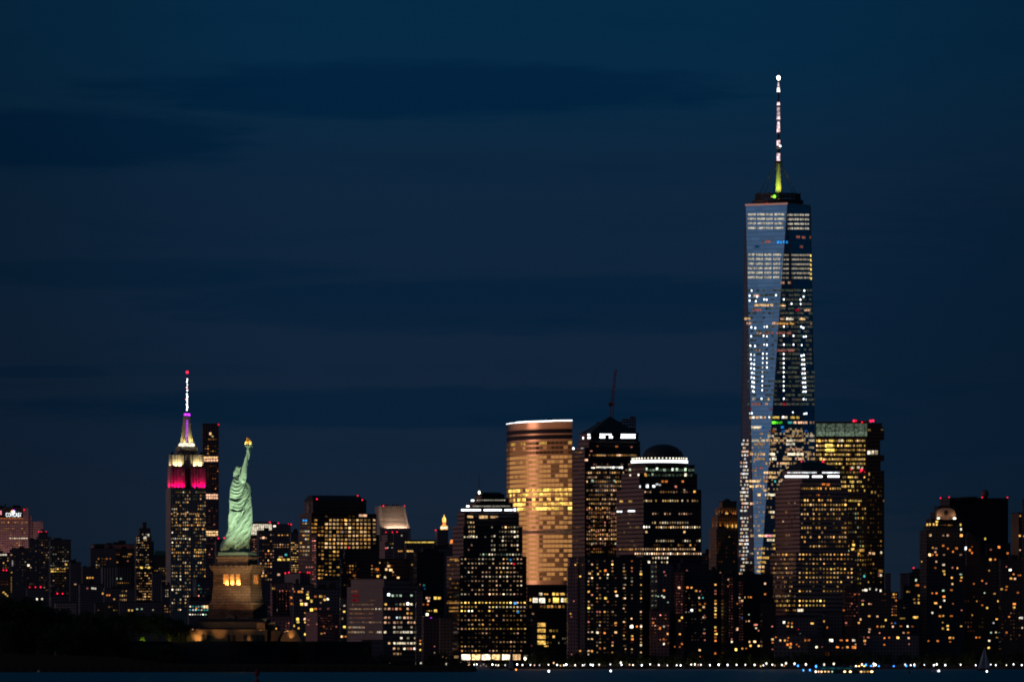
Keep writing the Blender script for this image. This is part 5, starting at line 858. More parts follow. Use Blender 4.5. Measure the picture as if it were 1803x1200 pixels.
def fn_lantern(s):
    s.body(facade(**s.q['fac'])); Dm = midD(s.top, s); D_ = M_DARK
    lath(s, [(6.4,932.5),(6.4,926.5),(4.2,924.2)], 782, Dm, emit('gold', 1.2), 'lantern_base', 8, False)
    lath(s, [(3,924.2),(2.8,919),(3.4,918.4)], 782, Dm, emit('orange', 1.2), 'lantern_drum', 8, False)
    lath(s, [(3.0,918.4),(3.3,914),(2.6,911),(1.0,909.4),(.3,905.5)], 782, Dm, emit('gold', 2.0), 'lantern_cap', 10)
    for x in (777.5, 780.5, 783.5, 786.2): ball_at(s, x, 928.5, 1.6, 'ivory', 2.0, Dm-8, 'lantern_light')
def fn_pinnacle(s):
    s.body(facade(**s.q['fac'])); Dm = midD(s.top, s)
    lath(s, [(2.6,958),(2.6,952),(1.4,949.6)], 795, Dm, emit('orange', 1.2), 'pinnacle_lantern', 8)
    lath(s, [(1.3,949.6),(.3,944.5)], 795, Dm, rough_mat('copper_cap', (.25,.10,.05), .5), 'pinnacle_cap', 8)
def fn_band1(s):
    s.body(facade(**s.q['fac'])); Dm = s.top['D']+10
    lath(s, [(.9,872),(.8,866),(.55,850),(.25,832.7)], 843.5, Dm, M_STEEL, 'mast', 6)
    ball_at(s, 843.8, 866.5, 2.0, 'ivory', 4.0, Dm-3, 'mast_light', 1.5)
    t = s.top; b = MB(); b.frustum((t['du'], t['du']+t['W'], t['dv'], t['dv']+t['L']), (t['du']+4, t['du']+t['W']-3, t['dv']+4, t['dv']+t['L']-3), t['z1']+.9, t['z1']+3); b.build('roof', M_DARK, s.root)
def fn_pyramid(s):
    s.body(facade(**s.q['fac'])); t = s.top; cx, cy = t['du']+t['W']/2, t['dv']+t['L']/2; z1 = s.z(733, midD(t, s))
    b = MB(); z0 = t['z1']+.9; n = 6; ap = s.w2l(P(1074.5, 733, midD(t, s)))
    b.frustum((t['du'], t['du']+t['W'], t['dv'], t['dv']+t['L']), (ap.x-.6, ap.x+.6, cy-.6, cy+.6), z0, z1); b.build('pyramid_roof', rough_mat('copper_roof_dark', (.035,.05,.05), .6), s.root)
    ball_at(s, 1009.5, 789, 2.0, 'white', 4.0, s.T[0]['D']+12, 'roof_light')
def fn_dome(s):
    s.body(facade(**s.q['fac'])); t = s.top; Dm = midD(t, s)
    lath(s, [(50,819.5),(49,815.5),(48,806),(46,804.5)], 1161, Dm, M_DARK, 'drum', 32, sx=1)
    p = s.w2l(P(1161, 0, Dm)); km = Dm/F
    for i in range(46):
        th = math.pi*(1.02 + .96*i/45) - s.a
        for (y, rr, w_, h_, st_) in ((812.7, 49.5, 3.0, 4.2, 4.0), (807.3, 48.6, 2.0, 2.4, 2.0)):
            if h_ < 3 and i % 2: continue
            o = link('ring_light', unit('white' if h_ > 3 else 'ivory', st_), s.root, (p.x+rr*km*math.cos(th), p.y+rr*km*math.sin(th), s.z(y, Dm)), (0, 0, th), (.4, w_*km*1.05, h_*km))
    prof = [(33*math.cos(f), 806-25*math.sin(f)) for f in [i*math.pi/2/10 for i in range(11)]]
    prof = [(39,806),(37,804)] + [(36*math.cos(f)+.4, 804.5-23*math.sin(f)) for f in [i*math.pi/2/10 for i in range(11)]]
    lath(s, prof, 1167.5, Dm, rough_mat('dome_copper', (.03,.035,.04), .55, metal=.2), 'dome', 36)
def fn_goldcrown(s):
    s.body(facade(**s.q['fac'])); OR = (1, .42, .06); T = s.T
    for t, pw in ((T[2], 500), (T[1], 900)):
        n = 4
        for i in range(n):
            u = t['du'] + t['W']*(i+.5)/n; lamp('SPOT', 'floodlight', (u, t['dv']-1.5, t['z0']+.8), (u, t['dv']+1.2, t['z0']+9), pw, OR, s.root, .2, 62)
        for i in range(2):
            v = t['dv'] + t['L']*(i+.5)/2; lamp('SPOT', 'floodlight', (t['du']-1.5, v, t['z0']+.8), (t['du']+1.2, v, t['z0']+9), pw, OR, s.root, .2, 62)
    t = T[0]; zb = s.z(1003, t['D'])
    for u, v in ((t['du']-1.6, t['dv']-1.6), (t['du']+t['W']+1.2, t['dv']-1.2), (t['du']-1.4, t['dv']+t['L']-1)):
        lamp('SPOT', 'floodlight', (u-1, v-1, s.z(990, t['D'])), (u+1.4, v+1.6, s.z(955, t['D'])), 3000, OR, s.root, .3, 40)
    lath(s, [(7,883.5),(6.2,880),(3,877.5)], 1280, midD(T[-1], s), M_DARK, 'crown_cap', 8, False)
    for x, y in ((1263.5,924),(1272.5,925),(1281,925),(1289.5,925.5),(1296,925.5)): ball_at(s, x, y, 1.5, 'gold', .75, t['D']+4, 'uplight', 2.4)
def fn_greentop(s):
    s.body(facade(**s.q['fac'])); t = s.top
    for xa, xb in ((1437.6,1453),(1454,1470),(1471,1487),(1488,1504),(1505,1521.6),(1522.6,1526.6)):
        for y, h_, st_ in ((748.5, 6.6, .1), (755.5, 6.6, .1), (763.3, 8.2, .17)):
            l, c = s.place(t, (xa+xb)/2, y, xb-xa, h_); link('glass_panel', unit('green', st_), s.root, l, scale=c)
    for x in (1453.5,1470.5,1487.5,1504.5,1522):
        l, c = s.place(t, x, 757, .7, 26, .5); b = MB(); b.box(l[0]-c[0]/2, l[0]+c[0]/2, l[1]-.4, l[1], l[2]-c[2]/2, l[2]+c[2]/2); b.build('mullion', M_STEEL, s.root)
    q_ = s.w2l(P(1503, 741.5, t['D']+6)); q2 = s.w2l(P(1538, 741.5, t['D']+6)); b = MB(); b.box(q_.x, q2.x, q_.y-1, q_.y+1, q_.z-.6, q_.z+.6)
    for f in (.1, .5, .9): u = q_.x+(q2.x-q_.x)*f; b.box(u-.3, u+.3, q_.y-.3, q_.y+.3, t['z1'], q_.z-.6)
    b.build('hoist_beam', rough_mat('red_steel', (.30,.02,.03), .5), s.root)
    for x, y, st_ in ((1503.5,740.5,4),(1507.3,740.3,2),(1517.6,743,2),(1533,740.6,4),(1537.2,740.3,4),(1449,812.4,4),(1498.5,826,1.2),(1517,826.8,4),(1515,829.5,1.2),(1522.5,830,.75)):
        ball_at(s, x, y, 1.9 if st_ > 3 else 1.4, 'red', st_, t['D']-2)
def fn_hip(s):
    s.body(facade(**s.q['fac'])); t = s.top; ap0 = s.w2l(P(1400, 813, midD(t, s))); ap1 = s.w2l(P(1455, 813, midD(t, s)))
    cy = t['dv']+t['L']/2; b = MB(); b.frustum((t['du'], t['du']+t['W'], t['dv'], t['dv']+t['L']), (t['du']+t['W']*.2, t['du']+t['W']*.72, cy-3, cy+3), t['z1']+.9, s.z(812.5, midD(t, s)))
    b.build('hipped_roof', rough_mat('roof_copper2', (.03,.032,.036), .6), s.root)
def fn_hotel(s):
    s.body(facade(**s.q['fac'])); t = s.top
    b = MB()
    for xa, xb in ((480.8,486.2),(488,491.4),(493.4,497.4),(499,502.4),(504.6,509.6)):
        l, c = s.place(t, (xa+xb)/2, 1061, xb-xa, 44, .4); b.box(l[0]-c[0]/2, l[0]+c[0]/2, l[1]-.4, l[1], l[2]-c[2]/2, l[2]+c[2]/2)
    b.build('window_bays', rough_mat('bay_glass', (.02,.02,.028), .2), s.root)
    l, c = s.place(t, 495.5, 1031.5, 15, 5, .5); b = MB(); b.box(l[0]-c[0]/2, l[0]+c[0]/2, l[1]-.5, l[1], l[2]-c[2]/2, l[2]+c[2]/2); b.build('roof_panel', rough_mat('grey_panel', (.14,.14,.16), .6), s.root)
def fn_pediment(s):
    s.body(facade(**s.q['fac'])); t = s.top; D_ = t['D']-4; st = rough_mat('pediment_stone', (.42,.28,.20), .8)
    pts = []; n = 18
    for i in range(n+1):
        an = math.pi*i/n; pts.append((1664.3-18*math.cos(an)*(1 if abs(math.cos(an)) > .2 else 1), 903-(9.5*math.sin(an)) if 0 < i < n else 903))
    pts = [(1646,914)] + pts + [(1682.6,914)]
    loc = [s.w2l(P(x, y, D_)) for x, y in pts]; y0 = min(p.y for p in loc)
    m_ = len(loc); vs = [(p.x, y0, p.z) for p in loc] + [(p.x, y0+4, p.z) for p in loc]
    b = MB(); b.add(vs, [tuple(range(m_)), tuple(range(2*m_-1, m_-1, -1))] + [(i, m_+i, m_+(i+1) % m_, (i+1) % m_) for i in range(m_)]); b.build('pediment', st, s.root)
    c = s.w2l(P(1664.5, 902.3, D_)); b = MB(); b.ball((c.x, y0, c.z), 2.2, .35, 2.2, 16); b.build('oculus', M_DARK, bpy.data.objects['pediment'])
    for x in (1648.7, 1679.7):
        p = s.w2l(P(x, 912, D_)); lamp('POINT', 'floodlight', (p.x, y0-2.0, p.z), None, 1500, (1, .62, .36), s.root, .3)
        link('lamp_glow', unit('ivory', 2.0, True), s.root, (p.x, y0-1.2, p.z), scale=(1.6, .6, .9))
def fn_radome(s):
    s.body(facade(**s.q['fac'])); t = s.top; Dm = t['D']+14
    lath(s, [(2,878),(4.5,875.5),(6.5,872),(7,869),(6.3,865.5),(4,862.5),(.5,861.5)], 1734, Dm, rough_mat('radome_skin', (.16,.08,.09), .6), 'radome', 16)
    lath(s, [(16,877.6),(15,874.5),(14,874)], 1706, Dm, M_DARK, 'roof_plant', 12, sx=1)
def fn_ladder(s):
    s.body(facade(**s.q['fac'])); t = s.T[-1]; m = rough_mat('balcony_concrete', (.20,.20,.22), .8)
    for i in range(20):
        y = 994+6.1*i; tt = s.tier(1752, y)
        if tt is None: continue
        l, c = s.place(tt, 1751.5, y, 6, 1.1, 1.3, 1.2); b = MB(); b.box(-c[0]/2, c[0]/2, -.6, .6, -c[2]/2, c[2]/2); b.build('balcony', m, s.root, loc=l)
def fn_brickstrips(s):
    s.body(facade(**s.q['fac'])); t = s.top; m = rough_mat('dull_brick', (.10,.05,.055), .9)
    for xa, xb, ya in ((1282.5,1294,1014),(1301,1309,1020)):
        l, c = s.place(t, (xa+xb)/2, ya+57, xb-xa, 114, .08); b = MB(); b.box(l[0]-c[0]/2, l[0]+c[0]/2, l[1]-.08, l[1]+.1, l[2]-c[2]/2, l[2]+c[2]/2); b.build('brick_strip', m, s.root)

def fn_curved(s):
    """convex curved glass front: an arc in plan, floors marked by proud reflective spandrels"""
    D = 7350.0; k = D/F; Rr = 68.0; th0, th1 = R(82), R(4)
    cxw = XPX(1007.5, D) + Rr*math.sin(th1); cyw = D + Rr*math.cos(th1)
    def pt(th, r=Rr): return Vector((cxw - r*math.sin(th), cyw - r*math.cos(th)))
    root = s.root; O = Vector((s.Xc, s.D, Z0)); Minv = Matrix.Rotation(-s.a, 4, 'Z') @ Matrix.Translation(-O)
    def lc(x, y, z): return Minv @ Vector((x, y, z))
    ztop = lambda th: ZPX(742.3 - 3.8*((th0-th)/(th0-th1)), D)
    n = 48; ths = [th0+(th1-th0)*i/n for i in range(n+1)]
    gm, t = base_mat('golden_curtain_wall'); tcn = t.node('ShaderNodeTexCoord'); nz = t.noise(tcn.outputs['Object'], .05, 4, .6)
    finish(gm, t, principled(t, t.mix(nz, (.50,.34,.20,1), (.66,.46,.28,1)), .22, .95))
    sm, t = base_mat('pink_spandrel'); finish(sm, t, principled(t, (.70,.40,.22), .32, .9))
    b = MB(); vs = []
    for th in ths: p = pt(th); vs += [lc(p.x, p.y, Z0), lc(p.x, p.y, ztop(th))]
    q0, q1 = pt(th0), pt(th1); back = [(q0.x+4, q0.y+42), (q1.x, q1.y+30)]
    m0 = len(vs); vs += [lc(back[1][0], back[1][1], Z0), lc(back[1][0], back[1][1], ztop(th1)), lc(back[0][0], back[0][1], Z0), lc(back[0][0], back[0][1], ztop(th0))]
    fs = [(2*i, 2*i+2, 2*i+3, 2*i+1) for i in range(n)] + [(2*n, m0, m0+1, 2*n+1), (m0, m0+2, m0+3, m0+1), (m0+2, 0, 1, m0+3), tuple([2*i+1 for i in range(n+1)] + [m0+1, m0+3])]
    b.add(vs, fs); b.build('curtain_wall', gm, root)
    def band(y, h_, mat, name, proud, tilt=True, ta=th0, tb=th1, nn=n):
        b = MB(); vs = []
        for i in range(nn+1):
            th = ta+(tb-ta)*i/nn; f = (th0-th)/(th0-th1); yy = y + (0 if not tilt else 2.2*max(0, 1-f)**1.5*max(0, (1030-y)/290)); p = pt(th, Rr+proud); q = pt(th, Rr-.2)
            za, zb = ZPX(yy+h_/2, D), ZPX(yy-h_/2, D); vs += [lc(p.x, p.y, za), lc(p.x, p.y, zb), lc(q.x, q.y, za), lc(q.x, q.y, zb)]
        fs = []
        for i in range(nn): a_ = 4*i; fs += [(a_, a_+4, a_+5, a_+1), (a_+1, a_+5, a_+7, a_+3), (a_+2, a_+6, a_+4, a_)]
        b.add(vs, fs); return b.build(name, mat, root)
    darkm = rough_mat('louvre_dark', (.04,.03,.035), .5, metal=.3)
    edge = lambda y, h_, st_, ta, tb: band(y, h_, emit('white', st_), 'roof_light_line', .7, True, ta, tb, 16)
    edge(740.6, 1.2, 2.0, th0, R(58)); edge(740.2, 1.7, 4.0, R(58), R(20)); edge(739.8, 1.6, 4.0, R(20), th1)
    band(758, 7.5, darkm, 'louvre_band', .25); band(768.3, 7.5, darkm, 'louvre_band', .25)
    band(752.5, 1.8, sm, 'spandrel', .5); band(763.2, 1.8, sm, 'spandrel', .5)
    floors = [774.4+8.25*i for i in range(30)]
    for y in floors:
        band(y, 1.35, sm, 'spandrel', .4)
    band(871, 1, sm, 'spandrel', .4)
    # lit cells, column by column round the curve
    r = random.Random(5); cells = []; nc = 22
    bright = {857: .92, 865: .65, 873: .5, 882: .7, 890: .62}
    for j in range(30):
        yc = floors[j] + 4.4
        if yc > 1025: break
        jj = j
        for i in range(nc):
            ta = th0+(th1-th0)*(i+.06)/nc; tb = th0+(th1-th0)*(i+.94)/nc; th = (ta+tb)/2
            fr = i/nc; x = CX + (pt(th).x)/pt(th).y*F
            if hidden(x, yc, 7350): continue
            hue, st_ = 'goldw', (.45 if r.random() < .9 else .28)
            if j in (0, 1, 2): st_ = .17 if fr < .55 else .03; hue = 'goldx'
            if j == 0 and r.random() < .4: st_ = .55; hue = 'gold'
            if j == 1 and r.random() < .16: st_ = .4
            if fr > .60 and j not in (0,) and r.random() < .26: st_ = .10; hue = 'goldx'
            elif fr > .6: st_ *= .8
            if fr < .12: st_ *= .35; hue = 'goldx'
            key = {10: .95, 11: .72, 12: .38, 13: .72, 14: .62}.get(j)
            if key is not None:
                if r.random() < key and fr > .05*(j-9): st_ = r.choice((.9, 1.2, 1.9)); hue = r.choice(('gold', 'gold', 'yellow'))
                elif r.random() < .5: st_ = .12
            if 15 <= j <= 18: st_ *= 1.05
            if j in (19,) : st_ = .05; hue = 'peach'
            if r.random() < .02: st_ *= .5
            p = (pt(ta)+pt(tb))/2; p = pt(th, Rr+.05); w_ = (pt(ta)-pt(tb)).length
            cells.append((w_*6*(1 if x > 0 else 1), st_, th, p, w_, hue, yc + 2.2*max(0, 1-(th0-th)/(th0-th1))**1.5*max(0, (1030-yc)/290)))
    cells.sort(key=lambda c: -c[1]); u = lambda c: unit(c[5], c[1])
    b = MB()
    for i, c in enumerate(cells):
        loc = lc(c[3].x, c[3].y, ZPX(c[6], D)); rz = -c[2] - s.a
        if i < 100: link('window', u(c), root, loc, (0, 0, rz), (c[4], .3, 5.3*k))
        else:
            M_ = Matrix.Translation(loc) @ Matrix.Rotation(rz, 4, 'Z'); b.box(-c[4]/2, c[4]/2, -.15, .15, -2.65*k, 2.65*k, emit(c[5], c[1]), M=M_)
    tag(b.build('lit_windows', None, root), kind='stuff')
    for i in range(7):
        p = pt(R(30-i*3), Rr-14); b2 = MB(); q = lc(p.x, p.y, 0); b2.box(q.x-3, q.x+3, q.y-3, q.y+3, ZPX(740, D)-Z0, ZPX(737, D)-Z0); b2.build('roof_plant', M_DARK, root)

def fn_wtc(s):
    """square base, square top turned 45 degrees, eight tall triangles between them"""
    D = 7460.0; k = D/F; cx = XPX(1369.6, D); root = s.root; root.rotation_euler = (0, 0, 0); root.location = (cx, D, Z0)
    ph = R(30.5); rb = 44.3; rt = 33.0; zt = ZPX(363.5, D)-Z0; zb = 20.0
    base = [Vector((rb*math.sin(-ph + R(90)*i), -rb*math.cos(-ph + R(90)*i), zb)) for i in range(4)]         # corner 0 faces left-front
    topv = [Vector((rt*math.sin(-ph+R(45) + R(90)*i), -rt*math.cos(-ph+R(45) + R(90)*i), zt)) for i in range(4)]   # top 0 right of base 0
    def glassmat(name, col, rough, metal):
        m, t = base_mat(name); tcn = t.node('ShaderNodeTexCoord'); sp_ = t.node('ShaderNodeSeparateXYZ'); t.put(sp_.inputs[0], tcn.outputs['Object'])
        fl = t.m('FRACT', t.m('DIVIDE', sp_.outputs[2], 4.13)); ln = t.m('LESS_THAN', fl, .22)
        wn = t.node('ShaderNodeTexWhiteNoise'); t.put(wn.inputs[0], t.comb(t.m('FLOOR', t.m('DIVIDE', t.m('ADD', sp_.outputs[0], sp_.outputs[1]), 3.05)), t.m('FLOOR', t.m('DIVIDE', sp_.outputs[2], 4.13)), 0.0))
        c = t.mix(wn.outputs[0], tuple(x*.82 for x in col)+(1,), tuple(min(1, x*1.1) for x in col)+(1,)); c = t.mix(ln, c, tuple(x*.72 for x in col)+(1,))
        return finish(m, t, principled(t, c, rough, metal))
    gm = glassmat('blue_curtain_glass', (.43, .52, .60), .07, 1.0)
    b = MB(); vs = base + topv
    fs = []
    for i in range(4):
        fs.append((i, (i+1) % 4, 4+i)); fs.append((4+i, (i+1) % 4, 4+(i+1) % 4))
    fs.append((4,5,6,7)); b.add(vs, fs); b.build('glass_shaft', gm, root)
    b = MB(); b.add([Vector((v.x, v.y, 0)) for v in base]+base, [(i, (i+1) % 4, 4+(i+1) % 4, 4+i) for i in range(4)]); b.build('podium', M_STEEL, root)
    b = MB()
    for i in range(4): b.tube(base[i], topv[i], .45, .45, 6); b.tube(base[(i+1) % 4], topv[i], .45, .45, 6)
    b.build('edge_trim', rough_mat('steel_edge', (.16,.17,.20), .6, metal=.6), root)
    # parapet: reflects the low band of afterglow
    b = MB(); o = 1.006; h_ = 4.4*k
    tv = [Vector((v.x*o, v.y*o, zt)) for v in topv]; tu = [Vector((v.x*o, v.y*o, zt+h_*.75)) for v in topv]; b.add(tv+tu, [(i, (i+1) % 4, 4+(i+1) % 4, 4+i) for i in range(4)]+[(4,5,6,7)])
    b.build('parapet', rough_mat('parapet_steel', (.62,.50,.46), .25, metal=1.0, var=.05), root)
    # facet solver
    Cm = Vector((0, 0, CAMZ)); O = Vector((cx, D, Z0))
    tris = [[vs[i]+O for i in f] for f in fs[:8]]
    def hit(x, y):
        d = Vector(((x-CX)/F, 1, (HOR-y)/F)); best = None
        for tri in tris:
            nrm = (tri[1]-tri[0]).cross(tri[2]-tri[0]).normalized()
            if nrm.dot(d) >= -.01: continue
            tt = (tri[0]-Cm).dot(nrm)/d.dot(nrm); p = Cm + d*tt; ok = True
            for a_, c_ in ((0,1),(1,2),(2,0)):
                if (tri[c_]-tri[a_]).cross(p-tri[a_]).dot(nrm) < -1e-3: ok = False; break
            if ok and (best is None or tt < best[0]): best = (tt, p, nrm)
        return best
    cells = []
    def cell(x, y, w_, h2, hue, st_):
        if hidden(x, y, 7450): return
        h = hit(x, y)
        if h is None: return
        _, p, nrm = h; ux = Vector((-nrm.y, nrm.x, 0)).normalized()
        if ux.x < 0: ux = -ux
        c = max(.3, ux.x); uz = ux.cross(nrm); uz = uz if uz.z > 0 else -uz
        M_ = Matrix((( ux.x, -nrm.x*-1, uz.x, 0), (ux.y, nrm.y, uz.y, 0), (ux.z, nrm.z, uz.z, 0), (0,0,0,1)))
        cells.append((w_*h2, st_, p-O+nrm*.12, M_, w_*k/c, h2*k, hue))
    r = random.Random(3)
    def span(y, xa, xb, step, hue, st_, p=1.0, h2=3.2, fw=.86):
        x = xa
        while x < xb:
            if r.random() < p: cell(x+step/2, y, step*fw, h2, r.choice(hue) if isinstance(hue, (list, tuple)) else hue, st_*r.uniform(.8, 1.2))
            x += step
    for y in (377.5, 385.3, 393.3, 401.3):      # mechanical floors, evenly lit
        f = (y-377.5)/24
        for xa, xb in ((1317,1330.6),(1333.4,1345.8),(1348.8,1360.8),(1363.8,1380.3-f*2)): span(y, xa, xb, 1.75, 'ivory', .46, h2=3.5, fw=.8)
        for xa, xb in ((1386.5+f,1395.6),(1398.4,1405.6),(1408.4,1414.4),(1417.2,1424)): span(y+.8, xa, xb, 1.75, 'ivory', .40, h2=3.2, fw=.8)
    for y in (448.2, 456, 464.2, 472, 480, 488):
        f = (y-448)/40
        for xa, xb in ((1318-f,1328),(1331,1342.6),(1346,1358.2),(1361.4,1374-f*3)): span(y, xa, xb, 1.75, 'ivory', .46, h2=3.8, fw=.8)
        for xa, xb in ((1378-f*3,1381.5),(1383.5,1388),(1392.5+f*2,1401),(1402,1411),(1413,1420),(1421,1425)): span(y+.8, xa, xb, 1.75, ['ivory','cream'], .27, h2=3.0, fw=.8)
        cell(1427.6+f*.5, y+2, 2.2, 4, 'yellow', 1.2)
    for x, y, w_, hue, st_ in ((1370,426,3.4,'sky',1.6),(1375,426,3,'sky',1.2),(1380.7,426,3.4,'sky',1.5),(1385.5,426,3,'sky',1.0),(1352,425,8,'rust',.35),(1343,427,3,'rust',.2),(1333,434,7,'sky',.1),(1405,417,6,'rust',.3),(1415,418,6,'rust',.25),(1411,434,5,'rust',.2),(1427,418,2,'orange',.3),(1378,497.5,6,'peach',.4),(1390,497.5,5,'peach',.3),(1309,500,2,'warm',.6)):
        cell(x, y, w_, 4, hue, st_)
    for y in [511+8.0*i for i in range(28)]:      # unfinished floors: dim grey-lit rows with bare work lamps
        if y < 716:
            span(y, 1316, 1436, 5.2, ['green','white'], .045, .5, 3.6); span(y, 1372, 1436, 5.2, ['green','cream'], .06, .55, 3.8)
    WL_ = [(1323.7,511.5),(1320,520.5),(1333,522),(1320,529),(1331,530),(1345.7,527),(1350,527.4),(1366.5,519.5),(1416,511.5),(1414.7,522),(1380,527),(1409,527.4),(1393.5,534.7),(1409,535),
           (1323,576),(1330,577.3),(1346,575),(1350.5,575),(1380,574.7),(1410.5,575),(1414.3,577),(1323,591.7),(1344.7,591),(1350.5,591.7),(1380,590.7),(1397,591),(1415,592.5),(1418.5,592),
           (1321.5,608.3),(1329.5,609),(1345.7,606.5),(1350.5,607),(1380,606.5),(1397,606.5),(1411,607.3)]
    for i in range(9):
        y = 624 + 8.0*i
        WL_ += [(1322.5+.4*i-(1 if i % 2 else 0), y), (1328.3-.1*i, y+1), (1343.5-.15*i, y-1.5), (1379.7, y-1), (1411+.4*i+(1 if i % 2 else 0), y+(1 if i else 2)), (1415+.4*i, y+1)]
        if i < 4: WL_.append((1350.5, y-1.5))
    WL_ += [(1341,701.5),(1380,701.5),(1414.5,702.3),(1418.5,703),(1396,725.5),(1321,727.5),(1324,727),(1416,728),(1419.5,727.5),(1379,733.5),(1354.5,734),(1327,734.5),(1340,734)]
    for (x, y) in WL_:
        h = hit(x, y)
        if h and not hidden(x, y, 7450):
            link('work_light', unit('white', 4.0 if r.random() < .8 else 2.0, True), root, h[1]-O+h[2]*.3, scale=(1.1*k, 1.1*k, 1.6*k))
    for y, segs in {520.5: [(1327,1337,'peach',.6)], 537: [(1328,1353,'warm',.75),(1356,1363,'warm',1.0),(1373,1383,'warm',1.1)], 545.5: [(1325,1340,'rust',.25),(1400,1408,'red',.25),(1416,1424,'peach',.6)], 561: [(1311,1319,'warm',.6),(1374,1381,'peach',.5),(1384,1398.5,'ivory',1.2),(1407,1416,'warm',.9)],
                    569: [(1315,1322,'peach',.6),(1360,1364,'peach',1.0),(1367,1398,'amber',.7),(1427,1431,'peach',.4)], 586: [(1330,1340,'peach',.5),(1343,1362,'rust',.2),(1367,1392,'rust',.25)], 616.5: [(1326,1338,'peach',.35),(1367,1398,'rust',.3)], 702: [(1325,1330,'cream',.5),(1352,1354,'warm',.8)],
                    711: [(1324,1338,'rust',.3),(1347,1350,'peach',.7),(1375,1383,'red',.4)], 719.5: [(1321,1323,'red',.3),(1354,1357,'red',.3)], 734.5: [(1320,1349,'warm',.7),(1354,1372,'yellow',.7),(1376,1384,'cream',.8),(1392,1406,'yellow',.6)],
                    743.5: [(1358.5,1366,'lime',2.5),(1367,1376,'lime',.5),(1387,1393,'teal',.5),(1397,1414,'peach',1.0),(1416,1421,'peach',.9),(1426,1434,'peach',.4)], 751.7: [(1323,1339,'cream',.9),(1375,1380,'sky',.7),(1341,1344,'sky',.3)],
                    758.5: [(1354,1364,'orange',.25),(1382,1413,'warm',.45),(1376,1382,'blue',.3),(1417,1425,'blue',.2)], 767: [(1352,1362,'cream',.6),(1383,1412,'warm',.3),(1418,1434,'cream',.35)], 775: [(1324,1347,'cream',.45),(1349,1380,'warm',.6),(1385,1400,'cream',.8),(1402,1416,'warm',.55),(1424,1434,'cream',.4)],
                    781.5: [(1354,1363,'warm',.25),(1384,1398,'ivory',.7),(1328,1345,'warm',.3)], 790.5: [(1356,1366,'warm',.3),(1384,1412,'peach',.35)], 799: [(1321,1325,'warm',1.0),(1329,1335,'warm',.4),(1339,1345,'warm',.7),(1354,1364,'cream',1.2),(1384,1398,'cream',1.3),(1399,1413,'cream',1.2),(1421,1434,'warm',.5)],
                    807.3: [(1354,1365,'ivory',1.2),(1378,1398,'warm',.7),(1400,1413,'peach',.7),(1328,1344,'warm',.4),(1422,1434,'warm',.35)], 815.3: [(1348,1354,'warm',.8),(1368,1376,'peach',.7),(1377,1388,'warm',.8),(1392,1400,'warm',.3)], 823.5: [(1384,1394,'warm',.6),(1330,1345,'rust',.25)], 831.6: [(1345,1364,'warm',.9),(1366,1372,'warm',.6)],
                    839.5: [(1344,1352,'peach',.5),(1353,1366,'warm',.7)], 846.5: [(1320,1338,'warm',1.2),(1361,1365,'teal',1.0),(1371,1376,'peach',.7),(1345,1352,'amber',.5)], 855.5: [(1320,1331,'warm',1.1),(1333,1339,'warm',.7),(1343,1347,'warm',.7)], 862.5: [(1344,1350,'warm',.7)], 870.5: [(1334,1338,'warm',1.0),(1347,1372,'cream',1.0)],
                    886: [(1321,1328,'peach',.9)], 901: [(1356,1362,'cream',.9)], 909.5: [(1358,1362,'warm',.7)], 942.5: [(1322,1327,'warm',.8),(1335,1347,'warm',1.1),(1348,1357,'pink',1.6),(1358,1365,'warm',.9)], 950: [(1348,1365,'cream',1.0)], 965: [(1334,1346,'gold',.8),(1360,1364,'gold',.5)], 973: [(1333,1348,'gold',.9)], 981: [(1333,1352,'gold',.8)], 989: [(1333,1347,'gold',.6)], 997: [(1335,1347,'warm',.9)], 1005: [(1333,1345,'gold',.7)], 1013: [(1333,1342,'gold',.6)]}.items():
        for xa, xb, hue, st_ in segs: span(y, xa, xb, 2.6, hue, st_, .88, 3.8)
    for i in range(38):                          # left sliver: crowded white rows below, dim above
        y = 775 + 6.5*i
        if y < 1010: span(y, 1301.5, 1317.5, 2.3, ['cream','white','peach'], .85 if i < 30 else .6, .62, 3.0)
    for i in range(32):
        y = 755+8.1*i; span(y, 1321, 1346, 2.8, ['warm','peach','cream'], .22, .28, 3.4)
        if y > 870: span(y, 1350, 1372, 3.0, ['gold','warm'], .2, .16, 3.4)
        else: span(y, 1352, 1434, 3.0, ['warm','cream'], .26, .3, 3.4)
    cells.sort(key=lambda c: (-round(c[0]), -c[1]))
    b = MB()
    for i, (ar, st_, p, M_, w_, h2, hue) in enumerate(cells):
        MM = Matrix.Translation(p) @ M_
        if i < 100:
            o_ = link('window', unit(hue, st_), root); o_.matrix_local = MM @ Matrix.Diagonal((w_, .3, h2, 1))
        else: b.box(-w_/2, w_/2, -.15, .15, -h2/2, h2/2, emit(hue, st_), M=MM)
    tag(b.build('lit_windows', None, root), kind='stuff')
    # roof platform: three dark open rings with brackets
    Z = lambda y: ZPX(y, D)-Z0; kx = (1369.6, )
    b = MB()
    for y, r_, h_ in ((358.5, 45, 3.0), (354.5, 39, 1.2), (350.5, 41, 1.2), (346.5, 39, 1.2), (343.5, 40.5, 1.0)):
        b.lathe([(r_*k*.86, Z(y)), (r_*k, Z(y)), (r_*k, Z(y)+h_), (r_*k*.86, Z(y)+h_), (r_*k*.86, Z(y))], 28, caps=False)
    for i in range(28):
        an = 2*math.pi*i/28; b.tube((39*k*math.cos(an), 39*k*math.sin(an), Z(361)), (39.5*k*math.cos(an), 39.5*k*math.sin(an), Z(343)+(2.5 if i % 4 == 0 else 0)), .35, .3, 5)
    b.build('communications_ring', M_STEEL, root)
    # spire
    sp_ = empty('spire_dummy', (0,0,0)); bpy.data.objects.remove(sp_)
    xs = (1370.6-1369.6)*k
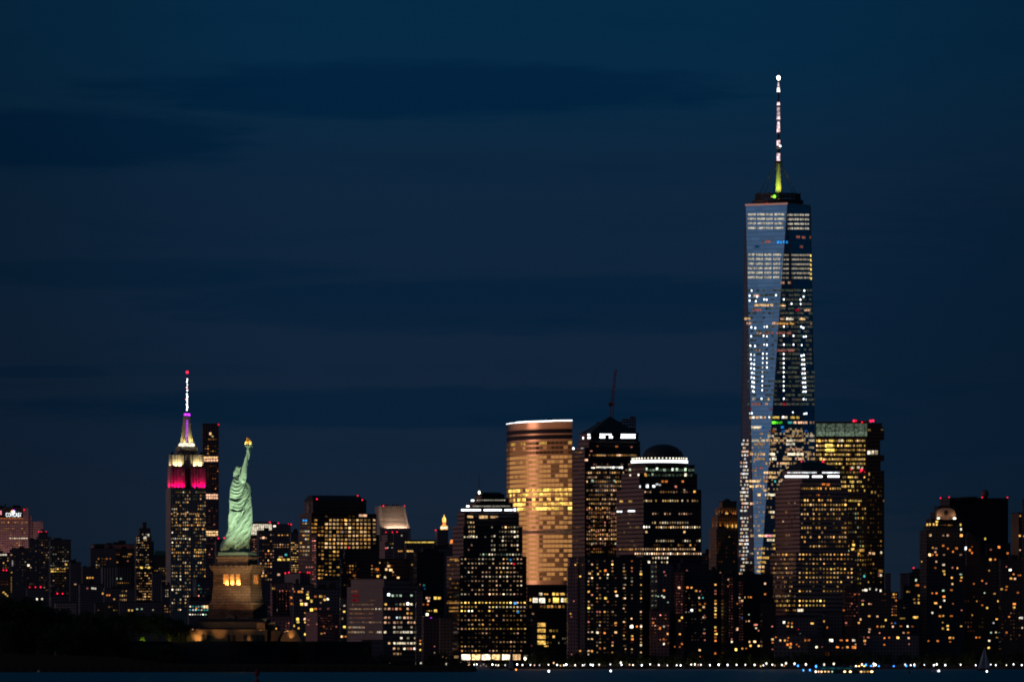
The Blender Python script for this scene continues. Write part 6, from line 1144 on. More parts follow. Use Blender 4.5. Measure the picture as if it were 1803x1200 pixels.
    grn = rough_mat('spire_base_steel', (.45,.46,.30), .5); wht = rough_mat('spire_steel', (.5,.46,.44), .5)
    def spl(prof, mat, name, n=10):
        b = MB(); b.lathe([(r_*k, Z(y)) for r_, y in prof], n, (xs, 0)); return b.build(name, mat, root)
    spl([(4.6,362),(4.9,345),(5.0,330),(4.4,318),(3.6,305),(3.1,288)], grn, 'spire_base')
    spl([(7.5,287),(7.5,285),(5.6,283.6)], M_STEEL, 'spire_collar')
    segs_ = [(3.0,283,2.9,270,'rose',1.0),(2.7,269,2.6,262,None,0),(2.9,257,2.9,247,'rose',1.3),(2.3,246,2.1,238,None,0),(2.9,234,1.9,214,'rose',1.0),(3.2,212,2.6,204,'rose',1.4),(2.6,203,2.4,189,'rose',.5),(3.2,187,1.9,180,'rose',1.4),(1.5,179.5,1.4,165,None,0),(2.9,163,2.0,154,'white',2.0),(2.0,154,.9,145,'rose',.9)]
    for r0, y0, r1, y1, hue, st_ in segs_:
        spl([(r0,y0),(r1,y1)], emit(hue, st_) if hue else M_STEEL, 'spire_light' if hue else 'spire_segment', 8)
    spl([(1.7,284),(1.4,200),(1.0,165),(.5,142),(.7,133),(.3,122)], M_STEEL, 'spire_core', 8)
    for y in (262, 258.5, 234.8, 212, 187.5, 164): spl([(4.2,y),(4.2,y-1.2),(2.2,y-2.4)], wht, 'spire_ring', 12)
    def lb(name, x, y, rp, hue, st_, ry=1.0, dy=0): p = P(x, y, D-dy)-O; return link(name, unit(hue, st_, True), root, p, scale=(rp*k, rp*k, rp*k*ry))
    lb('beacon', 1370.8, 137.3, 3.2, 'ivory', 8.0, 1.3); lb('beacon', 1373.8, 257.3, 1.7, 'white', 4.0, 1, 4)
    lb('work_light', 1363.6, 346, 2.2, 'lime', 8.0, 1, 22); lb('work_light', 1359, 346, 1.3, 'amber', 2.0, 1, 22); lb('work_light', 1371, 352.5, 2.0, 'amber', .75, 1.4, 22); lb('beacon', 1350.5, 357.5, 1.0, 'red', .45, 1, 24)
    for i in range(6):
        an = 2*math.pi*(i+.25)/6; b = MB(); b.tube((36*k*math.cos(an), 36*k*math.sin(an), Z(345)), (xs+4*k*math.cos(an), 4*k*math.sin(an), Z(287)), .28, .28, 5); b.build('guy_cable', M_STEEL, root)
    for an, col, pw in ((-2.3, (.66,1,.10), 15000), (-.9, (1,.80,.14), 15000), (-1.6, (.5,1,.10), 7000)):
        lamp('SPOT', 'floodlight', (15*math.cos(an), 15*math.sin(an), Z(343)), (xs, 0, Z(315)), pw, col, root, .5, 75)

FN = {k_[3:]: v_ for k_, v_ in list(globals().items()) if k_.startswith('fn_')}
for q in BL:
    s_ = Bld(q)
    if q['fn'] in ('wtc', 'curved'): FN[q['fn']](s_); continue
    if q['fn']: FN[q['fn']](s_)
    else: s_.body(facade(**q['fac']))
    t_ = s_.top
    if q['roof'] == 'wedge': s_.profile([(125,991),(142,991),(142,988),(130,989.5)], M_DARK)
    if q['roof'] == 'wedgeR': s_.profile([(1702,947),(1724,947),(1724,958),(1712,939),(1706,936.5),(1702,941)][::1], facade(**q['fac']))
    if q['roof'] == 'slantR': s_.profile([(1312,1013),(1360,1013),(1330,1009),(1322,1005),(1313,1004)], M_DARK)
    if q['roof'] == 'green':
        b = MB(); b.frustum((t_['du'],t_['du']+t_['W'],t_['dv'],t_['dv']+t_['L']), (t_['du']+3,t_['du']+t_['W']-3,t_['dv']+6,t_['dv']+t_['L']-6), t_['z1']+.9, t_['z1']+8); b.build('hipped_roof', rough_mat('verdigris_roof', (.05,.14,.11), .7), s_.root)
    s_.windows(q['lights']); s_.beacons()
    if q['plant']: s_.plantbox()

# ------------------------------------------------------------------ standing apart: crane and steel frame behind the pyramid roof
def crane():
    D = 7420.0; k = D/F; m = rough_mat('crane_red_paint', (.28,.05,.05), .6)
    root = empty('tower_crane', (XPX(1077.5, D), D, Z0)); tag(root, 'dark red luffing tower crane with raised boom behind the pyramid roof', 'crane')
    def q(x, y): p = P(x, y, D); return p - root.location
    def lattice(name, p0, p1, w_, n):
        b = MB(); d = p1-p0; L_ = d.length; ax = d.normalized(); sx = ax.cross(Vector((0,1,0))).normalized()*w_/2; sy = Vector((0, w_/2, 0))
        cs = [(1,1),(1,-1),(-1,-1),(-1,1)]
        for a_, c_ in cs: b.tube(p0+sx*a_+sy*c_, p1+sx*a_*.7+sy*c_*.7, .28, .24, 4)
        for i in range(n):
            pa = p0+d*i/n; pb = p0+d*(i+1)/n
            for j in range(4):
                a0, c0 = cs[j]; a1, c1 = cs[(j+1) % 4]; b.tube(pa+sx*a0+sy*c0, pb+sx*a1+sy*c1, .16, .16, 4)
        return b.build(name, m, root)
    lattice('mast', Vector((0,0,0)), q(1077.5, 708), 3.2, 60); lattice('boom', q(1078.5, 706), q(1084, 650), 2.0, 14); lattice('counter_jib', q(1077.5, 707), q(1072.5, 709.5), 2.0, 2)
    b = MB(); p = q(1078.8, 711); b.box(p.x-1.6, p.x+1.6, -1.6, 1.6, p.z-1.6, p.z+1.8); b.build('cab', m, root)
    b = MB(); p = q(1074.4, 712); b.box(p.x-1.4, p.x+1.4, -1.4, 1.4, p.z-1.6, p.z+1.5); b.build('counterweight', M_DARK, root)
    b = MB(); a_ = q(1077.5, 686); b.tube(q(1078, 706), a_, .5, .3, 5); b.build('a_frame', m, root)
    b = MB(); b.tube(a_, q(1083.6, 655), .15, .15, 4); b.tube(a_, q(1073, 709), .15, .15, 4); b.build('stay_cable', M_STEEL, root)
crane()
def steel_frame():
    D = 7440.0; k = D/F; root = empty('unfinished_building', (XPX(1100, D), D, Z0), 0); tag(root, 'dark open steel frame of an unfinished tower right behind the pyramid roof', 'building site')
    m = rough_mat('rusty_steel', (.12,.06,.06), .8)
    X = lambda x: XPX(x, D)-root.location.x; Z = lambda y: ZPX(y, D)-Z0
    b = MB(); b.box(X(1066), X(1119.5), 0, 26, 0, Z(752)); b.build('core', M_DARK, root)
    b = MB()
    for x in (1088,1094,1100,1105.5,1110,1114.5,1119): 
        for y_ in (0, 13, 26): b.box(X(x)-.4, X(x)+.4, y_-.4, y_+.4, Z(752), Z(733 if x > 1108 else (737 if x > 1095 else 741)))
    tag(b.build('steel_columns', m, root), kind='stuff')
    b = MB()
    for x0_, x1_, y in ((1088,1119.5,747),(1088,1119.5,742),(1095,1119.5,737.6),(1109.5,1119.5,733.6)):
        b.box(X(x0_), X(x1_), .5, 25.5, Z(y)-.35, Z(y)+.35)
    tag(b.build('steel_floors', m, root), kind='stuff')
    b = MB(); b.box(X(1050.5), X(1056), 8, 14, Z(752), Z(741.5)); b.build('hoist', m, root)
steel_frame()

# ------------------------------------------------------------------ the island: ground, fort, pedestal, statue
DI = 3100.0; kI = DI/F
def XI(px, D=DI): return XPX(px, D)
b = MB()
prof = [(-40,1140),(210,1150),(300,1165),(640,1165),(700,1168),(760,1168.6),(826,1169.5),(831,1176)]
vs = []
for (px, py) in prof:
    for (yy, dz_) in ((2960, None), (2962, 0), (3350, 0), (3352, None)):
        z = ZPX(py, DI)*.75+.3 if dz_ == 0 else -1.0
        vs.append((XPX(px, 2960)*(1 if yy < 3000 else 1), yy, z))
fs = []
for i in range(len(prof)-1):
    for j in range(3): fs.append((4*i+j, 4*(i+1)+j, 4*(i+1)+j+1, 4*i+j+1))
n_ = len(prof)-1
fs += [(4*n_, 4*n_+1, 4*n_+2, 4*n_+3), (3, 2, 1, 0)]
b.add(vs, fs); tag(b.build('terrain', rough_mat('island_turf', (.03,.032,.02), .95, scale=.1)), kind='structure')
b = MB(); b.box(XPX(-60, 2955), XPX(830.5, 2955), 2954, 2959.8, -1, 1.9)
for i in range(52): b.box(XPX(-60+17*i, 2955)-.25, XPX(-60+17*i, 2955)+.25, 2953.6, 2954, -1, 2.1)
tag(b.build('seawall', rough_mat('island_seawall', (.045,.04,.035), .95, scale=.5)), 'low dark stone seawall round the foot of the statue island', 'seawall')

M_GRAN = rough_mat('fort_granite', (.10,.078,.055), .9, scale=.6, bump=.3)
BETA = R(14.9)              # the pedestal's broad face is turned this far to the left
CXI, CYI = XI(416.0), DI + 12.0
def rotI(p): # pedestal frame -> world offset ; local -Y is the broad face
    return p
fort = empty('star_fort', (CXI, CYI, 1.5), 0); tag(fort, 'dark granite star fort round the pedestal with lit stone inner walls', 'fort')
def fl(px, py, D): return P(px, py, D) - fort.location
def wallpoly(name, pts, ytop, ybot, mat, th=3.0, parent=fort):
    """pts = [(px, D)...] along the wall, photo rows for its top and foot at DI"""
    b = MB(); zt, zb = ZPX(ytop, DI)-1.5, ZPX(ybot, DI)-1.5
    for (xa, da), (xb, db) in zip(pts, pts[1:]):
        A = Vector((XPX(xa, da)-fort.location.x, da-fort.location.y)); B_ = Vector((XPX(xb, db)-fort.location.x, db-fort.location.y)); nrm = Vector((-(B_-A).y, (B_-A).x)).normalized()*th
        if nrm.y < 0: nrm = -nrm
        b.add([(A.x,A.y,zb),(B_.x,B_.y,zb),(B_.x,B_.y,zt),(A.x,A.y,zt),(A.x+nrm.x,A.y+nrm.y,zb),(B_.x+nrm.x,B_.y+nrm.y,zb),(B_.x+nrm.x,B_.y+nrm.y,zt),(A.x+nrm.x,A.y+nrm.y,zt)], [(0,1,2,3),(5,4,7,6),(3,2,6,7),(1,5,6,2),(4,0,3,7)])
    return b.build(name, mat, parent)
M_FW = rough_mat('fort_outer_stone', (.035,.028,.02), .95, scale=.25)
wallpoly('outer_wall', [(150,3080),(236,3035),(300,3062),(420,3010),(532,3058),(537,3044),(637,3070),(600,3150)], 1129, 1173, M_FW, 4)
b = MB()
vs = [(p_[0], p_[1]) for p_ in [(fl(150,0,3080).x, 3080-CYI),(fl(236,0,3035).x,3036-CYI),(fl(300,0,3062).x,3063-CYI),(fl(420,0,3010).x,3011-CYI),(fl(532,0,3058).x,3059-CYI),(fl(637,0,3070).x,3071-CYI),(fl(600,0,3150).x,3150-CYI),(fl(200,0,3150).x,3150-CYI)]]
zz = ZPX(1129.6, DI)-1.5; b.add([(x, y, zz) for x, y in vs], [tuple(range(8))]); b.build('terreplein', rough_mat('fort_turf', (.03,.03,.02), .95), fort)
# inner building: a band of amber-washed granite with dark doorways
def bx(name, x0, x1, D0, D1, yt, yb_, mat, parent=fort, DD=None):
    b = MB(); A = P(x0, yt, D0)-fort.location; C_ = P(x1, yb_, D0)-fort.location; b.box(A.x, C_.x, D0-CYI, D1-CYI, C_.z, A.z); return b.build(name, mat, parent)
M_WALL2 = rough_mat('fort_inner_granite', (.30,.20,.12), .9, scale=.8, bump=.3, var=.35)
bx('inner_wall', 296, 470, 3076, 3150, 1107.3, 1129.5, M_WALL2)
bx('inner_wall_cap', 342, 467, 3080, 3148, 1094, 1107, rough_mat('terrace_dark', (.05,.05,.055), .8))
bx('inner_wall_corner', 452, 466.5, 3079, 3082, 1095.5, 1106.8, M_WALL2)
bx('base_plinth', 349, 469.5, 3088, 3140, 1088.6, 1093.6, rough_mat('terrace_dark2', (.06,.055,.05), .8))
for x0, x1 in ((301,307),(311.5,318.5),(321,327.5),(355,359.8),(363.2,369),(400.5,405.5),(409.3,415),(429,435.3),(441,447.5),(450,456.5),(459,466)):
    bx('doorway', x0, x1, 3075.6, 3076.0, 1117, 1129.4, M_DARK)
# right-hand bastion pieces
b = MB()
def wedge(name, pts, D0, D1, mat):
    b = MB(); n = len(pts); L_ = [P(x, y, D0)-fort.location for x, y in pts]
    b.add([(p.x, D0-CYI, p.z) for p in L_]+[(p.x, D1-CYI, p.z) for p in L_], [tuple(range(n)), tuple(range(2*n-1, n-1, -1))]+[(i, n+i, n+(i+1) % n, (i+1) % n) for i in range(n)]); return b.build(name, mat, fort)
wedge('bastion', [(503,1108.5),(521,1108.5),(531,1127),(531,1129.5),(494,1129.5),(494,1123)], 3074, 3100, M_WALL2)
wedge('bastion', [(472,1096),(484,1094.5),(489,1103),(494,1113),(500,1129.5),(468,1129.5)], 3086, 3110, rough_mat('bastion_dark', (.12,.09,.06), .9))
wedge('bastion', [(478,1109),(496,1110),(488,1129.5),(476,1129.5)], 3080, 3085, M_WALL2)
AMB = (1, .52, .17)
def flamp(x, y, D, ax, ay, aD, pw, cone=80, col=AMB, size=.3):
    return lamp('SPOT', 'floodlight', P(x, y, D)-fort.location, P(ax, ay, aD)-fort.location, pw, col, fort, size, cone, .9)
flamp(349, 1127, 3073.0, 350, 1117, 3077, 1100, 95); flamp(345, 1125, 3071, 335, 1120, 3077, 90, 110)
flamp(386, 1126, 3070, 386, 1108, 3077, 800, 60); flamp(420, 1127, 3068, 418, 1116, 3077, 150, 100); flamp(437, 1127.5, 3074, 440, 1124, 3077, 90, 100)
flamp(459, 1108, 3074, 461, 1098, 3081, 160, 70); flamp(512.5, 1127.5, 3071.5, 512.5, 1112, 3075, 900, 50); flamp(484, 1127, 3071, 483, 1116, 3081, 160, 90)
flamp(506, 1128, 3068, 500, 1115, 3082, 200, 120)
for x, y, hue, st_ in ((339.8,1107,'peach',2.0),(486.5,1105.8,'amber',1.2)):
    D_ = 3070; p = P(x, y, D_); r_ = empty('wall_lamp', p-Vector((0,0,1.2))); tag(r_, 'small glowing lamp on a short post at the %s of the fort roof' % ('left end' if x < 400 else 'right end'), 'lamp')
    b = MB(); b.tube((0,0,-1.2), (0,0,1.0), .08, .06, 6); b.build('post', M_STEEL, r_); link('lamp_head', unit(hue, st_, True), r_, (0,0,1.2), scale=(.33,.33,.36))

# ---- pedestal: square frustums turned by BETA
ped = empty('statue_pedestal', (CXI, CYI, ZPX(1093.6, DI)), -BETA + R(0)); tag(ped, 'tall amber-lit granite pedestal with three glowing loggia openings', 'pedestal')
PZ = ped.location.z
def zp(y): return ZPX(y, DI+8) - PZ
def hs(px): return px*kI/1.2236          # half width in pixels of the silhouette -> half side in metres
def stone_mat(name, col, ch, cwid, var, bump):
    m, t = base_mat(name); tcn = t.node('ShaderNodeTexCoord'); sp_ = t.node('ShaderNodeSeparateXYZ'); t.put(sp_.inputs[0], tcn.outputs['Object'])
    br = t.node('ShaderNodeTexBrick'); t.put(br.inputs['Vector'], t.comb(t.m('ADD', sp_.outputs[0], sp_.outputs[1]), sp_.outputs[2], 0.0))
    br.inputs['Scale'].default_value = 1.0; br.inputs['Brick Width'].default_value = cwid; br.inputs['Row Height'].default_value = ch; br.inputs['Mortar Size'].default_value = .07
    br.inputs['Color1'].default_value = tuple(x*(1-var) for x in col)+(1,); br.inputs['Color2'].default_value = tuple(x*(1+var) for x in col)+(1,); br.inputs['Mortar'].default_value = tuple(x*.25 for x in col)+(1,)
    n = t.noise(tcn.outputs['Object'], .35, 5.0, .65); n3 = t.noise(tcn.outputs['Object'], 2.2, 3.0, .6)
    c = t.mix(1.0, br.outputs[0], t.mix(n, (.5,.48,.46,1), (1.5,1.45,1.4,1)), 'MULTIPLY')
    b_ = t.node('ShaderNodeBump'); b_.inputs['Strength'].default_value = bump; b_.inputs['Distance'].default_value = .3; t.put(b_.inputs['Height'], t.m('SUBTRACT', n3, br.outputs[1]))
    return finish(m, t, principled(t, c, .92, 0, .2, b_.outputs[0]))
M_PED = stone_mat('pedestal_granite', (.30,.22,.15), 1.15, 2.6, .14, .4)
M_PED2 = stone_mat('pedestal_rusticated', (.21,.135,.085), .95, 2.0, .35, .9)
def fr(name, h0, y0, h1, y1, mat=M_PED, parent=ped, bottom=True):
    b = MB(); b.frustum((-h0,h0,-h0,h0), (-h1,h1,-h1,h1), zp(y0), zp(y1), None, bottom); return b.build(name, mat, parent)
fr('foot', hs(51.5), 1093.4, hs(51), 1080.2, M_PED2)
b = MB(); h0 = hs(50.6); b.frustum((-h0,h0,-h0,h0), (-hs(50),hs(50),-hs(50),hs(50)), zp(1080), zp(1063.6)); b.build('lower_shaft', M_PED2, ped)
fr('shield_course', hs(49.2), 1063.4, hs(44.8), 1057.2)
h = hs(49.6)
for side in range(2):
    for i in range(10):
        u = -h + (i+.5)*2*h/10; b = MB(); n = 14
        if side == 0: M_ = Matrix.Translation((u, -h+.1, zp(1062.6)))
        else: M_ = Matrix.Translation((h-.1, u, zp(1062.6))) @ Matrix.Rotation(R(90), 4, 'Z')
        b.ball((0,0,0), .62, .3, .62, 12, M=None); b.v = [tuple(M_ @ Vector(v)) for v in b.v]; b.build('shield', M_PED, ped, True)
fr('middle_shaft', hs(44.4), 1057, hs(42.4), 1036.2)
b = MB(); b.box(-hs(42.9),hs(42.9),-hs(42.9),hs(42.9), zp(1055.8), zp(1054.6)); b.box(-hs(42.8),hs(42.8),-hs(42.8),hs(42.8), zp(1037), zp(1035.6)); b.build('string_course', M_PED, ped)
hL = hs(41.4); W3 = 2*hL
# loggia storey: solid corner blocks and columns standing before a recessed lit wall
zl0, zl1 = zp(1035.4), zp(1006.6); zo0, zo1 = zp(1031), zp(1010.5)
b = MB(); b.box(-hL+2.6,hL-2.6,-hL+2.6,hL-2.6, zl0, zl1); b.build('loggia_core', M_PED, ped)
b = MB()
b.box(-hL,hL,-hL,hL, zl0, zo0); b.box(-hL,hL,-hL,hL, zo1, zl1); b.build('loggia_slabs', M_PED, ped)
e = hL*.46
for sx in (-1, 1):
    for sy in (-1, 1): b = MB(); b.box(sx*e if sx > 0 else -hL, hL if sx > 0 else -e, e if sy > 0 else -hL, hL if sy > 0 else -e, zo0+.01, zo1-.01); b.build('corner_block', M_PED2, ped)
for side in range(4):
    Mr = Matrix.Rotation(R(90)*side, 4, 'Z')
    for i, u in enumerate((-.157*W3/2*1.0, .157*W3/2*1.0)):
        b = MB(); b.lathe([(.62,zo0+.01),(.62,zo0+.5),(.46,zo0+.7),(.42,zo1-.9),(.58,zo1-.5),(.66,zo1-.01)], 12, (u, -hL+.75)); b.v = [tuple(Mr @ Vector(v)) for v in b.v]; b.build('column', M_PED, ped, True)
    if side in (0, 1):
        for u in (-.30*W3/2, 0, .30*W3/2):
            p0 = Mr @ Vector((u, -hL+1.9, zo0+.5)); p1 = Mr @ Vector((u, -hL+2.6, zo0+3.2)); lamp('AREA', 'loggia_lamp', p0, p1, 800 if side == 0 else 650, (1,.44,.11), ped, sx=1.2, sy=.5)
fr('cornice', hs(42), 1006.4, hs(46.4), 1001.2)
b = MB(); h = hs(47.2); z0_, z1_ = zp(1001), zp(999.6)
b.box(-h,h,-h,h, z0_, z1_); zt_ = zp(994.6)
for sx, sy in ((0,-1),(0,1),(1,0),(-1,0)):
    if sx == 0: b.box(-h,h, sy*h if sy < 0 else h-.5, sy*h+.5 if sy < 0 else h, z1_, zt_-.35)
    else: b.box(sx*h if sx < 0 else h-.5, sx*h+.5 if sx < 0 else h, -h+.5, h-.5, z1_, zt_-.35)
b.build('balustrade', M_PED, ped)
for i in range(9):
    for side in range(2):
        u = -h + i*2*h/8; b = MB(); b.box(-.3,.3,-.42,.3, z1_, zt_+.2); M_ = Matrix.Translation((u, -h+.2, 0)) if side == 0 else Matrix.Translation((h-.2, u, 0)) @ Matrix.Rotation(R(90), 4, 'Z')
        b.v = [tuple(M_ @ Vector(v)) for v in b.v]; b.build('baluster_block', M_PED, ped)
fr('upper_cap', hs(34.6), 999.4, hs(35), 985); 
b = MB(); b.frustum((-hs(35),hs(35),-hs(35),hs(35)), (-hs(36.6),hs(36.6),-hs(36.6),hs(36.6)), zp(984.8), zp(981.4)); b.frustum((-hs(36.6),hs(36.6),-hs(36.6),hs(36.6)), (-hs(36.2),hs(36.2),-hs(36.2),hs(36.2)), zp(981.4), zp(978.6), bottom=False); b.build('cap_moulding', M_PED, ped)
# gabled doorway on the foot
b = MB(); h = hs(51.6); zq = zp(1088)
b.add([(-1.9,-h-.5,zp(1093)),(1.9,-h-.5,zp(1093)),(1.9,-h-.5,zp(1084)),(0,-h-.5,zp(1080.6)),(-1.9,-h-.5,zp(1084)),(-1.9,-h,zp(1093)),(1.9,-h,zp(1093)),(1.9,-h,zp(1084)),(0,-h,zp(1080.6)),(-1.9,-h,zp(1084))], [(0,1,2,3,4),(1,6,7,2),(2,7,8,3),(3,8,9,4),(4,9,5,0)]); b.build('porch', M_PED, ped)
b = MB(); b.box(-.9,.9,-h-.62,-h-.52, zp(1093), zp(1087)); b.build('porch_door', M_DARK, bpy.data.objects['porch'])
# amber wash on the pedestal: from the foot, and a paler one on the right face
def plamp(x, y, D, ax, ay, aD, pw, col=AMB, cone=60, size=.6):
    return lamp('SPOT', 'floodlight', P(x, y, D)-ped.location, P(ax, ay, aD)-ped.location, pw, col, None, size, cone, .9)
def wlamp(x, y, D, ax, ay, aD, pw, col, cone, size=.6, parent=fort):
    o = lamp('SPOT', 'floodlight', P(x, y, D)-fort.location, P(ax, ay, aD)-fort.location, pw, col, fort, size, cone, .7); return o
wlamp(360, 1126, 3047, 400, 1040, 3098, 11000, (1,.48,.17), 34); wlamp(440, 1126, 3047, 425, 1040, 3098, 11000, (1,.49,.18), 34)
wlamp(400, 1126, 3042, 412, 1008, 3098, 26000, (1,.62,.30), 26)
wlamp(520, 1126, 3060, 452, 1020, 3105, 60000, (1,.74,.42), 30)

# ---- the statue: one continuous copper figure, remeshed from a draped body, arm, hand and head
sta = empty('statue', (CXI, CYI, PZ + zp(978.4)), 0); tag(sta, 'green robed woman statue seen from behind her raised torch arm', 'statue')
SB = sta.location
def sl(px, py, dy=0.0): p = P(px, py, CYI + dy); return p - SB
M_CU = rough_mat('verdigris_copper', (.31,.51,.36), .6, var=.3, scale=.8, spec=.4)
b = MB(); h = hs(33.8)
for (h0_, y0_, h1_, y1_) in ((hs(33.2),978.3,hs(33.8),976.8),(hs(33.8),976.8,hs(33.4),972.2),(hs(33.4),972.2,hs(32.4),971.2)):
    b.frustum((-h0_,h0_,-h0_,h0_), (-h1_,h1_,-h1_,h1_), ZPX(y0_,DI+8)-SB.z, ZPX(y1_,DI+8)-SB.z)
b.build('plinth', rough_mat('plinth_copper', (.30,.52,.40), .55, var=.1), sta, rot=(0,0,-BETA))
prof = [(971.2,392,439,4.6),(969,388.5,439,4.8),(966,387.6,439.2,4.9),(962,387.3,439.3,4.9),(958,388,439.6,4.9),(954,390.5,440,4.8),(950,392.8,440.6,4.7),(946,395.5,441.3,4.6),(941,397.8,442.2,4.5),(936,400,443,4.4),(929,402.6,443.8,4.3),(921,402.0,444.3,4.3),(915,401.6,444.6,4.3),(905,402.8,444.3,4.2),(896,403.9,443.7,4.1),
        (888,403.7,442.8,4.0),(880,403.5,441.8,3.9),(871,403.9,440.3,3.8),(863,404.6,438.0,3.7),(857,405.8,435.6,3.6),(852,407.2,433,3.5),(848,408.4,431.5,3.3),(845,409.8,431,3.0),(842.5,411,430,2.5),(840.5,412.4,427,2.0),(838.5,414,424,1.5),(836,415,422,1.25)]
def interp(y):
    if y >= prof[0][0]: return prof[0][1:]
    for a_, c_ in zip(prof, prof[1:]):
        if c_[0] <= y <= a_[0]:
            t = (a_[0]-y)/(a_[0]-c_[0]); t2 = t
            return tuple(a_[i]+(c_[i]-a_[i])*t2 for i in (1,2,3))
    return prof[-1][1:]
def fold(y, u, front):
    """radial fold depth in metres; y photo row, u -1..1 across, negative = groove"""
    g = lambda v, w_: math.exp(-(v/w_)**2)
    d = 0.0
    wv = .8*math.sin(y*.13+u*2.1) + .5*math.sin(y*.31-u*3.7)
    if y < 900:
        c1 = 879 - 7.0*(u+.35)**2*1.5 - 8.0*max(0, u+.2); d -= 1.25*g(y-c1, 3.0)*(1 if u < .75 else .4)
        c2 = 900 - 9.5*(u+.25)**2*1.4 - 14*max(0, u-.1); d -= 1.0*g(y-c2, 2.5)*(1 if -.8 < u < .8 else .4)
        cat = y + 8.5*(u+.2)**2 + 6*max(0, u) + wv*.8; d += .20*math.sin(2*math.pi*cat/6.3) + .08*math.sin(2*math.pi*cat/2.9+1)
        d += .25*g(y-c1-5.5, 3) + .22*g(y-c2-4.5, 2.5)
    if y > 884:
        k_ = min(1, (y-884)/16); px = u*20
        dg = (px*.80 + y*.42 + wv*1.5); d += k_*(.24*math.sin(2*math.pi*dg/7.6) + .13*math.sin(2*math.pi*dg/3.7+.8) - .30*g((dg % 15.2)-4, 1.0))
        c3 = 930 - 30*(u+.55); d -= .8*k_*g(y-c3, 2.6)*(1 if -.75 < u < .9 else .3)
    if y > 940:
        k_ = min(1, (y-940)/14); px = u*24
        if u > .1: d += k_*.22*math.sin(2*math.pi*px/3.6)
        d -= k_*1.3*g((u+.22), .30)*min(1, max(0, (y-951)/8))
    return d*(1.35 if front else .6)
nth = 150; ys_ = []; y = 971.2
while y > 836: ys_.append(y); y -= .62
b = MB(); vs = []
for y in ys_:
    xl, xr, dp = interp(y); xc_ = (xl+xr)/2; hw = (xr-xl)/2*kI
    for i in range(nth):
        th = 2*math.pi*i/nth; ct, st_ = math.cos(th), math.sin(th)
        se = .88; cx_ = math.copysign(abs(ct)**se, ct); sy_ = math.copysign(abs(st_)**se, st_)
        f = fold(y, cx_, st_ < 0)*min(1, .35+abs(st_)); p = sl(xc_, y)
        vs.append((p.x + cx_*(hw + f*.35), sy_*(dp + f) + (1.2 if y > 945 else 0)*0, p.z))
n = len(ys_); fs = [(j*nth+i, j*nth+(i+1) % nth, (j+1)*nth+(i+1) % nth, (j+1)*nth+i) for j in range(n-1) for i in range(nth)]
fs += [tuple(range(nth))[::-1], tuple((n-1)*nth+i for i in range(nth))]
b.add(vs, fs)
def chain(pts):      # (px, py, dy, r_px)
    for p_, q_ in zip(pts, pts[1:]):
        b.tube(sl(p_[0],p_[1],p_[2]), sl(q_[0],q_[1],q_[2]), p_[3]*kI, q_[3]*kI, 18); 
    for p_ in pts: b.ball(sl(p_[0],p_[1],p_[2]), p_[3]*kI*1.0, n=16)
# right shoulder, bunched sleeve, upper arm, forearm, wrist
chain([(423,850,-1.2,8.5),(427,842,-2.0,6.8),(429.2,834,-2.4,5.6),(430.2,827,-2.4,4.9),(431.7,818,-2.3,4.1),(433.6,809,-2.2,3.5),(435.6,801,-2.1,2.8),(436.8,797,-2.1,2.5)])
for (x, y, dy, r_) in ((431.5,838,-2.6,3.4),(432,832,-2.9,2.8),(428,845,-3.0,3.2),(424.5,840,-2.8,3.0)): b.ball(sl(x,y,dy), r_*kI, n=14)
# neck, head, hair, nose and brow, diadem
chain([(417.5,842,-.2,5.2),(418.2,836,-.2,3.8)])
b.ball(sl(418.6,831.3,-.1), 6.1*kI, 5.6*kI, 8.6*kI, 22); b.ball(sl(413.6,832,-.1), 3.3*kI, 3.4*kI, 4.2*kI, 14); b.ball(sl(412.6,837.2,-.1), 1.9*kI, 2.2*kI, 2.4*kI, 12)
b.tube(sl(424.0,830,-.1), sl(426.0,833.2,-.1), .18, .32, 8); b.ball(sl(423.4,836.4,-.1), .42, .4, .3, 8); b.ball(sl(423.5,828.4,-.5), .35, .3, .18, 8); b.ball(sl(423.5,828.4,.3), .35, .3, .18, 8); b.ball(sl(422.6,838.8,-.1), .5, .5, .36, 8); b.ball(sl(418.2,832.3,-1.35), .24, .14, .42, 8)
b.tube(sl(415.5,822.8,-.1), sl(423.5,826.5,-.1), 1.1, 1.35, 16)
# left arm holding the tablet against the far side
chain([(431,851,1.6,5.5),(437,857,3.2,4.0),(438.5,866,3.4,3.4),(435,873,2.6,3.0)])
# trailing right heel under the hem
chain([(396,962,-3.2,5.2),(391.5,966,-3.5,3.6)]); b.ball(sl(390.8,966.5,-3.6), 3.4*kI, 3.0*kI, 3.6*kI, 14)
# palm, thumb and four bent fingers closed on the torch handle
b.ball(sl(437.2,794,-2.0), 3.6*kI, 2.6*kI, 4.2*kI, 14)
for i in range(4):
    z_ = 790.6 + 2.0*i; r_ = .27-.015*i; hx = 438.3
    pts = [sl(435.2, z_, -2.6), sl(438.0, z_-.2, -3.15), sl(441.2-.2*i, z_, -2.5), sl(441.6-.3*i, z_+.2, -1.7), sl(439.8-.3*i, z_+.2, -1.2)]
    for p_, q_ in zip(pts, pts[1:]): b.tube(p_, q_, r_, r_*.9, 8); b.ball(p_, r_, n=8)
    b.ball(pts[-1], r_*.9, n=8)
pts = [sl(436.2,796,-2.4), sl(438.0,793.2,-2.9), sl(439.2,790.2,-2.6)]
for p_, q_ in zip(pts, pts[1:]): b.tube(p_, q_, .3, .26, 8); b.ball(q_, .26, n=8)
bodyo = b.build('body', M_CU, sta, True)
md = bodyo.modifiers.new('remesh', 'REMESH'); md.mode = 'VOXEL'; md.voxel_size = .13; md.use_smooth_shade = True
